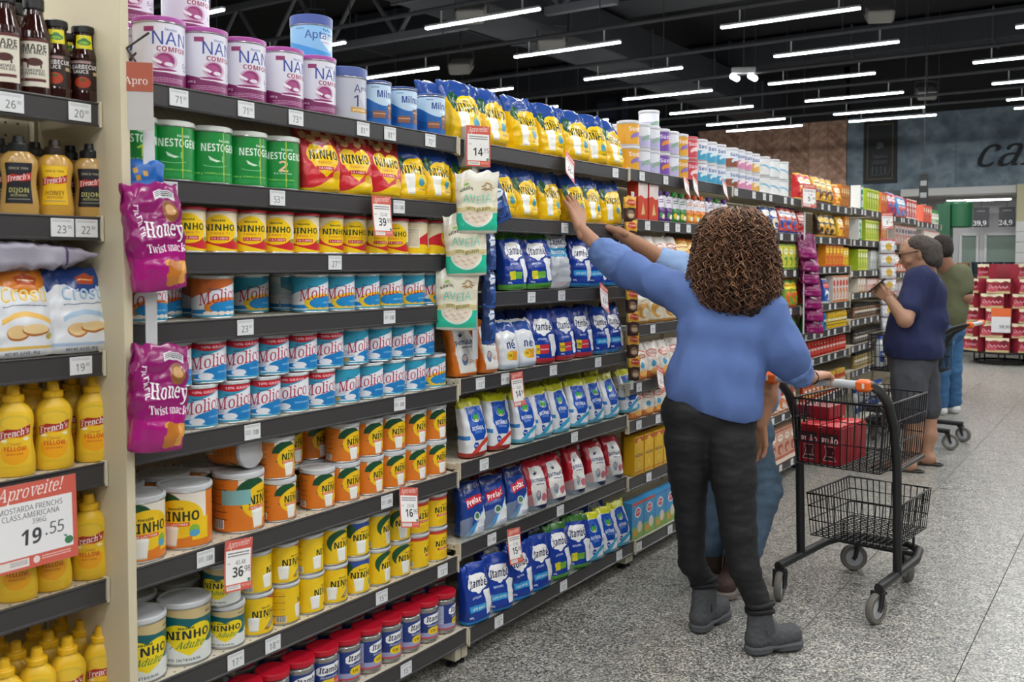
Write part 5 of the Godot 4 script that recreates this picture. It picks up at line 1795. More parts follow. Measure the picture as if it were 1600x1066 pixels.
func build_man() -> void:
	var t := thing("person", "grey-haired man in navy t-shirt, charcoal shorts and flip-flops looking at a phone", "person", Vector3(-1.38, 0, -7.2))
	var off := -t.position
	var hc := at(1433, 396, 6.80)
	var fd := Vector3(-1.0, -0.22, 0.28)
	var ls := at(1438, 438, 6.66)
	var le := at(1414, 500, 6.56)
	var lw := at(1390, 468, 6.60)
	var rs := at(1440, 436, 6.96)
	var re := at(1408, 494, 6.98)
	var rw := at(1392, 462, 6.80)
	var b := head_bones(hc, fd, 1.12)
	chain(b, [[hc + Vector3(0.05, -0.07, 0), 0.07], [at(1446, 432, 6.82), 0.08]])
	b.append([ls, rs, 0.06, 0.06])
	chain(b, [[ls, 0.055], [le, 0.052], [lw, 0.034]])
	chain(b, [[rs, 0.055], [re, 0.052], [rw, 0.034]])
	chain(b, [[at(1443, 455, 6.82), 0.085], [at(1430, 530, 6.82), 0.10], [at(1428, 575, 6.82), 0.10]])
	var kn := at(1428, 660, 6.66)
	var an := at(1424, 712, 6.67)
	var kf := at(1449, 655, 6.90)
	var af := at(1447, 708, 6.88)
	chain(b, [[at(1425, 590, 6.74), 0.06], [kn, 0.062], [at(1427, 682, 6.66), 0.064], [an, 0.042]])
	chain(b, [[at(1440, 590, 6.90), 0.06], [kf, 0.060], [at(1450, 680, 6.89), 0.062], [af, 0.041]])
	var nf := Vector3(-1.37, 0.045, -7.02)
	var ff := Vector3(-1.30, 0.045, -7.33)
	chain(b, [[an, 0.042], [nf, 0.045], [nf + Vector3(-0.10, -0.005, 0.02), 0.040], [nf + Vector3(-0.20, -0.012, 0.03), 0.026]])
	chain(b, [[af, 0.041], [ff, 0.045], [ff + Vector3(-0.10, -0.005, 0.02), 0.040], [ff + Vector3(-0.20, -0.012, 0.03), 0.026]])
	var body := sdf(b, 0.012, 0.02)
	body.append(hand(lw, Vector3(-0.75, 0.62, 0.05), Vector3(-0.2, 0.35, -1.0), Vector3(-0.55, 0.75, 0.1), [0.5, 0.5, 0.5, 0.5], 0.6, 1.05))
	body.append(hand(rw, Vector3(-0.75, 0.5, 0.25), Vector3(-0.3, -0.6, 0.7), Vector3(-0.4, 0.7, 0.5), [0.25, 0.45, 0.5, 0.5], 0.5, 1.0))
	put(t, "body", body, skin("a47c64"), off)
	var s := []
	s.append([ls, rs, 0.082, 0.082])
	s.append([at(1446, 460, 6.74), at(1447, 460, 6.90), 0.135, 0.135])
	s.append([at(1452, 500, 6.76), at(1452, 500, 6.88), 0.125, 0.125])
	s.append([at(1424, 500, 6.76), at(1424, 500, 6.88), 0.145, 0.145])
	s.append([at(1422, 527, 6.76), at(1422, 527, 6.88), 0.168, 0.168])
	s.append([at(1440, 545, 6.76), at(1440, 545, 6.88), 0.14, 0.14])
	s.append([at(1424, 548, 6.76), at(1424, 548, 6.88), 0.162, 0.162])
	chain(s, [[ls, 0.090], [at(1421, 480, 6.60), 0.080]])
	chain(s, [[rs, 0.092], [at(1422, 470, 6.98), 0.078]])
	var sm := sdf(s, 0.011, 0.08, 0.012, Vector3(4, 2.2, 4), 8, false, true)
	var hem := at(1428, 557, 6.82).y
	for q in sm.v.size():
		if sm.v[q].y < hem: sm.v[q].y = hem + 0.1 * (sm.v[q].y - hem)
	sm.face_normals()
	put(t, "t_shirt", sm, cloth("121a3c", "18224e", 61, 10.0), off)
	var p := []
	p.append([at(1424, 566, 6.76), at(1430, 566, 6.88), 0.155, 0.155])
	chain(p, [[at(1420, 590, 6.72), 0.125], [at(1421, 644, 6.68), 0.108]])
	chain(p, [[at(1440, 590, 6.92), 0.125], [at(1446, 638, 6.90), 0.100]])
	var pm := sdf(p, 0.012, 0.025, 0.014, Vector3(9, 5, 9), 9)
	var ph := at(1425, 656, 6.8).y
	for q in pm.v.size():
		if pm.v[q].y < ph: pm.v[q].y = ph + 0.05 * (pm.v[q].y - ph)
	pm.face_normals()
	put(t, "shorts", pm, cloth("33353c", "41434a", 62, 10.0), off)
	# hair: bald in front, fuller at the back
	fd = fd.normalized()
	var side := fd.cross(Vector3.UP).normalized()
	var up := side.cross(fd)
	var q3 := func(f: float, u: float, w: float) -> Vector3: return hc + (fd * f + up * u + side * w) * 1.12
	var hb := []
	hb.append([q3.call(-0.032, 0.05, -0.03), q3.call(-0.032, 0.05, 0.03), 0.068, 0.068])
	hb.append([q3.call(0.01, 0.062, -0.03), q3.call(0.01, 0.062, 0.03), 0.046, 0.046])
	hb.append([q3.call(-0.08, 0.01, -0.035), q3.call(-0.08, 0.01, 0.035), 0.070, 0.070])
	hb.append([q3.call(-0.085, -0.05, -0.03), q3.call(-0.095, -0.08, 0.03), 0.060, 0.046])
	for w in [-1, 1]: hb.append([q3.call(-0.05, 0.02, 0.06 * w), q3.call(-0.065, -0.05, 0.062 * w), 0.042, 0.042])
	put(t, "hair", sdf(hb, 0.008, 0.035, 0.008, Vector3(70, 20, 70), 13), cloth("2b2623", "4a433e", 63, 30.0), off)
	var gm := Msh.new()
	for w in [-1, 1]:
		gm.tube([q3.call(0.098, 0.012, 0.066 * w) + off, q3.call(0.06, 0.014, 0.078 * w) + off, q3.call(-0.008, 0.012, 0.082 * w) + off], 0.0035, 6)
		var ring := []
		for a in 14: ring.append(q3.call(0.104, 0.004 + 0.018 * sin(TAU * a / 14), 0.034 * w + 0.028 * cos(TAU * a / 14)) + off)
		gm.tube(ring, 0.003, 5, true)
	part(t, "glasses", gm.done(), mat(hexc("101014"), 0.3))
	var eyes := Msh.new()
	for w in [-1, 1]:
		var e := sdf([[q3.call(0.073, 0.006, 0.034 * w), q3.call(0.074, 0.006, 0.034 * w), 0.013, 0.013]], 0.004, 0.005)
		eyes.append(e, Transform3D(Basis.IDENTITY, off))
	part(t, "eyes", eyes.done(), mat(hexc("d8d0c8"), 0.3))
	for f in [nf, ff]:
		var sl := sdf([[f + Vector3(0.05, -0.036, -0.01), f + Vector3(-0.20, -0.036, 0.03), 0.046, 0.05, Vector3.UP, 4.0]], 0.006, 0.005, 0.0, Vector3.ONE, 1, true)
		put(t, "flip_flop", sl, mat(hexc("2a2422"), 0.7), off)
		var st := Msh.new()
		for w in [-1, 1]: st.tube([f + off + Vector3(-0.04, -0.03, 0.048 * w), f + off + Vector3(-0.10, 0.035, 0.03 * w), f + off + Vector3(-0.17, 0.008, 0.03)], 0.006, 6)
		part(t, "flip_flop_strap", st.done(), mat(hexc("2a2422"), 0.7))
	# the phone is a thing of its own, held in the hand
	var pp := at(1371, 446, 6.62)
	var ph2 := thing("mobile_phone", "black mobile phone held up in the hand of the man in navy", "phone", pp)
	var B := Basis(Vector3(0, 1, 0), 0.1) * Basis(Vector3(0, 0, 1), 0.75)
	var cs := Msh.new()
	cs.box(Vector3.ZERO, Vector3(0.145, 0.009, 0.072), 0.003, B)
	part(ph2, "case", cs.done(), mat(hexc("17181b"), 0.35))
	var sc := Msh.new()
	sc.box(B * Vector3(0, 0.0052, 0), Vector3(0.135, 0.0012, 0.064), 0.0005, B)
	part(ph2, "screen", sc.done(), mat(hexc("23262c"), 0.08))

func build_far_man() -> void:
	var t := thing("person", "man in olive green polo shirt and blue jeans with white shoes by the far shelves", "person", Vector3(-1.62, 0, -9.85))
	var off := -t.position
	var hc := at(1467, 390, 9.1)
	var ls := at(1470, 428, 9.25)
	var rs := at(1500, 430, 9.0)
	var re := at(1510, 464, 8.95)
	var rw := at(1495, 488, 9.1)
	var le := at(1466, 470, 9.35)
	var lw := at(1452, 480, 9.3)
	var b := head_bones(hc, Vector3(-0.8, -0.1, -0.6), 1.05)
	chain(b, [[hc + Vector3(0.04, -0.07, 0.02), 0.06], [at(1481, 420, 9.1), 0.075]])
	b.append([ls, rs, 0.06, 0.06])
	chain(b, [[rs, 0.058], [re, 0.055], [rw, 0.036]])
	chain(b, [[ls, 0.058], [le, 0.05], [lw, 0.034]])
	chain(b, [[at(1485, 445, 9.1), 0.09], [at(1482, 510, 9.1), 0.10]])
	var a1 := Vector3(-1.657, 0.1, -9.85)
	var a2 := Vector3(-1.57, 0.1, -10.02)
	chain(b, [[at(1474, 515, 9.05), 0.08], [at(1468, 575, 9.1), 0.06], [a1, 0.045]])
	chain(b, [[at(1487, 515, 9.2), 0.08], [at(1488, 575, 9.2), 0.06], [a2, 0.045]])
	var body := sdf(b, 0.014, 0.02)
	body.append(hand(rw, Vector3(-0.8, 0, -0.4), Vector3(0, -1, 0), Vector3(-0.2, 0.2, 1), [0.4, 0.4, 0.4, 0.4], 0.4, 1.05))
	body.append(hand(lw, Vector3(-0.8, 0, -0.4), Vector3(0, -1, 0), Vector3(0.2, 0.2, -1), [0.4, 0.4, 0.4, 0.4], 0.4, 1.05))
	put(t, "body", body, skin("956a56"), off)
	var s := []
	s.append([ls, rs, 0.085, 0.085])
	s.append([at(1478, 452, 9.15), at(1491, 452, 9.05), 0.135, 0.13])
	s.append([at(1478, 475, 9.15), at(1489, 475, 9.05), 0.135, 0.13])
	s.append([at(1478, 495, 9.15), at(1487, 495, 9.05), 0.135, 0.13])
	chain(s, [[rs, 0.09], [at(1506, 448, 8.97), 0.08]])
	chain(s, [[ls, 0.09], [at(1468, 452, 9.32), 0.08]])
	put(t, "polo_shirt", sdf(s, 0.014, 0.08, 0.01, Vector3(8, 5, 8), 4), cloth("4e5138", "5e6146", 71, 10.0), off)
	put(t, "sleeve_band", sdf([[at(1508, 457, 8.96), at(1508.3, 459, 8.96), 0.068, 0.066]], 0.012, 0.01), mat(hexc("15150f"), 0.8), off)
	var p := []
	p.append([at(1477, 515, 9.08), at(1486, 515, 9.15), 0.13, 0.13])
	chain(p, [[at(1474, 525, 9.05), 0.105], [at(1469, 580, 9.1), 0.085], [a1, 0.075]])
	chain(p, [[at(1487, 525, 9.2), 0.105], [at(1488, 580, 9.2), 0.085], [a2, 0.075]])
	put(t, "jeans", sdf(p, 0.014, 0.02, 0.01, Vector3(9, 16, 9), 3), cloth("26507c", "3a6794", 72, 8.0), off)
	for a in [a1, a2]:
		var c: Vector3 = a
		put(t, "shoe", sdf([[Vector3(c.x + 0.02, 0.04, c.z + 0.02), Vector3(c.x - 0.14, 0.035, c.z - 0.08), 0.052, 0.046], [Vector3(c.x + 0.01, 0.09, c.z), Vector3(c.x - 0.04, 0.06, c.z - 0.03), 0.05, 0.045]], 0.011, 0.02, 0.0, Vector3.ONE, 1, true), mat(hexc("d0d0d0"), 0.6), off)
	put(t, "hair", sdf([[hc + Vector3(0.03, 0.045, 0.02), hc + Vector3(0.045, 0.0, 0.03), 0.098, 0.09]], 0.012, 0.02, 0.008, Vector3(60, 60, 60), 3), mat(hexc("231b18"), 0.85), off)
# ---------------------------------------------------------------- trolleys
func wire_basket(w0: float, w1: float, z0: float, z1: float, y0: float, y1: float, step: float) -> Msh:
	# near end at z0 (half width w0), far end at z1 (half width w1); the floor is drawn in a little
	var m := Msh.new()
	var r := 0.0028
	var q := func(f: float, s: float, y: float) -> Vector3:      # f along the length, s -1..1 across
		var k := 0.9 + 0.1 * (y - y0) / (y1 - y0)
		return Vector3(lerpf(w0, w1, f) * s * k, y, lerpf(z0, z1, f))
	for y in [y0, lerpf(y0, y1, 0.36), lerpf(y0, y1, 0.7), y1]:
		var big: bool = y == y1
		m.tube([q.call(0, -1, y), q.call(0, 1, y), q.call(1, 1, y), q.call(1, -1, y)], 0.005 if big else 0.0034, 6, true)
	var n := int((z0 - z1) / step)
	for k in n + 1:
		var f := float(k) / n
		m.tube([q.call(f, -1, y1), q.call(f, -1, y0), q.call(f, 1, y0), q.call(f, 1, y1)], r, 5)
	var n2 := int(w0 * 2.0 / step)
	for k in range(1, n2):
		var s := -1.0 + 2.0 * k / n2
		m.tube([q.call(0, s, y1), q.call(0, s, y0), q.call(1, s, y0), q.call(1, s, y1)], r, 5)
	return m
func trolley(label: String, where: Vector3, turn: float) -> Node3D:
	var t := thing("shopping_trolley", label, "trolley", where, turn)
	var black := mat(hexc("17181a"), 0.45)
	# base frame: a U open towards the handle, and two posts
	var fr := Msh.new()
	fr.tube([Vector3(-0.215, 0.145, 0.02), Vector3(-0.205, 0.148, -0.45), Vector3(-0.17, 0.15, -0.60), Vector3(-0.11, 0.15, -0.645), Vector3(0.11, 0.15, -0.645), Vector3(0.17, 0.15, -0.60), Vector3(0.205, 0.148, -0.45), Vector3(0.215, 0.145, 0.02)], 0.019, 8)
	fr.tube([Vector3(-0.17, 0.15, -0.52), Vector3(0.17, 0.15, -0.52)], 0.012, 6)
	part(t, "base_frame", fr.done(), black)
	for s in [-1, 1]:
		var p := Msh.new()
		p.tube([Vector3(s * 0.212, 0.145, -0.20), Vector3(s * 0.212, 0.60, -0.175), Vector3(s * 0.212, 0.78, -0.13), Vector3(s * 0.212, 0.88, -0.06), Vector3(s * 0.210, 0.94, 0.03), Vector3(s * 0.208, 0.968, 0.11), Vector3(s * 0.206, 0.972, 0.15)], 0.019, 10)
		part(t, "post", p.done(), black)
	part(t, "upper_basket", wire_basket(0.200, 0.185, -0.07, -0.62, 0.585, 0.865, 0.030).done(), black)
	part(t, "lower_basket", wire_basket(0.200, 0.190, -0.23, -0.68, 0.235, 0.42, 0.030).done(), black)
	var sup := Msh.new()
	for s in [-1, 1]:
		sup.tube([Vector3(s * 0.16, 0.15, -0.55), Vector3(s * 0.16, 0.235, -0.55)], 0.006, 6)
		sup.tube([Vector3(s * 0.205, 0.58, -0.18), Vector3(s * 0.18, 0.58, -0.60)], 0.009, 6)
	part(t, "basket_support", sup.done(), black)
	# baby-seat flap wires folded near the handle
	var fl := Msh.new()
	fl.tube([Vector3(-0.17, 0.60, -0.10), Vector3(-0.17, 0.83, -0.14), Vector3(-0.15, 0.85, -0.145), Vector3(0.15, 0.85, -0.145), Vector3(0.17, 0.83, -0.14), Vector3(0.17, 0.60, -0.10)], 0.0045, 6)
	part(t, "seat_flap", fl.done(), black)
	var bar := Msh.new()
	bar.tube([Vector3(-0.17, 0.972, 0.150), Vector3(0.17, 0.972, 0.150)], 0.0165, 14)
	part(t, "handle", bar.done(), mat(hexc("b9bbbd"), 0.4))
	for s in [-1, 1]:
		var g := Msh.new()
		g.box(Vector3(s * 0.192, 0.970, 0.145), Vector3(0.062, 0.048, 0.058), 0.014)
		part(t, "handle_end", g.done(), mat(hexc("e0611a"), 0.45))
		var sp := Msh.new()
		sp.box(Vector3(s * 0.2, 0.972, 0.1755), Vector3(0.010, 0.020, 0.002), 0.001)
		part(t, "end_badge", sp.done(), mat(hexc("d8cfc6"), 0.5))
	for w in [[-0.212, 0.0, 0.25], [0.212, 0.0, -0.2], [-0.105, -0.60, -0.9], [0.105, -0.60, 0.7]]:
		var c := Node3D.new()
		c.name = "caster"
		t.add_child(c, true)
		c.position = Vector3(w[0], 0, w[1])
		c.rotation.y = w[2]
		var fk := Msh.new()
		fk.tube([Vector3(0, 0.148, 0), Vector3(0, 0.122, 0)], 0.016, 8)
		for s in [-1, 1]:
			var P := [Vector3(s * 0.021, 0.128, 0.012), Vector3(s * 0.021, 0.128, -0.020), Vector3(s * 0.021, 0.070, 0.022), Vector3(s * 0.021, 0.056, 0.032)]
			fk.tube([P[0], P[2], P[3]], [0.012, 0.010, 0.009], 6)
		fk.box(Vector3(0, 0.124, 0.004), Vector3(0.052, 0.012, 0.04), 0.003)
		part(c, "fork", fk.done(), black)
		var ty := Msh.new()
		var prof := [Vector2(0.040, -0.013), Vector2(0.056, -0.0145), Vector2(0.061, -0.010), Vector2(0.0625, 0.0), Vector2(0.061, 0.010), Vector2(0.056, 0.0145), Vector2(0.040, 0.013)]
		ty.lathe(prof, 24)
		var tr := part(c, "tyre", ty.done(), mat(hexc("6b6862"), 0.6), Vector3(0, 0.0625, 0.024))
		tr.rotation.z = PI / 2
		var hb := Msh.new()
		hb.lathe([Vector2(0, -0.012), Vector2(0.012, -0.013), Vector2(0.041, -0.010), Vector2(0.041, 0.010), Vector2(0.012, 0.013), Vector2(0, 0.012)], 20)
		var hh := part(c, "hub", hb.done(), mat(hexc("a9abb0"), 0.4), Vector3(0, 0.0625, 0.024))
		hh.rotation.z = PI / 2
	return t

# ---------------------------------------------------------------- cards and strips
func price_card(px: float, py: float, label: String, print_name: String, w: float, h: float, roll := 0.0, tip := 0.0, turn := 0.0, x := -2.028) -> void:
	var p := on_x(px, py, x)
	var t := thing("price_card", label, "price card", p)
	var m := Msh.new()
	var bk := Msh.new()
	m.grid(1, 8, func(u: float, q: float) -> Vector3: return Vector3(0.0006 + 0.012 * (1.0 - q) * (1.0 - q), (q - 0.5) * h, -(u - 0.5) * w))
	bk.grid(1, 8, func(u: float, q: float) -> Vector3: return Vector3(0.012 * (1.0 - q) * (1.0 - q), (q - 0.5) * h, (u - 0.5) * w))
	part(t, "print", m.done(), lab(print_name))
	part(t, "backing", bk.done(), mat(hexc("d8d4d0"), 0.5))
	t.rotation = Vector3(roll, turn, tip)

# ---------------------------------------------------------------- far end of the aisle
func build_far_end() -> void:
	var z := ZB
	# lettering on the blue grey wall
	var lt := thing("wall_lettering", "large black handwritten style letters on the blue grey wall", "lettering", Vector3(-2.62, 3.30, z + 0.03))
	var f := SystemFont.new()
	f.font_names = PackedStringArray(["Droid Serif"])
	var tm := TextMesh.new()
	tm.text = "carnes"
	tm.font = f
	tm.font_size = 96
	tm.pixel_size = 0.0074
	tm.depth = 0.05
	tm.horizontal_alignment = HORIZONTAL_ALIGNMENT_LEFT
	var l := part(lt, "letters", tm, mat(hexc("15161c"), 0.7))
	l.transform = Transform3D(Basis(Vector3(1, 0, 0), Vector3(0.45, 1, 0), Vector3(0, 0, 1)), Vector3(0.0, 0.1, 0.0))
	# framed chalkboard
	var cb := thing("chalkboard", "framed black chalkboard with white lettering on the blue grey wall", "board", Vector3(-4.31, 3.53, z + 0.03))
	part(cb, "frame", bx(Vector3.ZERO, Vector3(0.60, 1.19, 0.04), 0.006), mat(hexc("1d1e20"), 0.6))
	var gold := Msh.new()
	for s in [-1, 1]:
		gold.box(Vector3(s * 0.225, 0, 0.024), Vector3(0.014, 1.03, 0.006))
		gold.box(Vector3(0, s * 0.51, 0.024), Vector3(0.464, 0.014, 0.006))
	part(cb, "border", gold.done(), mat(hexc("6d6248"), 0.6))
	for e in [[0.12, 0.05, 0.06, 5.0], [-0.08, 0.13, 0.03, 6.0], [-0.19, 0.13, 0.035, 7.0], [-0.36, 0.17, 0.085, 4.5]]:      # chalk strokes, too faint to read
		var pts := []
		for a in 40:
			var u := a / 39.0 - 0.5
			pts.append(Vector3(u * 2.0 * e[1] + 0.35 * e[2] * sin(u * TAU * e[3] + 1.5), e[0] + e[2] * sin(u * TAU * e[3]) * (1.0 - 0.4 * u), 0.023))
		var m := Msh.new()
		m.tube(pts, 0.006, 5)
		part(cb, "chalk_stroke", m.done(), mat(hexc("6a7074"), 0.8))
	# white beam over the meat counter, recess behind
	struct("trim_2", bx(Vector3(-2.95, 2.73, z + 0.03), Vector3(1.92, 0.14, 0.3), 0.01), mat(hexc("c9c9c6"), 0.6), "white beam above the meat counter opening")
	var rec := mat(hexc("b7b7b8"), 0.8)
	struct("wall_recess", bx(Vector3(-2.95, 1.35, z - 1.6), Vector3(2.4, 2.7, 0.1)), rec, "pale wall behind the meat counter")
	struct("ceiling_recess", bx(Vector3(-2.95, 2.70, z - 0.85), Vector3(2.4, 0.06, 1.6)), mat(hexc("a59f97"), 0.8))
	struct("wall_recess_side", bx(Vector3(-4.1, 1.35, z - 0.85), Vector3(0.1, 2.7, 1.6)), rec)
	struct("wall_recess_side", bx(Vector3(-1.78, 1.35, z - 0.85), Vector3(0.1, 2.7, 1.6)), rec)
	var tl := thing("tube_lamp", "white tube lamp under the recess ceiling of the meat counter", "lamp", Vector3(-2.7, 2.60, z - 0.6))
	part(tl, "housing", bx(Vector3(0, 0.035, 0), Vector3(1.1, 0.05, 0.08), 0.005), mat(hexc("c8c8c8"), 0.5))
	part(tl, "tube", bx(Vector3(0, 0, 0), Vector3(1.08, 0.03, 0.05), 0.01), glow(Color(1, 1, 1), 5.0))
	var al := AreaLight3D.new()
	al.name = "tube_light"
	al.area_size = Vector2(1.0, 0.05)
	al.light_energy = LAMP * 0.6
	al.shadow_enabled = true
	al.rotation.x = -PI / 2
	al.position = Vector3(0, -0.02, 0)
	tl.add_child(al, true)
	# black price boards
	var k := 0
	for e in [[-2.72, "39,9"], [-2.28, "24,9"]]:
		var b := thing("price_board", ["black hanging board with white price 39,9 beside the green drum", "black hanging board with white price 24,9 beside the tiled column"][k], "board", Vector3(e[0], 2.30, z - 1.1))
		part(b, "board", bx(Vector3.ZERO, Vector3(0.27, 0.37, 0.02), 0.003), mat(hexc("14151a"), 0.6))
		var hb := Msh.new()
		hb.tube([Vector3(0, 0.18, 0), Vector3(0, 0.40, 0)], 0.004, 5)
		part(b, "hanger", hb.done(), mat(hexc("222222"), 0.6))
		var tx := TextMesh.new()
		tx.text = e[1]; tx.font = f; tx.font_size = 32; tx.pixel_size = 0.0038; tx.depth = 0.003
		part(b, "price", tx, mat(hexc("c8c8c8"), 0.7), Vector3(-0.02, -0.11, 0.012))
		part(b, "heading", bx(Vector3(0, 0.12, 0.011), Vector3(0.15, 0.025, 0.003)), mat(hexc("5a5a5a"), 0.7))
		k += 1
	# windows of the preparation room
	var fm := mat(hexc("c4c4c4"), 0.5)
	for e in [[-2.98, 0.30], [-2.30, 0.78]]:
		var w := struct("window_2", bx(Vector3(e[0], 1.62, z - 1.545), Vector3(e[1], 0.70, 0.01)), mat(hexc("7f8f86"), 0.08), "glazed window into the preparation room")
		for s in [-1, 1]:
			part(w, "window_frame", bx(Vector3(e[0] + s * e[1] * 0.5, 1.62, z - 1.53), Vector3(0.05, 0.76, 0.05), 0.004), fm)
			part(w, "window_frame", bx(Vector3(e[0], 1.62 + s * 0.37, z - 1.53), Vector3(e[1], 0.05, 0.05), 0.004), fm)
	# counter with dark tubs
	var ct := thing("service_counter", "long black service counter with white edges before the recess", "counter", Vector3(-1.9, 0, -17.3))
	part(ct, "body", bx(Vector3(0, 0.40, 0), Vector3(2.0, 0.80, 0.7), 0.01), mat(hexc("121214"), 0.4))
	part(ct, "top", bx(Vector3(0, 0.83, 0), Vector3(2.04, 0.05, 0.74), 0.006), mat(hexc("c2c3c5"), 0.4))
	part(ct, "edge_strip", bx(Vector3(0, 0.50, 0.355), Vector3(2.0, 0.05, 0.012), 0.002), mat(hexc("b7b9bc"), 0.4))
	part(ct, "screen_panel", bx(Vector3(-0.5, 1.0, 0.1), Vector3(0.9, 0.30, 0.03), 0.004), mat(hexc("0e0f11"), 0.2))
	for a in 6:
		var tb := thing("plastic_tub", "dark blue plastic tub in a row before the recess windows", "tub", Vector3(-2.76 + a * 0.185, 1.22, z - 0.9), 0, "dark tubs under the recess windows")
		var m := Msh.new()
		m.lathe([Vector2(0, 0), Vector2(0.06, 0), Vector2(0.085, 0.22), Vector2(0.09, 0.225), Vector2(0.09, 0.235), Vector2(0.08, 0.235), Vector2(0, 0.23)], 14)
		part(tb, "tub", m.done(), mat(hexc("22323f"), 0.5))
	var sh := thing("wall_shelf", "long black shelf under the recess windows carrying dark tubs", "shelf", Vector3(-2.50, 0, z - 0.9))
	part(sh, "board", bx(Vector3(0, 1.19, 0), Vector3(1.4, 0.06, 0.3), 0.004), mat(hexc("1a1b1e"), 0.5))
	part(sh, "cabinet", bx(Vector3(0, 0.58, 0), Vector3(1.26, 1.16, 0.26), 0.004), mat(hexc("3a3b3d"), 0.5))
	var cx := thing("cardboard_box", "brown cardboard box standing by the recess window", "box", Vector3(-2.98, 1.22, z - 0.85))
	part(cx, "box", bx(Vector3(0, 0.11, 0), Vector3(0.20, 0.22, 0.2), 0.003), mat(hexc("9a6e42"), 0.8))
	# tiled column at the right edge of the picture
	var co := struct("wall_column", bx(Vector3(-1.74, 1.4, z + 0.18), Vector3(0.46, 2.8, 0.34)), mat(hexc("b9b391"), 0.7), "cream column with white tiles beside the meat counter")
	for a in 12: part(co, "tile", bx(Vector3(-1.74, 0.09 + a * 0.18, z + 0.357), Vector3(0.47, 0.172, 0.014), 0.003), mat(hexc("c9cac8"), 0.25))
	# green pillar unit behind the gondola end
	var gp := thing("green_pillar", "tall dark green pillar with a round green top behind the shelves", "pillar", Vector3(-2.72, 0, -16.0))
	part(gp, "pillar", bx(Vector3(0.05, 1.17, 0), Vector3(0.20, 2.34, 0.25), 0.01), mat(hexc("0f4a2e"), 0.5))
	var dm := Msh.new()
	dm.lathe([Vector2(0, 0), Vector2(0.15, 0), Vector2(0.16, 0.02), Vector2(0.16, 0.36), Vector2(0.15, 0.38), Vector2(0, 0.38)], 20)
	part(gp, "drum", dm.done(), mat(hexc("12502f"), 0.4), Vector3(0.28, 1.98, 0.0))
	part(gp, "drum_arm", bx(Vector3(0.2, 2.36, 0), Vector3(0.3, 0.05, 0.08)), mat(hexc("12502f"), 0.4))
	# black aisle sign above the shelves
	var sp := on_z(1443, 305, -12.2)
	var sg := thing("aisle_sign", "tall narrow black sign with white lines hanging over the far shelves", "sign", sp)
	part(sg, "board", bx(Vector3(0, 0, 0), Vector3(0.10, 0.50, 0.02), 0.003), mat(hexc("17181b"), 0.6))
	for a in 3: part(sg, "text_line", bx(Vector3(0, 0.14 - a * 0.14, 0.011), Vector3(0.07, 0.06, 0.003)), mat(hexc("8a8c90"), 0.6))
	var sr := Msh.new()
	sr.tube([Vector3(0, 0.25, 0), Vector3(0, 5.2 - sp.y, 0)], 0.005, 5)
	part(sg, "hanger", sr.done(), mat(hexc("2a2b2e"), 0.6))
	# round stack of packed cakes on a black stand
	var rc := Vector3(-1.78, 0, -15.4)
	var st := thing("display_stand", "round black metal stand carrying a stack of red and cream packs", "stand", rc)
	var rg := Msh.new()
	for y in [0.03, 0.16]:
		var ring := []
		for a in 24: ring.append(Vector3(cos(TAU * a / 24) * 0.36, y, sin(TAU * a / 24) * 0.36))
		rg.tube(ring, 0.016, 6, true)
	for a in 8: rg.tube([Vector3(cos(TAU * a / 8) * 0.36, 0.0, sin(TAU * a / 8) * 0.36), Vector3(cos(TAU * a / 8) * 0.36, 0.16, sin(TAU * a / 8) * 0.36)], 0.012, 6)
	part(st, "frame", rg.done(), mat(hexc("121214"), 0.5))
	var dk := Msh.new()
	dk.lathe([Vector2(0, 0.165), Vector2(0.50, 0.165), Vector2(0.50, 0.19), Vector2(0, 0.19)], 24)
	part(st, "deck", dk.done(), mat(hexc("1a1a1c"), 0.5))
	var pk := carton("display", 0.30, 0.205, 0.12, hexc("8c2434"))
	for tier in 5:
		for a in 8:
			var an := TAU * (a + 0.2 * (tier % 2)) / 8.0
			var R := 0.450 + 0.006 * sin(tier * 3.0 + a)
			place(pk, "cake_pack", rc + Vector3(cos(an) * R, 0.19 + 0.206 * tier, sin(an) * R), -an, "red and cream wrapped cake pack stacked on round black stand", "pack", "cake packs on the round stand")
	for a in 3:
		var an := TAU * a / 3.0 + 0.4
		place(pk, "cake_pack", rc + Vector3(cos(an) * 0.24, 0.19 + 0.206 * 5, sin(an) * 0.24), -an, "red and cream wrapped cake pack stacked on round black stand", "pack", "cake packs on the round stand")
	var oc := thing("price_card", "orange and white price card fixed to the stack of cake packs", "price card", on_z(1564, 503, -14.86))
	part(oc, "sheet", bx(Vector3(0, -0.04, 0), Vector3(0.24, 0.22, 0.004)), mat(hexc("d0cfd2"), 0.6))
	part(oc, "header", bx(Vector3(0, 0.13, 0.001), Vector3(0.25, 0.12, 0.004)), mat(hexc("d2622e"), 0.6))
	var tx2 := TextMesh.new()
	tx2.text = "58,90"; tx2.font = f; tx2.font_size = 32; tx2.pixel_size = 0.0018; tx2.depth = 0.003
	part(oc, "price", tx2, mat(hexc("33353a"), 0.7), Vector3(0.05, -0.07, 0.004))
# ---------------------------------------------------------------- laying out the shelves
const LAMP := 1.0
func z_at(px: float, x: float, y: float) -> float:
	var k := (px - 800.0) / FOC
	return (k * (x * cf.x + (y - EYE) * cf.y) - x * cr.x) / (cr.z - k * cf.z)
func z_right(px: float, x: float, y: float, r: float) -> float:      # axis of a tin whose right outline is at px
	var z := z_at(px, x, y)
	return z + r * sqrt(x * x + z * z) / absf(x)
var rng := RandomNumberGenerator.new()
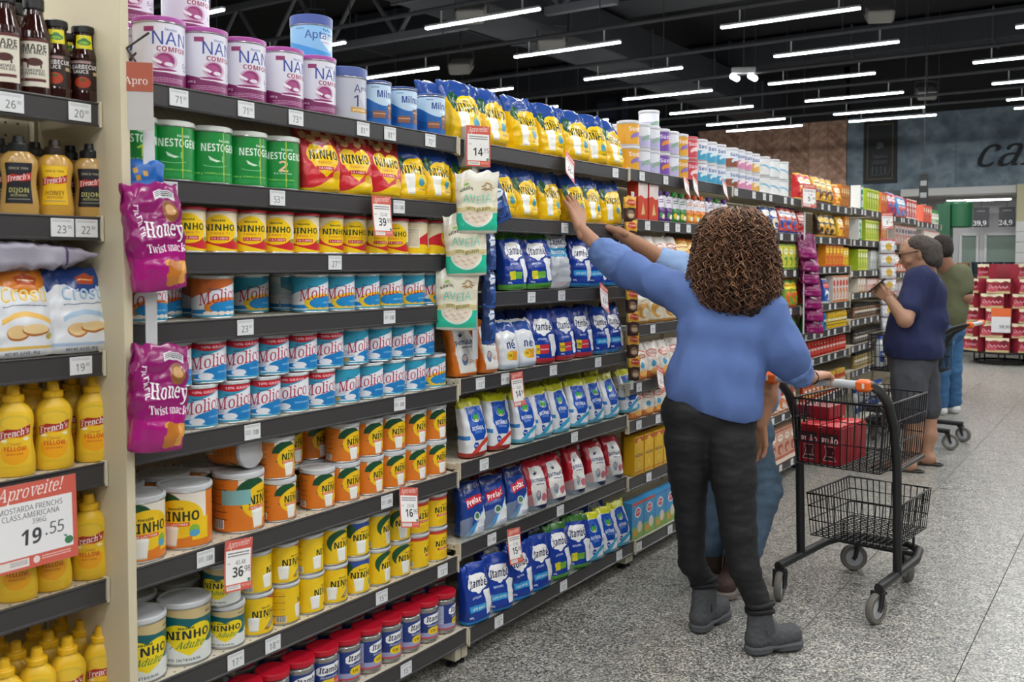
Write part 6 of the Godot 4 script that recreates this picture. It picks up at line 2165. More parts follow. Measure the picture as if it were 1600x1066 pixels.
# rows of goods: each row is kept, then settled so that neighbours touch but do not run into each other
var lanes := {}
func lane(y: float, back: bool, o: Node3D, half: float, z: float) -> void:
	var key := "%d_%s_%d" % [int(round(y * 1000)), back, int(floor((Z0 - z) / BAY))]
	if not lanes.has(key): lanes[key] = []
	lanes[key].append([o, half])
func settle() -> void:
	for key in lanes:
		var l: Array = lanes[key]
		l.sort_custom(func(a, b): return a[0].position.z > b[0].position.z)
		var z0: float = l[0][0].position.z
		var bay := floorf((Z0 - z0) / BAY)
		var hi := Z0 - BAY * bay - 0.012
		var lo := Z0 - BAY * (bay + 1.0) + 0.012
		for it in 60:
			for k in l.size() - 1:
				var A: Node3D = l[k][0]
				var B: Node3D = l[k + 1][0]
				var need: float = l[k][1] + l[k + 1][1] + 0.0015
				var gap := A.position.z - B.position.z
				if gap < need:
					A.position.z += (need - gap) * 0.5
					B.position.z -= (need - gap) * 0.5
			for e in l: e[0].position.z = clampf(e[0].position.z, lo + e[1], hi - e[1])
# one tin for each right outline px; entries: px or [px, proto, turn]; x = REAR is the second row
const REAR := -1.0
var face := -0.33      # how far the tins of a row are turned to the aisle
func tins(proto: Node3D, r: float, y: float, h: float, pxs: Array, called: String, label: String, group: String, x := 0.0, jig := 0.25, cat := "can") -> void:
	var xc := (XS - 0.02 - r) if x == 0.0 else ((XS - 0.028 - r * 3.0) if x == REAR else x)
	for e in pxs:
		var px: float = e[0] if e is Array else e
		var pr: Node3D = e[1] if e is Array else proto
		var turn: float = e[2] if e is Array and e.size() > 2 else rng.randf_range(-jig, jig)
		var z := z_right(px, xc, y + h * 0.5, r)
		lane(y, x == REAR, place(pr, called, Vector3(xc, y, z), turn + face, label, cat, group), r + 0.0025, z)
# pouches by the px of their middle
func pouches(pr: Array, y: float, h: float, d: float, pxs: Array, called: String, label: String, group: String, x := 0.0, cat := "bag", jig := 0.12) -> void:
	var xc := (XS - 0.012 - d * 0.5) if x == 0.0 else ((XS - 0.03 - d * 1.5) if x == REAR else x)
	for k in pxs.size():
		var e = pxs[k]
		var px: float = e[0] if e is Array else e
		var p: Node3D = e[1] if e is Array else pr[k % pr.size()]
		var turn: float = e[2] if e is Array and e.size() > 2 else rng.randf_range(-jig, jig) - 0.15
		var z := z_at(px, xc, y + h * 0.5)
		var wide := (p.get_child(0) as MeshInstance3D).mesh.get_aabb().size.z * 0.5
		var o := place(p, called, Vector3(xc, y + 0.001, z), turn, label, cat, group)
		if cat == "bag":      # soft bags stand a little askew
			o.rotation.x = rng.randf_range(-0.05, 0.05)
			o.position.y += absf(o.rotation.x) * wide
		lane(y, x == REAR, o, wide, z)
func bags3(label: String, w: float, h: float, d: float, lean := 0.0, full := 2.2, amp := 0.005) -> Array:
	return [bag(label, w, h, d, 1, lean, full, amp), bag(label, w, h, d, 2, lean, full, amp), bag(label, w, h, d, 3, lean, full, amp)]

func _ready() -> void:
	rng.seed = 4
	cf = Vector3(-sin(YAW) * cos(PIT), -sin(PIT), -cos(YAW) * cos(PIT))
	cr = Vector3(cos(YAW), 0, -sin(YAW))
	cu = cr.cross(cf)
	var cam := Camera3D.new()
	cam.name = "camera"
	add_child(cam)
	cam.transform = Transform3D(Basis(cr, cu, -cf), Vector3(0, EYE, 0))
	cam.projection = Camera3D.PROJECTION_FRUSTUM
	cam.near = 0.05
	cam.far = 60.0
	cam.size = 1066.0 / FOC * cam.near
	cam.frustum_offset = Vector2(0, (Y0 - 533.0) / FOC * cam.near)
	cam.current = true
	var we := WorldEnvironment.new()
	we.name = "surroundings"
	var env := Environment.new()
	env.background_mode = Environment.BG_COLOR
	env.background_color = Color(0.0, 0.0, 0.0)
	env.tonemap_mode = Environment.TONE_MAPPER_LINEAR
	env.tonemap_exposure = 1.8
	env.sdfgi_enabled = true
	env.ssao_enabled = true
	env.ssil_enabled = true
	we.environment = env
	var lens := CameraAttributesPhysical.new()
	lens.exposure_aperture = 5.6
	lens.frustum_focus_distance = 3.6
	lens.frustum_focal_length = 35.0
	we.camera_attributes = lens
	add_child(we)
	build_room()
	build_ceiling()
	build_shelves()
	build_left_unit()
	build_bay_one()
	build_bay_two()
	build_bay_three()
	build_far_bays()
	build_far_end()
	build_carts()
	build_woman()
	build_helper()
	build_man()
	build_far_man()
	finish_sheet()
	settle()

var BAYS := [[1.89, 1.657, 1.475, 1.299, 1.01, 0.70, 0.394, 0.14], [1.885, 1.62, 1.337, 1.03, 0.725, 0.432, 0.13], [1.89, 1.655, 1.40, 1.146, 0.872, 0.69, 0.414, 0.12], [1.89, 1.645, 1.40, 1.14, 0.89, 0.66, 0.43, 0.12], [1.89, 1.64, 1.417, 1.134, 0.936, 0.744, 0.43, 0.12], [1.90, 1.637, 1.38, 1.195, 0.972, 0.752, 0.543, 0.12], [1.89, 1.62, 1.35, 1.08, 0.80, 0.5, 0.13], [1.88, 1.62, 1.35, 1.08, 0.80, 0.5, 0.13]]
func build_shelves() -> void:
	var names := ["tinned milk powder and infant formula", "blue and yellow bags of milk powder", "baby food pouches, starch boxes and canisters", "canisters and cereal behind the curly-haired person", "sweets, boxed snacks and bottles", "lime and white cartons and spice jars", "red boxes and blue packs", "cartons and jars at the end of the aisle"]
	var tags := [
		[[[280, 5, 145], [385, 5, 165], [463, 6, 182], [568, 7, 200], [610, 7, 205], [673, 8, 215]], [[263, 9, 290], [434, 9, 305], [624, 16, 320]], [[524, 10, 410]], [[384, 11, 510], [609, 17, 495]], [[395, 16, 675], [625, 22, 630]], [[322, 16, 870], [605, 17, 785]], [[369, 12, 1030], [427, 13, 1008], [597, 14, 935], [692, 15, 890]], [[635, 14, 1035]]],
		[[[962, 15, 265]], [[883, 14, 352]], [[831, 18, 460], [878, 19, 458]], [[751, 15, 598], [790, 22, 590], [865, 14, 580], [935, 15, 560]], [[757, 14, 720], [898, 15, 685]], [[769, 16, 845], [876, 14, 800]], [[780, 14, 957], [881, 15, 905], [968, 14, 855]]],
		[[[1003, 14], [1040, 15]], [[1012, 18], [1042, 19], [1059, 20], [1076, 21]], [[1015, 14], [1090, 15]], [[1021, 14]], [[1000, 13]], [[1000, 14], [1030, 15]], [[1016, 14]], [[990, 14], [1050, 15]]]]
	for k in 8:
		var tg: Array = tags[k] if k < 3 else []
		if k >= 3:
			for l in BAYS[k].size():
				var row := []
				for a in 6: row.append([pxof(Vector3(XS, 1.0, Z0 - BAY * k - 0.12 - 0.21 * a + rng.randf_range(-0.06, 0.06))), 12 + rng.randi() % 12])
				tg.append(row)
		shelving("shelving_bay", "grey-railed cream steel shelving bay holding " + names[k], Z0 - BAY * k, Z0 - BAY * (k + 1), BAYS[k], tg)
	# clear guards on the two lowest shelves of the bag bay
	var gl := StandardMaterial3D.new()
	gl.albedo_color = Color(0.85, 0.92, 0.95, 0.14)
	gl.transparency = BaseMaterial3D.TRANSPARENCY_ALPHA
	gl.roughness = 0.08
	for e in [[0.432, 0.0, "on the shelf second from the floor"], [0.13, 0.04, "on the lowest shelf"]]:
		var g := thing("acrylic_guard", "clear plastic front guard %s before the milk bags" % e[2], "guard", Vector3(XS + e[1] - 0.016, e[0], Z0 - BAY * 1.5))
		part(g, "guard", bx(Vector3(0, 0.04, 0), Vector3(0.003, 0.08, BAY - 0.06)), gl)
func pxof(p: Vector3) -> float:
	var v := p - Vector3(0, EYE, 0)
	return 800.0 + FOC * v.dot(cr) / v.dot(cf)

func build_left_unit() -> void:
	var zp := -1.372
	struct("wall_panel", bx(Vector3(-2.185, 1.2, zp - 0.012), Vector3(0.345, 2.4, 0.024), 0.002), mat(hexc("cfc4a8"), 0.5), "cream side panel between the sauce shelves and the milk shelves")
	var lv := [1.826, 1.556, 1.234, 0.968, 0.684, 0.352]
	var tg := [[[18, 0, 150], [125, 1, 165]], [[98, 2, 350], [150, 3, 355]], [[127, 4, 570]], [], [], []]
	shelving("shelving_bay", "narrow cream shelving bay with grey rails holding sauces and mustard bottles", -0.42, zp, lv, tg, -2.085, 0.27, 0.0, false)
	var x := -2.135
	for e in [[8, true], [54, true], [88, false], [131, false]]:
		var y: float = lv[0]
		var o := place(bbq(e[1]), "sauce_bottle", Vector3(x, y, z_at(e[0], x, y + 0.08)), -0.5, "tall dark sauce bottle with cream cow label on the top sauce shelf" if e[1] else "dark barbecue sauce bottle with yellow neck label and tomato print", "bottle", "cow label sauce bottles" if e[1] else "barbecue sauce bottles")
		o.scale = Vector3.ONE * (1.12 if e[1] else 1.15)
	for e in [[22, true], [66, false], [108, false], [4, false]]:
		var o := place(bbq(e[1]), "sauce_bottle", Vector3(x - 0.08, lv[0], z_at(e[0], x - 0.08, lv[0] + 0.08)), -0.5, "dark sauce bottle standing in the second row of the top sauce shelf", "bottle", "second row of sauce bottles")
		o.scale = Vector3.ONE * 1.12
	for e in [[30, true], [86, false], [141, true]]:
		for d in 3:
			var X := x - d * 0.075
			var o := place(dijon(e[1]), "mustard_bottle", Vector3(X, lv[1], z_at(e[0] - (0 if d == 0 else 2), X, lv[1] + 0.08) if d == 0 else z_at(e[0], x, lv[1] + 0.08) + 0.004 * d), -0.55, ("tan squeeze bottle of dijon mustard with black label" if e[1] else "tan squeeze bottle of honey mustard with yellow label") if d == 0 else "tan mustard squeeze bottle in a rear row behind the dijon bottles", "bottle", ("dijon bottles" if e[1] else "honey mustard bottles") if d == 0 else "rear rows of dijon bottles")
			o.scale = Vector3.ONE * 1.19
	# cracker bags and the crumpled bag on top
	var cb := bag("cracker:blue", 0.17, 0.20, 0.06, 2, -0.01, 2.4)
	var co := bag("cracker:orange", 0.17, 0.20, 0.06, 1, -0.01, 2.4)
	place(cb, "cracker_bag", Vector3(-2.125, lv[2] + 0.001, z_at(122, -2.125, 1.33)), 0.0, "white and blue bag of round crackers", "bag")
	place(co, "cracker_bag", Vector3(-2.125, lv[2] + 0.001, z_at(28, -2.125, 1.33)), 0.05, "white and orange bag of round crackers", "bag")
	for e in [[122, cb, "blue"], [28, co, "orange"]]:
		place(e[1], "cracker_bag", Vector3(-2.205, lv[2] + 0.001, z_at(e[0], -2.125, 1.33) + 0.01), 0.04, "%s topped cracker bag standing behind the front cracker bag" % e[2], "bag")
	var lay := place(bag("plainbag", 0.16, 0.26, 0.07, 3, 0.0, 2.6, 0.008), "snack_bag", Vector3(-2.19, lv[2] + 0.232, z_at(118, -2.17, 1.45) + 0.06), 0.0, "crumpled grey bag lying across the tops of the cracker bags", "bag")
	lay.transform = Transform3D(Basis(Vector3(0, 1, 0), Vector3(0, 0, -1), Vector3(-1, 0, 0)), Vector3(-2.165, lv[2] + 0.232, -1.09))
	# yellow mustard
	for e in [[3, 22, 0], [3, 80, 0], [3, 143, 0], [4, 25, 0], [4, 82, 0], [4, 141, 0], [5, 4, 0], [5, 55, 0], [5, 107, 0], [5, 155, 0]]:
		var zz := z_at(e[1], x, lv[e[0]] + 0.09)
		for d in 3:
			var o := place(mustard(), "mustard_bottle", Vector3(x - d * 0.074, lv[e[0]], zz + 0.006 * sin(d * 2.0 + e[1])), rng.randf_range(-0.6, -0.45), ["bright yellow squeeze bottle of mustard on the fourth sauce shelf from the top", "bright yellow squeeze bottle of mustard on the shelf under the large price card", "bright yellow squeeze bottle of mustard on the lowest sauce shelf in view"][e[0] - 3], "bottle", ["mustard bottles, fourth shelf", "mustard bottles, fifth shelf", "mustard bottles, sixth shelf"][e[0] - 3])
			o.scale = Vector3.ONE * 1.12
	var zc := z_at(48, -2.06, 0.88)
	var t := thing("price_card", "large red and white price card for mustard hanging from a shelf rail", "price card", Vector3(-2.06, 0.868, zc))
	var m := Msh.new()
	m.grid(1, 6, func(u: float, q: float) -> Vector3: return Vector3(0.001 + 0.006 * (1 - q), (q - 0.5) * 0.19, -(u - 0.5) * 0.215))
	part(t, "print", m.done(), lab("mcard"))
	m = Msh.new()
	m.grid(1, 6, func(u: float, q: float) -> Vector3: return Vector3(0.006 * (1 - q), (q - 0.5) * 0.19, (u - 0.5) * 0.215))
	part(t, "backing", m.done(), mat(hexc("d8d4d0"), 0.5))

func build_bay_one() -> void:
	var S: Array = BAYS[0]
	var pu := hexc("a8489c")
	var nan := can("nan:0-6", 0.064, 0.178, pu)
	var nan2 := can("nan:6-12", 0.064, 0.178, pu)
	tins(nan, 0.064, S[0], 0.178, [[290, nan, -0.25], [357, nan, -0.05], [415, nan2, -0.2], [477, nan, 0.0], [525, nan, -0.1]], "formula_can", "white and maroon formula can with purple lid on the top shelf", "white and maroon formula cans")
	tins(nan2, 0.064, S[0], 0.178, [[238, nan2, -0.3], [300, nan2, -0.1], [370, nan2, -0.1], [430, nan2, -0.1], [487, nan2, 0.0]], "formula_can", "white and maroon formula can in the second row under stacked cans", "second row of formula cans", REAR)
	tins(nan2, 0.064, S[0] + 0.178, 0.178, [[240, nan2, -0.35], [327, nan2, -0.1]], "formula_can", "white and maroon formula can stacked on top of the second row", "stacked formula cans", REAR)
	var ap := can("aptamil", 0.066, 0.168, hexc("42589f"), 0.03)
	tins(ap, 0.066, S[0] + 0.178, 0.168, [[519, ap, -0.05]], "formula_can", "light blue formula can with dark blue lid stacked above the purple-lidded cans", "", REAR)
	var asv := can("aptasilver", 0.066, 0.168, hexc("4d5f9e"), 0.03)
	tins(asv, 0.066, S[0], 0.168, [[575, asv, -0.1]], "formula_can", "silver grey formula can with dark blue lid and gold band", "")
	var mil := can("milnutri", 0.052, 0.145, hexc("24408a"), 0.006)
	tins(mil, 0.052, S[0], 0.145, [[607, mil, 0.1], [652, mil, -0.05], [696, mil, 0.0]], "milk_can", "blue and white milk drink can with brown glass print", "blue milk drink cans")
	tins(mil, 0.052, S[0], 0.145, [[590, mil, 0.0], [633, mil, 0.0]], "milk_can", "blue and white milk drink can in the row behind", "blue milk drink cans behind", REAR)
	var n2 := can("nestogeno:0", 0.064, 0.155, hexc("d8dcd6"))
	var ntwo := can("nestogeno:2", 0.064, 0.155, hexc("d8dcd6"))
	var none := can("nestogeno:1", 0.064, 0.155, hexc("d8dcd6"))
	tins(n2, 0.064, S[1], 0.155, [[240, none, -0.1], [306, n2, -0.1], [376, n2, 0.0], [433, n2, 0.05], [495, ntwo, -0.35]], "formula_can", "green formula can with white lid on the second shelf", "green formula cans")
	tins(n2, 0.064, S[1], 0.155, [[258, n2, 0], [330, n2, 0], [392, n2, 0]], "formula_can", "green formula can in the second row of the second shelf", "second row of green cans", REAR)
	# bags on the second shelf
	pouches(bags3("ninhobagred", 0.145, 0.195, 0.07, -0.02), S[1], 0.19, 0.07, [527, 588, 622], "milk_bag", "red and yellow milk powder bag on the second shelf beside green cans", "red and yellow milk bags")
	pouches(bags3("ninhobag", 0.14, 0.185, 0.07, -0.02), S[1], 0.18, 0.07, [657, 692, 716], "milk_bag", "yellow milk powder bag with blue top beside the red and yellow bags", "yellow bags, second shelf")
	pouches(bags3("ninhobagred", 0.145, 0.195, 0.07, -0.02), S[1], 0.19, 0.07, [515, 560, 600, 640], "milk_bag", "red and yellow milk powder bag in the rear row of the second shelf", "rear red and yellow bags", REAR)
	# third shelf
	face = -0.42
	var nr := can("ninhored", 0.049, 0.121, hexc("b8202c"), 0.008)
	tins(nr, 0.049, S[2], 0.121, [325, 376, [424, nr, 0.05], 468, [502, nr, -0.1], [538, nr, 0.35], 582, [616, nr, 0.3], 642, [672, nr, 2.2], [698, nr, 1.5]], "milk_can", "short cream, red and yellow milk can with red lid on the third shelf", "red-lidded yellow cans")
	tins(nr, 0.049, S[2], 0.121, [345, 395, 445, 490, 530, 575, 610, 650], "milk_can", "short red and yellow milk can in the second row of the third shelf", "second row of red-lidded cans", REAR)
	# fourth shelf
	face = -0.62
	var mo := can("molico:orange", 0.055, 0.117, hexc("d0cfca"), 0.006)
	var my := can("molico:yellow", 0.055, 0.117, hexc("cfd4d8"), 0.006)
	tins(mo, 0.055, S[3], 0.117, [[262, mo, -0.1], [365, mo, 0.15]], "milk_can", "white, orange and blue milk can on the fourth shelf", "orange milk cans")
	tins(my, 0.055, S[3], 0.117, [[538, my, 0.15], [580, my, 0.1], [616, my, 0.2], [645, my, -0.25], [675, my, -0.1], [703, my, 0.3]], "milk_can", "white, blue and yellow milk can on the fourth shelf", "yellow swoosh milk cans")
	tins(my, 0.055, S[3], 0.117, [[420, my, 0.2], [478, my, 2.6], [294, mo, 0.3], [330, mo, 1.8], [520, my, 0.2], [560, my, 0.2], [600, my, 0.2], [640, my, 0.2]], "milk_can", "blue milk can set back in the second row of the fourth shelf", "second row of the fourth shelf", REAR)
	# fifth shelf: two high
	var mr := can("molico:red", 0.0535, 0.117, hexc("c6ccd0"), 0.006)
	var mb := can("molico:blue", 0.0535, 0.117, hexc("c6ccd0"), 0.006)
	for tier in 2:
		var y: float = S[4] + 0.1175 * tier
		var dx := 0.0 if tier == 0 else 2.0
		tins(mr, 0.0535, y, 0.117, [[303 - dx * 0.5, mr, -0.55 + tier * 0.4], [360, mr, 0.1], [412, mr, 0.05], [463, mr, 0.12], [500, mr, -0.35 + tier * 0.4], [540, mr, -0.05]], "milk_can", "white and blue milk can with red top band stacked two high", "red-banded milk cans")
		tins(mb, 0.0535, y, 0.117, [[568, mb, 0.45], [608, mb, -0.15], [640, mb, -0.2], [670, mb, 0.0]], "milk_can", "white and blue milk can without red band stacked two high", "plain blue milk cans")
	tins(my, 0.055, S[4], 0.117, [[702, my, 0.1]], "milk_can", "single blue and yellow milk can at the end of the fifth shelf", "")
	tins(mb, 0.0535, S[4], 0.117, [250, 310, 360, 405, 450, 490, 530, 570, 605, 640], "milk_can", "white and blue milk can in the second row of the fifth shelf", "second row of the fifth shelf", REAR)
	# sixth shelf
	face = -0.38
	var wl := hexc("c9ccd0")
	var big := can("ninhoorange", 0.070, 0.165, wl)
	var bigb := can("ninhoorange:b", 0.070, 0.165, wl)
	var sm := can("ninhoorange", 0.053, 0.124, wl)
	tins(big, 0.070, S[5], 0.165, [[245, big, -0.3], [322, big, -1.0], [415, bigb, 0.35]], "milk_can", "large orange milk can with white lid on the sixth shelf", "large orange cans")
	tins(big, 0.070, S[5], 0.165, [[232, big, 0.3], [300, big, 0.5], [352, big, 0.2]], "milk_can", "large orange milk can in the second row of the sixth shelf", "second row of large orange cans", REAR)
	tins(sm, 0.053, S[5], 0.124, [[460, sm, 0.3], [545, sm, 0.15], [583, sm, 0.1], [617, sm, 0.25], [650, sm, 0.15], [680, sm, 0.2], [708, sm, 0.15]], "milk_can", "small orange milk can with white lid in the lower tier of the sixth shelf", "small orange cans, lower tier")
	tins(sm, 0.053, S[5] + 0.1245, 0.124, [[583, sm, 0.15], [617, sm, 0.2], [650, sm, 0.0], [680, sm, 0.2], [708, sm, 0.2], [460, sm, 0.25]], "milk_can", "small orange milk can with white lid in the upper tier of the sixth shelf", "small orange cans, upper tier")
	for tier in 2: tins(sm, 0.053, S[5] + 0.1245 * tier, 0.124, [[478, sm, 0.3], [512, sm, 0.2], [548, sm, 0.2], [586, sm, 0.2], [620, sm, 0.2]], "milk_can", "small orange milk can in the dark rear row of the sixth shelf", "rear orange cans", REAR)
	var ly := place(sm, "milk_can", Vector3(-2.235, S[5] + 0.165 + 0.056, z_at(384, -2.12, 0.9)), 0, "orange milk can lying on its side with its round white lid towards the aisle", "can")
	ly.rotation = Vector3(0, 0.15, -PI / 2)
	# seventh shelf
	var ad := can("adulto", 0.068, 0.165, wl)
	var ads := can("adulto", 0.050, 0.12, wl)
	tins(ad, 0.068, S[6], 0.165, [[250, ad, -0.05], [330, ad, -0.25]], "milk_can", "large teal milk can with yellow heart and white lid", "large teal cans")
	tins(ad, 0.068, S[6], 0.165, [[246, ad, 0.2], [312, ad, 0.2]], "milk_can", "large teal milk can in the second row of the seventh shelf", "second row of teal cans", REAR)
	for tier in 2: tins(ads, 0.050, S[6] + 0.1205 * tier, 0.12, [[376, ads, -0.5 - 0.2 * tier]], "milk_can", "small teal milk can in a stack of two beside yellow cans", "small teal cans")
	var F := can("ninhocan:forti", 0.0485, 0.12, wl, 0.008)
	var G := can("ninhocan:green", 0.0485, 0.12, wl, 0.008)
	var B := can("ninhocan:blue", 0.0485, 0.12, wl, 0.008)
	var Z := can("ninhocan:zero", 0.0485, 0.12, wl, 0.008)
	tins(F, 0.0485, S[6], 0.12, [[437, F, -0.05], [478, F, 1.2], [513, F, 0.5], [555, F, 0.0], [592, B, -0.2], [620, G, 0.45], [650, G, 0.2], [683, Z, 0.7], [714, Z, 0.15]], "milk_can", "yellow milk can in the lower tier of the seventh shelf", "yellow cans, lower tier")
	tins(F, 0.0485, S[6] + 0.1205, 0.12, [[434, F, 0.9], [479, F, 0.15], [511, F, 0.7], [554, G, 0.25], [590, B, 0.0], [618, G, 0.6], [648, G, 0.0], [683, Z, 0.1], [714, Z, 0.1]], "milk_can", "yellow milk can in the upper tier of the seventh shelf", "yellow cans, upper tier")
	for tier in 2: tins(G, 0.0485, S[6] + 0.1205 * tier, 0.12, [400, 440, 478, 515, 550, 585, 618, 650], "milk_can", "yellow milk can in the rear row of the seventh shelf", "rear yellow cans", REAR)
	# lowest shelf: jars
	tins(jar(), 0.048, S[7], 0.145, [[372, jar(), 0.3], [425, jar(), 0.5], [480, jar(), 0.1], [515, jar(), 0.1], [553, jar(), -0.05], [588, jar(), 0.35], [617, jar(), 0.5], [645, jar(), 0.2], [680, jar(), 0.4], [702, jar(), 0.2], [724, jar(), 0.75]], "milk_jar", "silver milk powder jar with red lid and blue label on the lowest shelf", "red-lidded jars", -2.03 - 0.05, 0.2, "jar")
	tins(jar(), 0.048, S[7], 0.145, [400, 450, 495, 535, 570, 603, 635, 665, 692], "milk_jar", "silver milk powder jar with red lid in the rear row", "rear red-lidded jars", REAR, 0.2, "jar")
	# cards
	price_card(596, 338, "red and white price card reading 39,99 before the red-lidded cans", "card:LEITE NINHO:FASES 1+:53.49:39.99", 0.090, 0.128)
	price_card(371, 882, "red and white price card reading 36,98 before the yellow cans", "card:LEITE EM PÓ:INTEGRAL:43.48:36.98", 0.094, 0.135, -0.1)
	price_card(638, 793, "red and white price card reading 16,99 under the orange cans", "card:LEITE EM PÓ:ZERO LACTOSE:23.48:16.99", 0.098, 0.13, -0.22, 0.15)
	# strip of magenta snack bags at the first upright
	clip_strip("white plastic clip strip hanging beside the cream side panel", on_x(234, 330, -2.015), 1.80, 1.09)
	var hb := bag("honey", 0.135, 0.255, 0.055, 4, 0.0, 3.0, 0.009)
	for e in [[250, 455, "in front of the red-lidded cans", 0.10], [242, 706, "in front of the red-banded cans", -0.06]]:
		var o := place(hb, "snack_bag", on_x(e[0], e[1], -1.975), 0.35, "magenta bag of twisted snacks hanging from the white strip " + e[2], "bag", "magenta snack bags by the cream panel")
		o.rotation = Vector3(e[3], -0.25, 0)
	var bp := place(bag("bluepack", 0.11, 0.21, 0.04, 2, 0.0, 3.0), "snack_bag", Vector3(-2.035, 1.485, z_at(212, -2.035, 1.58)), -0.5, "blue snack bag standing in the corner by the cream panel", "bag")
	bp.rotation.x = -0.05
	var ac := on_x(213, 150, -2.0)
	var c2 := thing("price_card", "brown and white hanging price card in front of the first formula cans", "price card", ac)
	var pm := Msh.new()
	pm.box(Vector3(0, 0, 0), Vector3(0.0012, 0.16, 0.075))
	part(c2, "card", pm.done(), mat(hexc("b9b6b4"), 0.5))
	pm = Msh.new()
	pm.box(Vector3(0.001, 0.045, 0), Vector3(0.0012, 0.068, 0.074))
	part(c2, "header", pm.done(), mat(hexc("a8523a"), 0.5))
	var tx := TextMesh.new()
	var f := SystemFont.new()
	f.font_names = PackedStringArray(["Droid Serif"])
	tx.text = "Apro"; tx.font = f; tx.font_size = 32; tx.pixel_size = 0.0007; tx.depth = 0.0005
	var to := part(c2, "lettering", tx, mat(hexc("e8dcd6"), 0.5), Vector3(0.002, 0.035, 0.0))
	to.rotation.y = PI / 2
	c2.rotation.y = -0.7
	var hk := Msh.new()
	hk.tube([Vector3(0, 0.08, 0), Vector3(0, 0.11, 0.02), Vector3(0.0, 0.15, -0.03)], 0.003, 5)
	hk.tube([Vector3(-0.08, 0.09, 0.03), Vector3(0, 0.10, 0)], 0.003, 5)
	part(c2, "wire_hook", hk.done(), mat(hexc("18181a"), 0.5))

func clip_strip(label: String, p: Vector3, y1: float, y0: float) -> void:
	var s := thing("clip_strip", label, "strip", Vector3(p.x, y0, p.z))
	part(s, "strip", bx(Vector3(0, (y1 - y0) * 0.5, 0), Vector3(0.0016, y1 - y0, 0.032)), mat(hexc("c9cacc"), 0.4))

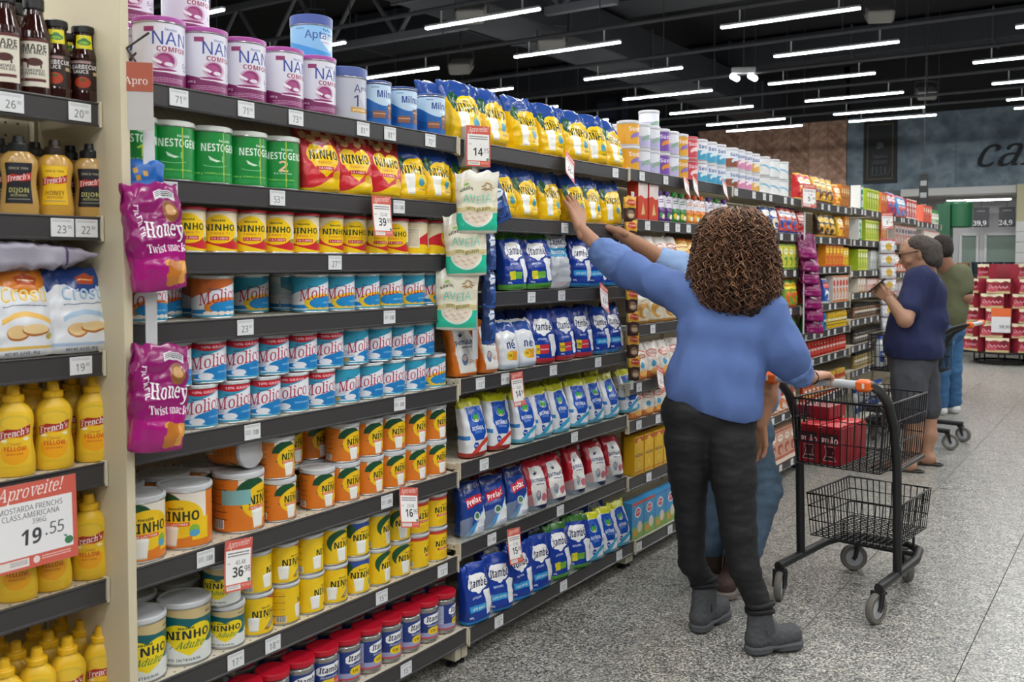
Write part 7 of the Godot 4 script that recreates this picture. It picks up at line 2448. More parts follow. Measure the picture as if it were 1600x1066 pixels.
func build_bay_two() -> void:
	var T: Array = BAYS[1]
	var nb := bags3("ninhobag", 0.16, 0.225, 0.085, -0.045, 2.0, 0.007)
	pouches(nb, T[0], 0.2, 0.085, [721, 766, 815, 856, 899], "milk_bag", "yellow milk powder bag with crumpled blue top on the top shelf", "yellow bags, top shelf", 0.0, "bag", 0.2)
	pouches(nb, T[0], 0.2, 0.085, [735, 790, 840, 885], "milk_bag", "yellow milk powder bag with blue top in the rear row of the top shelf", "rear yellow bags, top shelf", REAR, "bag", 0.3)
	pouches(nb, BAYS[0][0], 0.2, 0.085, [668], "milk_bag", "yellow milk powder bag with blue top looming behind the blue milk drink cans", "yellow bags behind blue cans", REAR, "bag", 0.3)
	pouches(bags3("ninhobagred", 0.14, 0.19, 0.08, -0.02), T[0], 0.2, 0.08, [930], "milk_bag", "yellow milk powder bag with red top behind the last bags of the top shelf", "", REAR)
	pouches(nb, T[0], 0.2, 0.085, [930, 957], "milk_bag", "yellow milk powder bag with crumpled blue top on the top shelf", "yellow bags, top shelf", 0.0, "bag", 0.2)
	var nb2 := bags3("ninhobag", 0.15, 0.205, 0.08, -0.02, 2.2, 0.006)
	pouches(nb2, T[1], 0.2, 0.08, [783, 812, 853, 892, 917, 949], "milk_bag", "yellow milk powder bag with dark blue top on the second bag shelf", "yellow bags, second bag shelf")
	pouches(nb2, T[1], 0.2, 0.08, [795, 835, 870, 905, 938], "milk_bag", "yellow milk powder bag in the rear row of the second bag shelf", "rear yellow bags, second bag shelf", REAR)
	# third
	var ig := bags3("itambe:green", 0.15, 0.225, 0.07, -0.02)
	var il := bags3("itambe:light", 0.14, 0.215, 0.07, -0.01)
	var ir := bags3("itambe:red", 0.14, 0.22, 0.075, -0.02)
	var ip := bags3("itambe:plain", 0.13, 0.21, 0.075, -0.02)
	pouches(ig, T[2], 0.22, 0.07, [800, 838], "milk_bag", "blue milk powder bag with green strip and white cow patch", "blue bags with green strip")
	pouches(il, T[2], 0.22, 0.07, [901, 927, 962], "milk_bag", "blue milk powder bag with light blue band behind the reaching arm", "blue bags behind the arm")
	pouches([bag("silver", 0.14, 0.225, 0.07, 3, -0.01, 2.4, 0.012)], T[2], 0.22, 0.07, [869], "milk_bag", "crumpled silver milk powder bag with blue band", "")
	pouches(il, T[2], 0.22, 0.07, [775, 815, 855, 890, 925, 960], "milk_bag", "blue milk powder bag in the rear row of the third bag shelf", "rear blue bags, third bag shelf", REAR)
	# fourth
	pouches(bags3("parmalat:orange", 0.12, 0.20, 0.07, -0.035), T[3], 0.19, 0.07, [722, 757], "milk_bag", "orange and white milk powder bag on the fourth bag shelf", "orange milk bags")
	pouches(bags3("whitebag", 0.115, 0.19, 0.07, -0.03), T[3], 0.19, 0.07, [789, 818], "milk_bag", "white milk powder bag with blue corner on the fourth bag shelf", "white milk bags")
	pouches(ir, T[3], 0.22, 0.075, [843, 878, 906], "milk_bag", "blue milk powder bag with red and yellow marks and red foot", "blue bags with red foot")
	pouches(ip, T[3], 0.21, 0.075, [941, 964], "milk_bag", "plain blue milk powder bag at the end of the fourth bag shelf", "plain blue bags, fourth bag shelf")
	pouches(ir, T[3], 0.22, 0.075, [775, 810, 845, 880, 915, 945], "milk_bag", "blue milk powder bag in the rear row of the fourth bag shelf", "rear blue bags, fourth bag shelf", REAR)
	# fifth
	var br := bags3("betania:red", 0.125, 0.215, 0.07, -0.02)
	var bb := bags3("betania:blue", 0.125, 0.205, 0.07, -0.025)
	pouches(br, T[4], 0.21, 0.07, [738, 775], "milk_bag", "white milk powder bag with blue shield and red foot", "white bags with red foot")
	pouches(bb, T[4], 0.2, 0.07, [815, 843, 871, 899, 925, 950, 970], "milk_bag", "white milk powder bag with blue shield and light blue foot", "white bags with light blue foot")
	pouches(bb, T[4], 0.2, 0.07, [760, 800, 835, 868, 900, 930], "milk_bag", "white milk powder bag in the rear row of the fifth bag shelf", "rear white bags", REAR)
	# sixth
	pouches(bags3("prelac", 0.125, 0.195, 0.07, -0.02), T[5], 0.19, 0.07, [733, 768, 803], "milk_bag", "dark blue milk powder bag with red badge behind clear guard", "dark blue bags with red badge")
	pouches(bags3("parmalat:red", 0.12, 0.195, 0.075, -0.03), T[5], 0.19, 0.075, [834, 864, 896, 928, 955], "milk_bag", "red and white milk powder bag behind clear guard", "red and white milk bags")
	pouches(bags3("parmalat:red", 0.12, 0.195, 0.075, -0.03), T[5], 0.19, 0.075, [760, 800, 835, 870, 905, 935], "milk_bag", "milk powder bag in the rear row behind the red and white bags", "rear bags, sixth bag shelf", REAR)
	# lowest
	pouches(il, T[6], 0.2, 0.07, [740, 775, 810, 844], "milk_bag", "blue milk powder bag with light blue band on the lowest shelf", "blue bags, lowest shelf", -2.045)
	pouches(ig, T[6], 0.2, 0.07, [868, 891], "milk_bag", "blue milk powder bag with green strip on the lowest shelf", "blue bags with green strip, lowest shelf", -2.045)
	pouches(bb, T[6], 0.2, 0.07, [914, 935, 956], "milk_bag", "white milk powder bag with blue shield on the lowest shelf", "white bags, lowest shelf", -2.045)
	pouches(il, T[6], 0.2, 0.07, [765, 800, 835, 868, 900, 930], "milk_bag", "blue milk powder bag in the rear row of the lowest shelf", "rear blue bags, lowest shelf", REAR)
	# strip of oat pouches at the second upright
	clip_strip("white plastic clip strip carrying oat pouches between two shelving bays", on_x(742, 400, -2.03), 1.86, 1.10)
	var av := bag("aveia", 0.15, 0.215, 0.045, 5, 0.0, 2.6, 0.004)
	var k := 0
	for e in [[734, 366, 0.0], [729, 432, 0.03], [723, 517, -0.03]]:
		var o := place(av, "oat_pouch", on_x(e[0], e[1], -1.985) + Vector3(0.03 * (1 - k), 0, 0), 0.55, "cream and turquoise oat pouch hanging in a column on the clip strip", "pouch", "oat pouches on the clip strip")
		o.rotation = Vector3(e[2], -0.85, 0)
		k += 1
	var wd := bag("gen:16305f:274f9a:dfe6f0", 0.09, 0.15, 0.03, 3, 0.0, 2.6)
	for e in [[762, 1.56], [764, 1.42], [764, 1.28], [763, 1.15]]:
		var o := place(wd, "snack_bag", Vector3(-2.015, e[1], z_at(e[0], -2.015, e[1] + 0.07)), 0.2, "small dark blue bag hanging beside the oat pouches", "bag", "dark blue bags beside the oat pouches")
	var tb := place(wd, "snack_bag", Vector3(-2.0, 1.60, z_at(786, -2.0, 1.65)), 0.2, "small dark blue bag tilted out in front of the yellow bags", "bag")
	tb.rotation = Vector3(0.4, -0.3, 0)
	# boxed card 14,15 on the strip
	var bc := on_x(741, 228, -2.02)
	var c := thing("price_card", "white plastic box card reading 14,15 above the oat pouches", "price card", bc)
	part(c, "box", bx(Vector3(-0.05, 0, -0.02), Vector3(0.09, 0.145, 0.10), 0.003), mat(hexc("c4c6c8"), 0.3))
	var m := Msh.new()
	m.quad(Vector3(0.0, -0.072, 0.032), Vector3(0.0, -0.072, -0.066), Vector3(0.0, 0.072, -0.066), Vector3(0.0, 0.072, 0.032))
	part(c, "print", m.done(), lab("card:AVEIA SEM GLUTEN:200G VITALIN:.:14.15"))
	c.rotation.y = -0.45
	price_card(889, 262, "slanted red and white price card hanging from the top rail over yellow bags", "card:LEITE NINHO:INTEGRAL:31.90:25.99", 0.085, 0.12, -0.55, 0.2)
	price_card(943, 466, "slanted red and white price card hanging under the blue bags", "card:LEITE ITAMBE:INTEGRAL:33.90:27.99", 0.085, 0.12, -0.45, 0.2)
	price_card(808, 608, "red and white price card reading 14,98 over the white bags", "card:LEITE BETANIA:INTEGRAL:18.50:14.98", 0.085, 0.13, 0.0, 0.05)
	price_card(803, 853, "red and white price card reading 15,98 before the lowest shelf", "card:LEITE ITAMBE:INTEGRAL:17.90:15.98", 0.09, 0.13, -0.1, 0.1, 0.0, -2.0)

func build_bay_three() -> void:
	var T: Array = BAYS[2]
	var kinds := ["yellow", "lilac", "lilac", "purple", "lilac", "yellow", "red", "blue", "blue", "blue", "cocoa", "pink", "pink", "cream"]
	var rights := [999, 1016, 1031, 1047, 1060, 1075, 1090, 1105, 1120, 1137, 1153, 1164, 1175, 1187]
	var words := {"yellow": "yellow and lilac canister", "lilac": "pale lilac canister", "purple": "purple canister with orange print", "red": "red canister", "blue": "white and blue canister", "cocoa": "white and brown canister", "pink": "white and pink canister", "cream": "white and amber canister"}
	for tier in 2:
		for k in kinds.size():
			var p := can("sust:" + kinds[k], 0.054, 0.12, hexc("d2d4da") if kinds[k] != "red" else hexc("c84a58"), 0.012, false)
			tins(p, 0.054, T[0] + 0.1205 * tier, 0.12, [[rights[k], p, 0.1]], "canister", words[kinds[k]] + " stacked two high on the top shelf past the yellow bags", words[kinds[k]] + "s")
	var li := can("sust:lilac", 0.054, 0.12, hexc("d2d4da"), 0.012, false)
	tins(li, 0.054, T[0] + 0.241, 0.12, [[1030, li, 0.0]], "canister", "pale lilac canister standing alone as a third tier", "", REAR)
	for tier in 2: tins(li, 0.054, T[0] + 0.1205 * tier, 0.12, [[1030, li, 0.0]], "canister", "pale lilac canister under the lone third-tier canister", "lilac canisters in the rear column", REAR)
	tins(li, 0.054, T[0], 0.12, [[978, li, 0.0], [1002, li, 0]], "canister", "pale lilac canister in the rear row of the top shelf", "rear lilac canisters", REAR)
	tins(li, 0.054, T[0] + 0.1205, 0.12, [[978, li, 0.0]], "canister", "pale lilac canister on top of the rear row", "", REAR)
	var wc := can("whitecan", 0.05, 0.12, hexc("c9ccd0"), 0.01, false)
	for tier in 2: tins(wc, 0.05, BAYS[3][0] + 0.1205 * tier, 0.12, [1203, 1218, 1232], "canister", "white canister with pale blue wave stacked two high on the top shelf", "white canisters")
	# second
	var ts := carton("toast", 0.105, 0.20, 0.06, hexc("c9402a"))
	pouches([ts], T[1], 0.2, 0.06, [[996, ts, 0.0], [1015, ts, 0.0]], "toast_box", "red and pale pink box with toast picture", "toast boxes", 0.0, "box")
	pouches([ts], T[1], 0.2, 0.06, [[1004, ts, 0.0], [1022, ts, 0.0]], "toast_box", "red and pale pink toast box in the second row", "toast boxes behind", REAR, "box")
	var fr := [squeeze("fruit:5a2a78:3a8a40", hexc("5a3a8a")), squeeze("fruit:2f7a3a:d8c040", hexc("2f9a40")), squeeze("fruit:d87a24:e0b040", hexc("d8602a"))]
	pouches(fr, T[1], 0.14, 0.04, [[1029, fr[0]], [1040, fr[0]]], "fruit_pouch", "purple fruit puree pouch with screw cap", "purple fruit pouches", 0.0, "pouch")
	pouches(fr, T[1], 0.14, 0.04, [[1052, fr[1]], [1063, fr[1]]], "fruit_pouch", "green fruit puree pouch with green screw cap", "green fruit pouches", 0.0, "pouch")
	pouches(fr, T[1], 0.14, 0.04, [[1073, fr[2]], [1083, fr[2]], [1093, fr[2]]], "fruit_pouch", "orange fruit puree pouch with orange screw cap", "orange fruit pouches", 0.0, "pouch")
	pouches(fr, T[1], 0.14, 0.04, [[1106, fr[0]], [1118, fr[1]], [1130, fr[0]]], "fruit_pouch", "fruit puree pouch at the end of its shelf behind the curly hair", "fruit pouches by the hair", 0.0, "pouch")
	# third to sixth
	var mu := bags3("mucilon", 0.125, 0.18, 0.06, -0.01)
	var og := bags3("gen:d8962a:b8541e:f2dc9a", 0.13, 0.17, 0.07, -0.01)
	pouches(mu, T[2], 0.18, 0.06, [993, 1009, 1028, 1044], "cereal_pouch", "white baby cereal pouch with red oval on the third shelf", "cereal pouches, third shelf", 0.0, "pouch")
	pouches(og, T[2], 0.17, 0.07, [1062, 1078, 1095, 1112, 1128], "snack_bag", "orange and brown snack bag beside the cereal pouches", "orange bags, third shelf")
	pouches(bags3("gen:cfc6b0:b8863a:e6e2d8", 0.15, 0.20, 0.07, 0.0), T[3], 0.2, 0.07, [996, 1018, 1040, 1062, 1085, 1108], "cereal_pouch", "pale cream and tan cereal pouch on the fourth shelf", "cream pouches, fourth shelf", 0.0, "pouch")
	pouches(mu, T[4], 0.18, 0.06, [996, 1014, 1032, 1050, 1070, 1090], "cereal_pouch", "white baby cereal pouch with red oval on the fifth shelf", "cereal pouches, fifth shelf", 0.0, "pouch")
	pouches(bags3("mucilon", 0.12, 0.15, 0.05, 0.0), T[5], 0.15, 0.05, [993, 1008, 1023, 1038, 1055, 1075], "cereal_pouch", "low white and orange cereal pouch on the sixth shelf", "cereal pouches, sixth shelf", 0.0, "pouch")
	var mz := carton("maizena", 0.10, 0.185, 0.06, hexc("d9ab14"))
	pouches([mz], T[6], 0.18, 0.06, [[990, mz, 0.0], [1006, mz, 0.0], [1021, mz, 0.0], [1035, mz, 0.0], [1050, mz, 0.0], [1064, mz, 0.0]], "starch_box", "yellow box of corn starch", "starch boxes", 0.0, "box")
	pouches([mz], T[6], 0.18, 0.06, [[985, mz, 0.0], [999, mz, 0.0], [1013, mz, 0.0]], "starch_box", "yellow box of corn starch in the rear row", "rear starch boxes", REAR, "box")
	var ca := carton("cereal:a", 0.125, 0.18, 0.055, hexc("3a8fc4"))
	var cb := carton("cereal:b", 0.125, 0.18, 0.055, hexc("3a8fc4"))
	pouches([ca], T[7], 0.18, 0.055, [[986, ca, 0.0], [1003, ca, 0.0], [1019, cb, 0.0], [1035, cb, 0.0], [1050, cb, 0.0], [1066, ca, 0.0]], "cereal_box", "blue and green box of baby cereal on the lowest shelf", "cereal boxes", -2.06, "box")
	# chocolate packs on a strip at the third upright
	clip_strip("pale clip strip carrying wafer packs between two shelving bays", on_x(988, 400, -2.03), 1.78, 0.85)
	var wf := bag("wafer", 0.062, 0.115, 0.018, 2, 0.0, 3.0, 0.003)
	for k in 8:
		var y := 1.635 - 0.105 * k
		place(wf, "wafer_pack", Vector3(-2.0 + 0.004 * (k % 2), y, z_at(984 + k * 0.8, -2.0, y + 0.05)), -0.5, "small brown and gold wafer pack hanging on the clip strip", "pack", "wafer packs on the clip strip")
	for e in [[1072, 292, "green fruit pouches"], [1086, 292, "orange fruit pouches"], [1132, 296, "curly hair"]]:
		price_card(e[0], e[1], "slanted white price card hanging from the top rail above the %s" % e[2], "card:CEREAL:BEBÊ:12.90:9.99", 0.08, 0.11, -0.5, 0.2)
	price_card(1031, 592, "slanted red and white price card hanging over the cereal pouches beside the blue shirt", "card:CEREAL:MUCILON:12.90:9.99", 0.085, 0.12, -0.4, 0.2)

# the bays further on: each row is [level, px from, px to, count, kind, colours, w, h, d, words, group]
func build_far_bays() -> void:
	var rows := [
		# behind the hair and arm
		[3, 1, 1186, 1212, 3, "bag", "gen:1f3f8c:e6d8b0:f0f0f0", 0.13, 0.17, 0.06, "blue and cream cookie bag beside the curly hair", "cookie bags"],
		[3, 1, 1215, 1240, 4, "bag", "gen:c8402e:2a4a9a:f2f0ee", 0.12, 0.18, 0.06, "red, white and blue snack bag past the curly hair", "red white blue bags"],
		[3, 2, 1212, 1242, 4, "box", "gen:d8d24a:5a9a3a:f4f2d0", 0.11, 0.17, 0.06, "pale yellow and green carton beside the curly hair", "yellow green cartons"],
		[3, 3, 1226, 1246, 3, "bag", "gen:6f9a2e:d8622a:f0d83a", 0.12, 0.20, 0.06, "green and orange snack bag above the blue sleeve", "green orange bags"],
		[3, 4, 1238, 1250, 2, "bottle", "3f8a3a:b8282a", 0, 0.2, 0, "green sauce bottle with red cap past the blue sleeve", "green bottles"],
		[3, 6, 1150, 1246, 9, "bag", "gen:d8cfc4:c8743a:b84a34", 0.12, 0.18, 0.06, "cream and orange pouch on the low shelf behind the trolley", "cream pouches low shelf"],
		[3, 7, 1150, 1246, 8, "box", "gen:c89a84:a84a3a:ecdccc", 0.14, 0.20, 0.06, "pink and red picture box on the lowest shelf behind the trolley", "picture boxes"],
		# sweets bay
		[4, 0, 1236, 1262, 5, "bag", "gen:b81a22:e0b030:f2e6d8", 0.14, 0.19, 0.07, "red snack bag on the top shelf after the white canisters", "red bags top"],
		[4, 0, 1268, 1296, 4, "bag", "gen:d8a418:5a2a20:f2e0a0", 0.15, 0.20, 0.07, "yellow and brown snack bag on the top shelf", "yellow brown bags top"],
		[4, 0, 1301, 1312, 2, "bag", "gen:dc7a1a:f0c040:f6eed8", 0.14, 0.17, 0.06, "orange snack bag on the top shelf", "orange bags top"],
		[4, 0, 1318, 1330, 4, "box", "gen:c87a1a:8a4a14:f0d8a0", 0.06, 0.18, 0.10, "slim orange carton on the top shelf", "slim orange cartons"],
		[4, 1, 1240, 1252, 2, "bag", "gen:b01a22:7a1218:f0d0c8", 0.13, 0.17, 0.06, "dark red bag on the second shelf by the white strip", "dark red bags"],
		[4, 1, 1276, 1300, 4, "bag", "gen:3a2416:d8a018:e8c860", 0.14, 0.18, 0.06, "dark brown and gold bag on the second shelf", "brown gold bags"],
		[4, 1, 1306, 1318, 2, "bag", "gen:e2b41c:b8541e:f6ecc0", 0.15, 0.18, 0.07, "shiny yellow bag on the second shelf", "shiny yellow bags"],
		[4, 1, 1322, 1330, 2, "box", "gen:c87a1a:8a4a14:f0d8a0", 0.06, 0.18, 0.10, "slim orange carton on the second shelf", "slim orange cartons second"],
		[4, 2, 1252, 1264, 2, "bag", "gen:a81a26:7a1218:f0d0c8", 0.13, 0.17, 0.06, "red bag on the third shelf beside the magenta strip", "red bags third"],
		[4, 2, 1284, 1312, 5, "box", "gen:e28a1a:d8401e:f6dc40", 0.09, 0.17, 0.06, "orange and yellow carton on the third shelf", "orange yellow cartons"],
		[4, 2, 1318, 1330, 2, "box", "gen:e6c41a:d87a1a:f6ecc0", 0.08, 0.15, 0.06, "bright yellow carton on the third shelf", "bright yellow cartons"],
		[4, 3, 1250, 1268, 3, "bag", "gen:b8301e:4a9a3a:f0d040", 0.12, 0.21, 0.06, "red and green pouch on the fourth shelf", "red green pouches"],
		[4, 3, 1284, 1292, 2, "bag", "gen:2a5aa8:e6e8ee:d8402e", 0.10, 0.19, 0.05, "blue and white pouch on the fourth shelf", "blue white pouches"],
		[4, 3, 1299, 1326, 5, "box", "gen:d8cfc8:d87a3a:c8382e", 0.09, 0.21, 0.06, "white carton with red print on the fourth shelf", "white red cartons"],
		[4, 4, 1254, 1276, 4, "bottle", "3f8a3a:b8282a", 0, 0.16, 0, "short green bottle on the fifth shelf", "green bottles fifth"],
		[4, 4, 1281, 1287, 2, "bottle", "1f7ac0:2a9ad8", 0, 0.17, 0, "bright blue bottle on the fifth shelf", "blue bottles fifth"],
		[4, 4, 1292, 1326, 8, "bottle", "e0b41a:e8c41c", 0, 0.165, 0, "yellow bottle with yellow cap on the fifth shelf", "yellow bottles fifth"],
		[4, 5, 1258, 1326, 14, "jar", "b02a1e:c83a2a", 0, 0.12, 0, "red jar on the sixth shelf", "red jars"],
		[4, 6, 1252, 1328, 12, "jar", "b8442a:d8b048", 0, 0.16, 0, "red jar with gold cap on the low shelf behind the trolley handle", "red gold jars"],
		[4, 7, 1252, 1328, 9, "bag", "gen:b8342a:e0c890:f0e8e0", 0.12, 0.18, 0.06, "red and cream pouch on the lowest shelf behind the trolley", "red cream pouches"],
		# lime bay
		[5, 0, 1337, 1341, 1, "box", "gen:dfe2e0:1f8a4a:1f8a4a", 0.12, 0.20, 0.08, "white carton with green drop on the top shelf", ""],
		[5, 0, 1347, 1366, 6, "box", "gen:9fb81a:d8dc6a:f2f4d0", 0.08, 0.19, 0.08, "lime green carton on the top shelf", "lime cartons top"],
		[5, 0, 1370, 1380, 3, "box", "gen:d87a3a:b8301e:f0d8c0", 0.07, 0.19, 0.08, "orange carton after the lime cartons on the top shelf", "orange cartons top"],
		[5, 1, 1333, 1340, 2, "box", "gen:dfe2e0:1f8a4a:8ab8a0", 0.09, 0.18, 0.08, "white and green carton on the second shelf", "white green cartons"],
		[5, 1, 1345, 1366, 6, "box", "gen:9fb81a:d8dc6a:f2f4d0", 0.08, 0.18, 0.08, "lime green carton on the second shelf", "lime cartons second"],
		[5, 1, 1370, 1382, 3, "box", "gen:d8764a:d8b04a:f0d8c0", 0.07, 0.18, 0.08, "salmon carton on the second shelf", "salmon cartons"],
		[5, 2, 1333, 1348, 4, "box", "gen:9fb81a:d8dc6a:f2f4d0", 0.08, 0.18, 0.08, "lime green carton on the third shelf", "lime cartons third"],
		[5, 2, 1353, 1384, 7, "box", "gen:c8cac6:8a9a8a:e6e8e6", 0.08, 0.17, 0.08, "pale grey carton on the third shelf", "grey cartons third"],
		[5, 3, 1333, 1345, 3, "box", "gen:d8d0c4:c8823a:f0ece4", 0.08, 0.12, 0.08, "low cream carton on the fourth shelf", "cream cartons fourth"],
		[5, 3, 1350, 1384, 10, "box", "gen:d8c4be:c83a30:f0ece8", 0.07, 0.11, 0.08, "low white and red carton on the fourth shelf by the phone", "white red cartons fourth"],
		[5, 4, 1332, 1384, 16, "jar", "7a5a44:2a2422", 0, 0.12, 0, "small brown spice jar with dark cap on the fifth shelf", "spice jars fifth"],
		[5, 5, 1332, 1384, 16, "jar", "4a4038:1e1c1c", 0, 0.12, 0, "small dark spice jar with black cap on the sixth shelf", "spice jars sixth"],
		[5, 6, 1332, 1384, 14, "jar", "a08a50:2e2a28", 0, 0.14, 0, "tan spice jar with black cap on the seventh shelf", "spice jars seventh"],
		[5, 7, 1332, 1384, 10, "bottle", "c8ccd0:1f4fa8", 0, 0.24, 0, "pale bottle with blue cap on the lowest shelf", "pale bottles lowest"],
		# beyond
		[6, 0, 1383, 1396, 3, "bag", "gen:b82a3a:2a3f9a:f0e0e0", 0.16, 0.22, 0.07, "red and blue bag on the far top shelf", "red blue bags far"],
		[6, 0, 1399, 1413, 3, "bag", "gen:3a8ac8:d85a4a:e6f0f6", 0.16, 0.21, 0.07, "light blue bag on the far top shelf", "light blue bags far"],
		[6, 0, 1416, 1433, 4, "box", "gen:c83a3a:e6dcd8:f0e6e0", 0.12, 0.20, 0.08, "red and white box on the far top shelf", "red white boxes far"],
		[6, 1, 1392, 1431, 8, "box", "gen:c8b8b0:b83a3a:1f3a6a", 0.10, 0.19, 0.08, "pale box with red print on the far second shelf", "pale boxes far"],
		[6, 2, 1392, 1431, 8, "bag", "gen:d8d4d0:d8603a:f2f0ee", 0.12, 0.18, 0.06, "white and orange pouch on the far third shelf", "white orange pouches far"],
		[6, 3, 1392, 1431, 8, "box", "gen:c8cacc:b84a5a:e8e8ea", 0.11, 0.18, 0.08, "white and pink carton on the far fourth shelf", "white pink cartons far"],
		[6, 4, 1390, 1430, 8, "bag", "gen:c8b8c8:8a2a5a:e8e0e8", 0.12, 0.18, 0.06, "lilac pouch on the far fifth shelf", "lilac pouches far"],
		[7, 0, 1436, 1450, 4, "box", "gen:d8644a:c83a3a:f0dcd0", 0.10, 0.19, 0.08, "coral box on the furthest top shelf", "coral boxes furthest"],
		[7, 0, 1453, 1469, 5, "jar", "d8d4cc:4a8a4a", 0, 0.16, 0, "white jar with green cap on the furthest top shelf", "white jars furthest"],
		[7, 1, 1438, 1468, 8, "box", "gen:d0c4bc:c84a3a:f0e8e0", 0.11, 0.18, 0.08, "cream and red carton on the furthest second shelf", "cream red cartons furthest"],
		[7, 2, 1438, 1468, 7, "bag", "gen:d8dadc:c8503a:e6e8ea", 0.13, 0.18, 0.06, "white pouch on the furthest third shelf", "white pouches furthest"],
	]
	for e in rows:
		var y: float = BAYS[e[0]][e[1]]
		var n: int = e[4]
		var col: PackedStringArray = (e[6] as String).split(":")
		var protos_here := []
		var d := 0.07
		match e[5]:
			"bag":
				d = e[9]
				protos_here = bags3(e[6], e[7], e[8], e[9], -0.01)
			"box":
				d = e[9]
				protos_here = [carton(e[6], e[7], e[8], e[9], hexc(col[1]))]
			"bottle": protos_here = [plain_bottle(hexc(col[0]), hexc(col[1]), e[8], 0.034)]
			"jar": protos_here = [plain_jar(hexc(col[0]), hexc(col[1]), e[8])]
		var xc := XS - 0.015 - d * 0.5
		var each := (protos_here[0].get_child(0) as MeshInstance3D).mesh.get_aabb().size.z
		n = clampi(int((absf(z_at(e[3], xc, y) - z_at(e[2], xc, y)) + each * 0.3) / each), 1, n)
		for k in n:
			var px: float = e[2] + (float(e[3]) - e[2]) * (k + 0.5) / n if n > 1 else (e[2] + e[3]) * 0.5
			var nm: String = {"bag": "snack_bag", "box": "carton", "bottle": "sauce_bottle", "jar": "spice_jar"}[e[5]]
			var ct: String = {"bag": "bag", "box": "carton", "bottle": "bottle", "jar": "jar"}[e[5]]
			var pr: Node3D = protos_here[k % protos_here.size()]
			var zz := clampf(z_at(px, xc, y + 0.09), Z0 - BAY * (e[0] + 1) + 0.03, Z0 - BAY * e[0] - 0.03)
			var wide := (pr.get_child(0) as MeshInstance3D).mesh.get_aabb().size.z * 0.5
			lane(y, false, place(pr, nm, Vector3(xc, y + 0.001, zz), rng.randf_range(-0.04, 0.04) - (0.1 if e[5] == "bag" else 0.0), e[10], ct, e[11]), wide * 1.01, zz)
	# magenta bags on the strip at the fifth upright
	var sp := on_x(1262, 330, -2.0)
	clip_strip("white clip strip carrying a long column of magenta bags", Vector3(-2.02, 0, sp.z), 1.80, 0.95)
	price_card(1264, 306, "red and white card at the top of the magenta strip", "card:SALGADINHO:HONEY:7.90:5.99", 0.13, 0.16, -0.05, 0.0, -0.5, -1.99)
	var hb := bag("magenta", 0.15, 0.20, 0.032, 4, 0.0, 3.0, 0.008)
	for k in 7:
		var y := 1.475 - 0.088 * k
		var o := place(hb, "snack_bag", Vector3(-1.985 + 0.01 * (k % 2), y, z_at(1263 + k * 1.6, -1.985, y + 0.1)), 0.3, "magenta snack bag in the long overlapping column past the curly hair", "bag", "magenta bags past the curly hair")
		o.rotation = Vector3(-0.08, -0.7 + 0.05 * sin(k * 2.0), 0.42)
	# white wrapped packs on the strip at the seventh upright
	clip_strip("white clip strip carrying round white packs by the man in navy", Vector3(-2.02, 0, z_at(1386, -2.02, 1.4)), 1.75, 0.85)
	price_card(1386, 345, "small red and white card at the top of the white packs", "card:WRAP:INTEGRAL:9.90:7.99", 0.15, 0.14, 0.0, 0.0, -0.5, -1.99)
	var wp := bag("wrap", 0.17, 0.13, 0.05, 2, 0.0, 2.4, 0.004)
	for k in 7: place(wp, "bread_pack", Vector3(-1.99, 1.53 - 0.115 * k, z_at(1385 + k * 0.5, -1.99, 1.5 - 0.115 * k)), -0.6, "white wrapped bread pack hanging in a column by the man in navy", "pack", "bread packs on the strip")

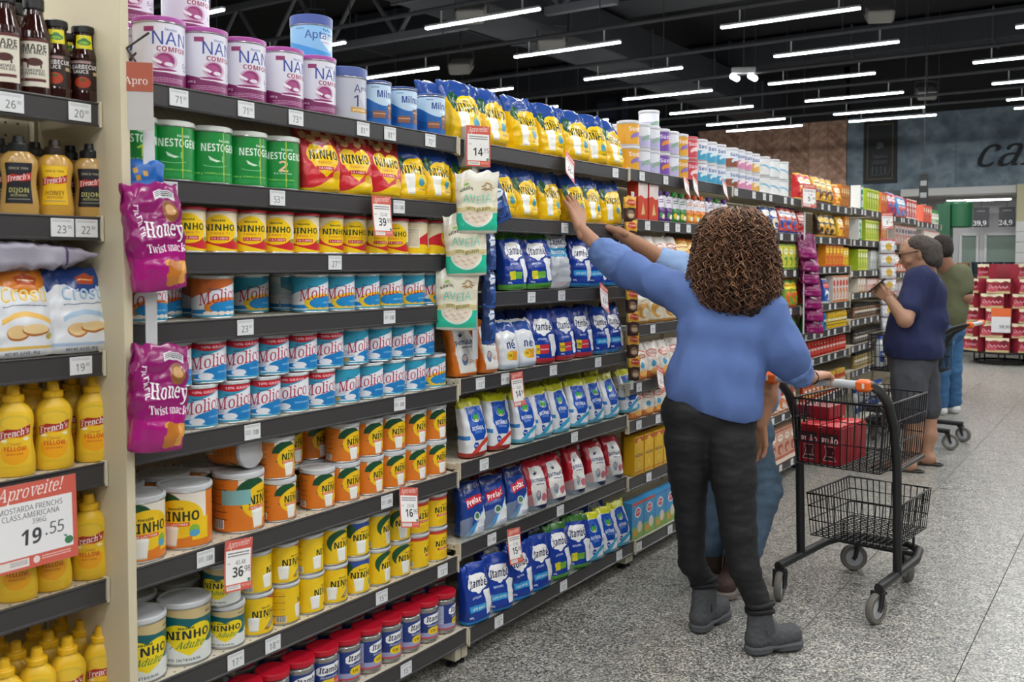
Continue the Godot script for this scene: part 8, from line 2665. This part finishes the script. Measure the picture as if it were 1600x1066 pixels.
func plain_jar(col: Color, capc: Color, h: float) -> Node3D:
	var key := "pj%s_%s_%s" % [col.to_html(), capc.to_html(), h]
	if protos.has(key): return protos[key]
	var o := Node3D.new()
	o.name = "jar"
	var b := Msh.new()
	b.lathe([Vector2(0, 0), Vector2(0.024, 0), Vector2(0.026, 0.003), Vector2(0.026, h * 0.72), Vector2(0.021, h * 0.8), Vector2(0, h * 0.8)], 14)
	part(o, "jar", b.done(), mat(col, 0.25))
	var c := Msh.new()
	c.lathe([Vector2(0.023, h * 0.78), Vector2(0.024, h * 0.79), Vector2(0.024, h * 0.98), Vector2(0.022, h), Vector2(0, h)], 14)
	part(o, "cap", c.done(), mat(capc, 0.4))
	part(o, "label", arc_label(0.0264, h * 0.14, h * 0.6, 2.6).done(), lab("gen:%s:%s:f0ece0" % [col.lightened(0.25).to_html(false), capc.to_html(false)]))
	protos[key] = o
	return o

func build_carts() -> void:
	var w := Vector3(-1.095, 0, -4.02)
	var a := -0.13
	var t := trolley("black wire shopping trolley with orange handle ends and red coffee packs inside", w, a)
	var pk := carton("pilao", 0.088, 0.155, 0.055, hexc("8a1420"))
	for i in 2:
		for j in 5:
			var loc := Vector3(-0.135 + i * 0.092, 0.588, -0.125 - j * 0.059)
			var o := place(pk, "coffee_pack", w + loc.rotated(Vector3.UP, a), a - PI / 2, "red and black vacuum coffee pack standing in the trolley basket", "pack", "coffee packs in the trolley")
			var cr2 := Msh.new()
			cr2.box(Vector3(0, 0.160, 0), Vector3(0.05, 0.012, 0.08), 0.005)
			part(o, "folded_top", cr2.done(), mat(hexc("b8141e"), 0.25))
	for j in 2:
		var loc := Vector3(-0.10, 0.588 + 0.17, -0.27 - j * 0.09)
		var o := place(pk, "coffee_pack", w + loc.rotated(Vector3.UP, a) + Vector3(0, 0.028, 0), a, "red coffee pack lying on top of the standing coffee packs", "pack", "coffee packs lying on top")
		o.rotation = Vector3(0, a, PI / 2)
	trolley("second black shopping trolley with orange handle ends behind the man in navy", Vector3(-1.28, 0, -8.22), 1.5)
	var gb := place(bag("gen:8fae1e:d8d040:3a7a2a", 0.17, 0.20, 0.10, 2, 0.0), "produce_bag", Vector3(-1.72, 0.59, -8.2), 0.5, "green and yellow bag in the trolley behind the man in navy", "bag")
	gb.position.y = 0.592
	place(plain_bottle(hexc("c8d0d6"), hexc("1f4fb8"), 0.26, 0.04), "water_bottle", Vector3(-1.86, 0.592, -8.26), 0.0, "clear bottle with blue cap in the trolley behind the man in navy", "bottle")
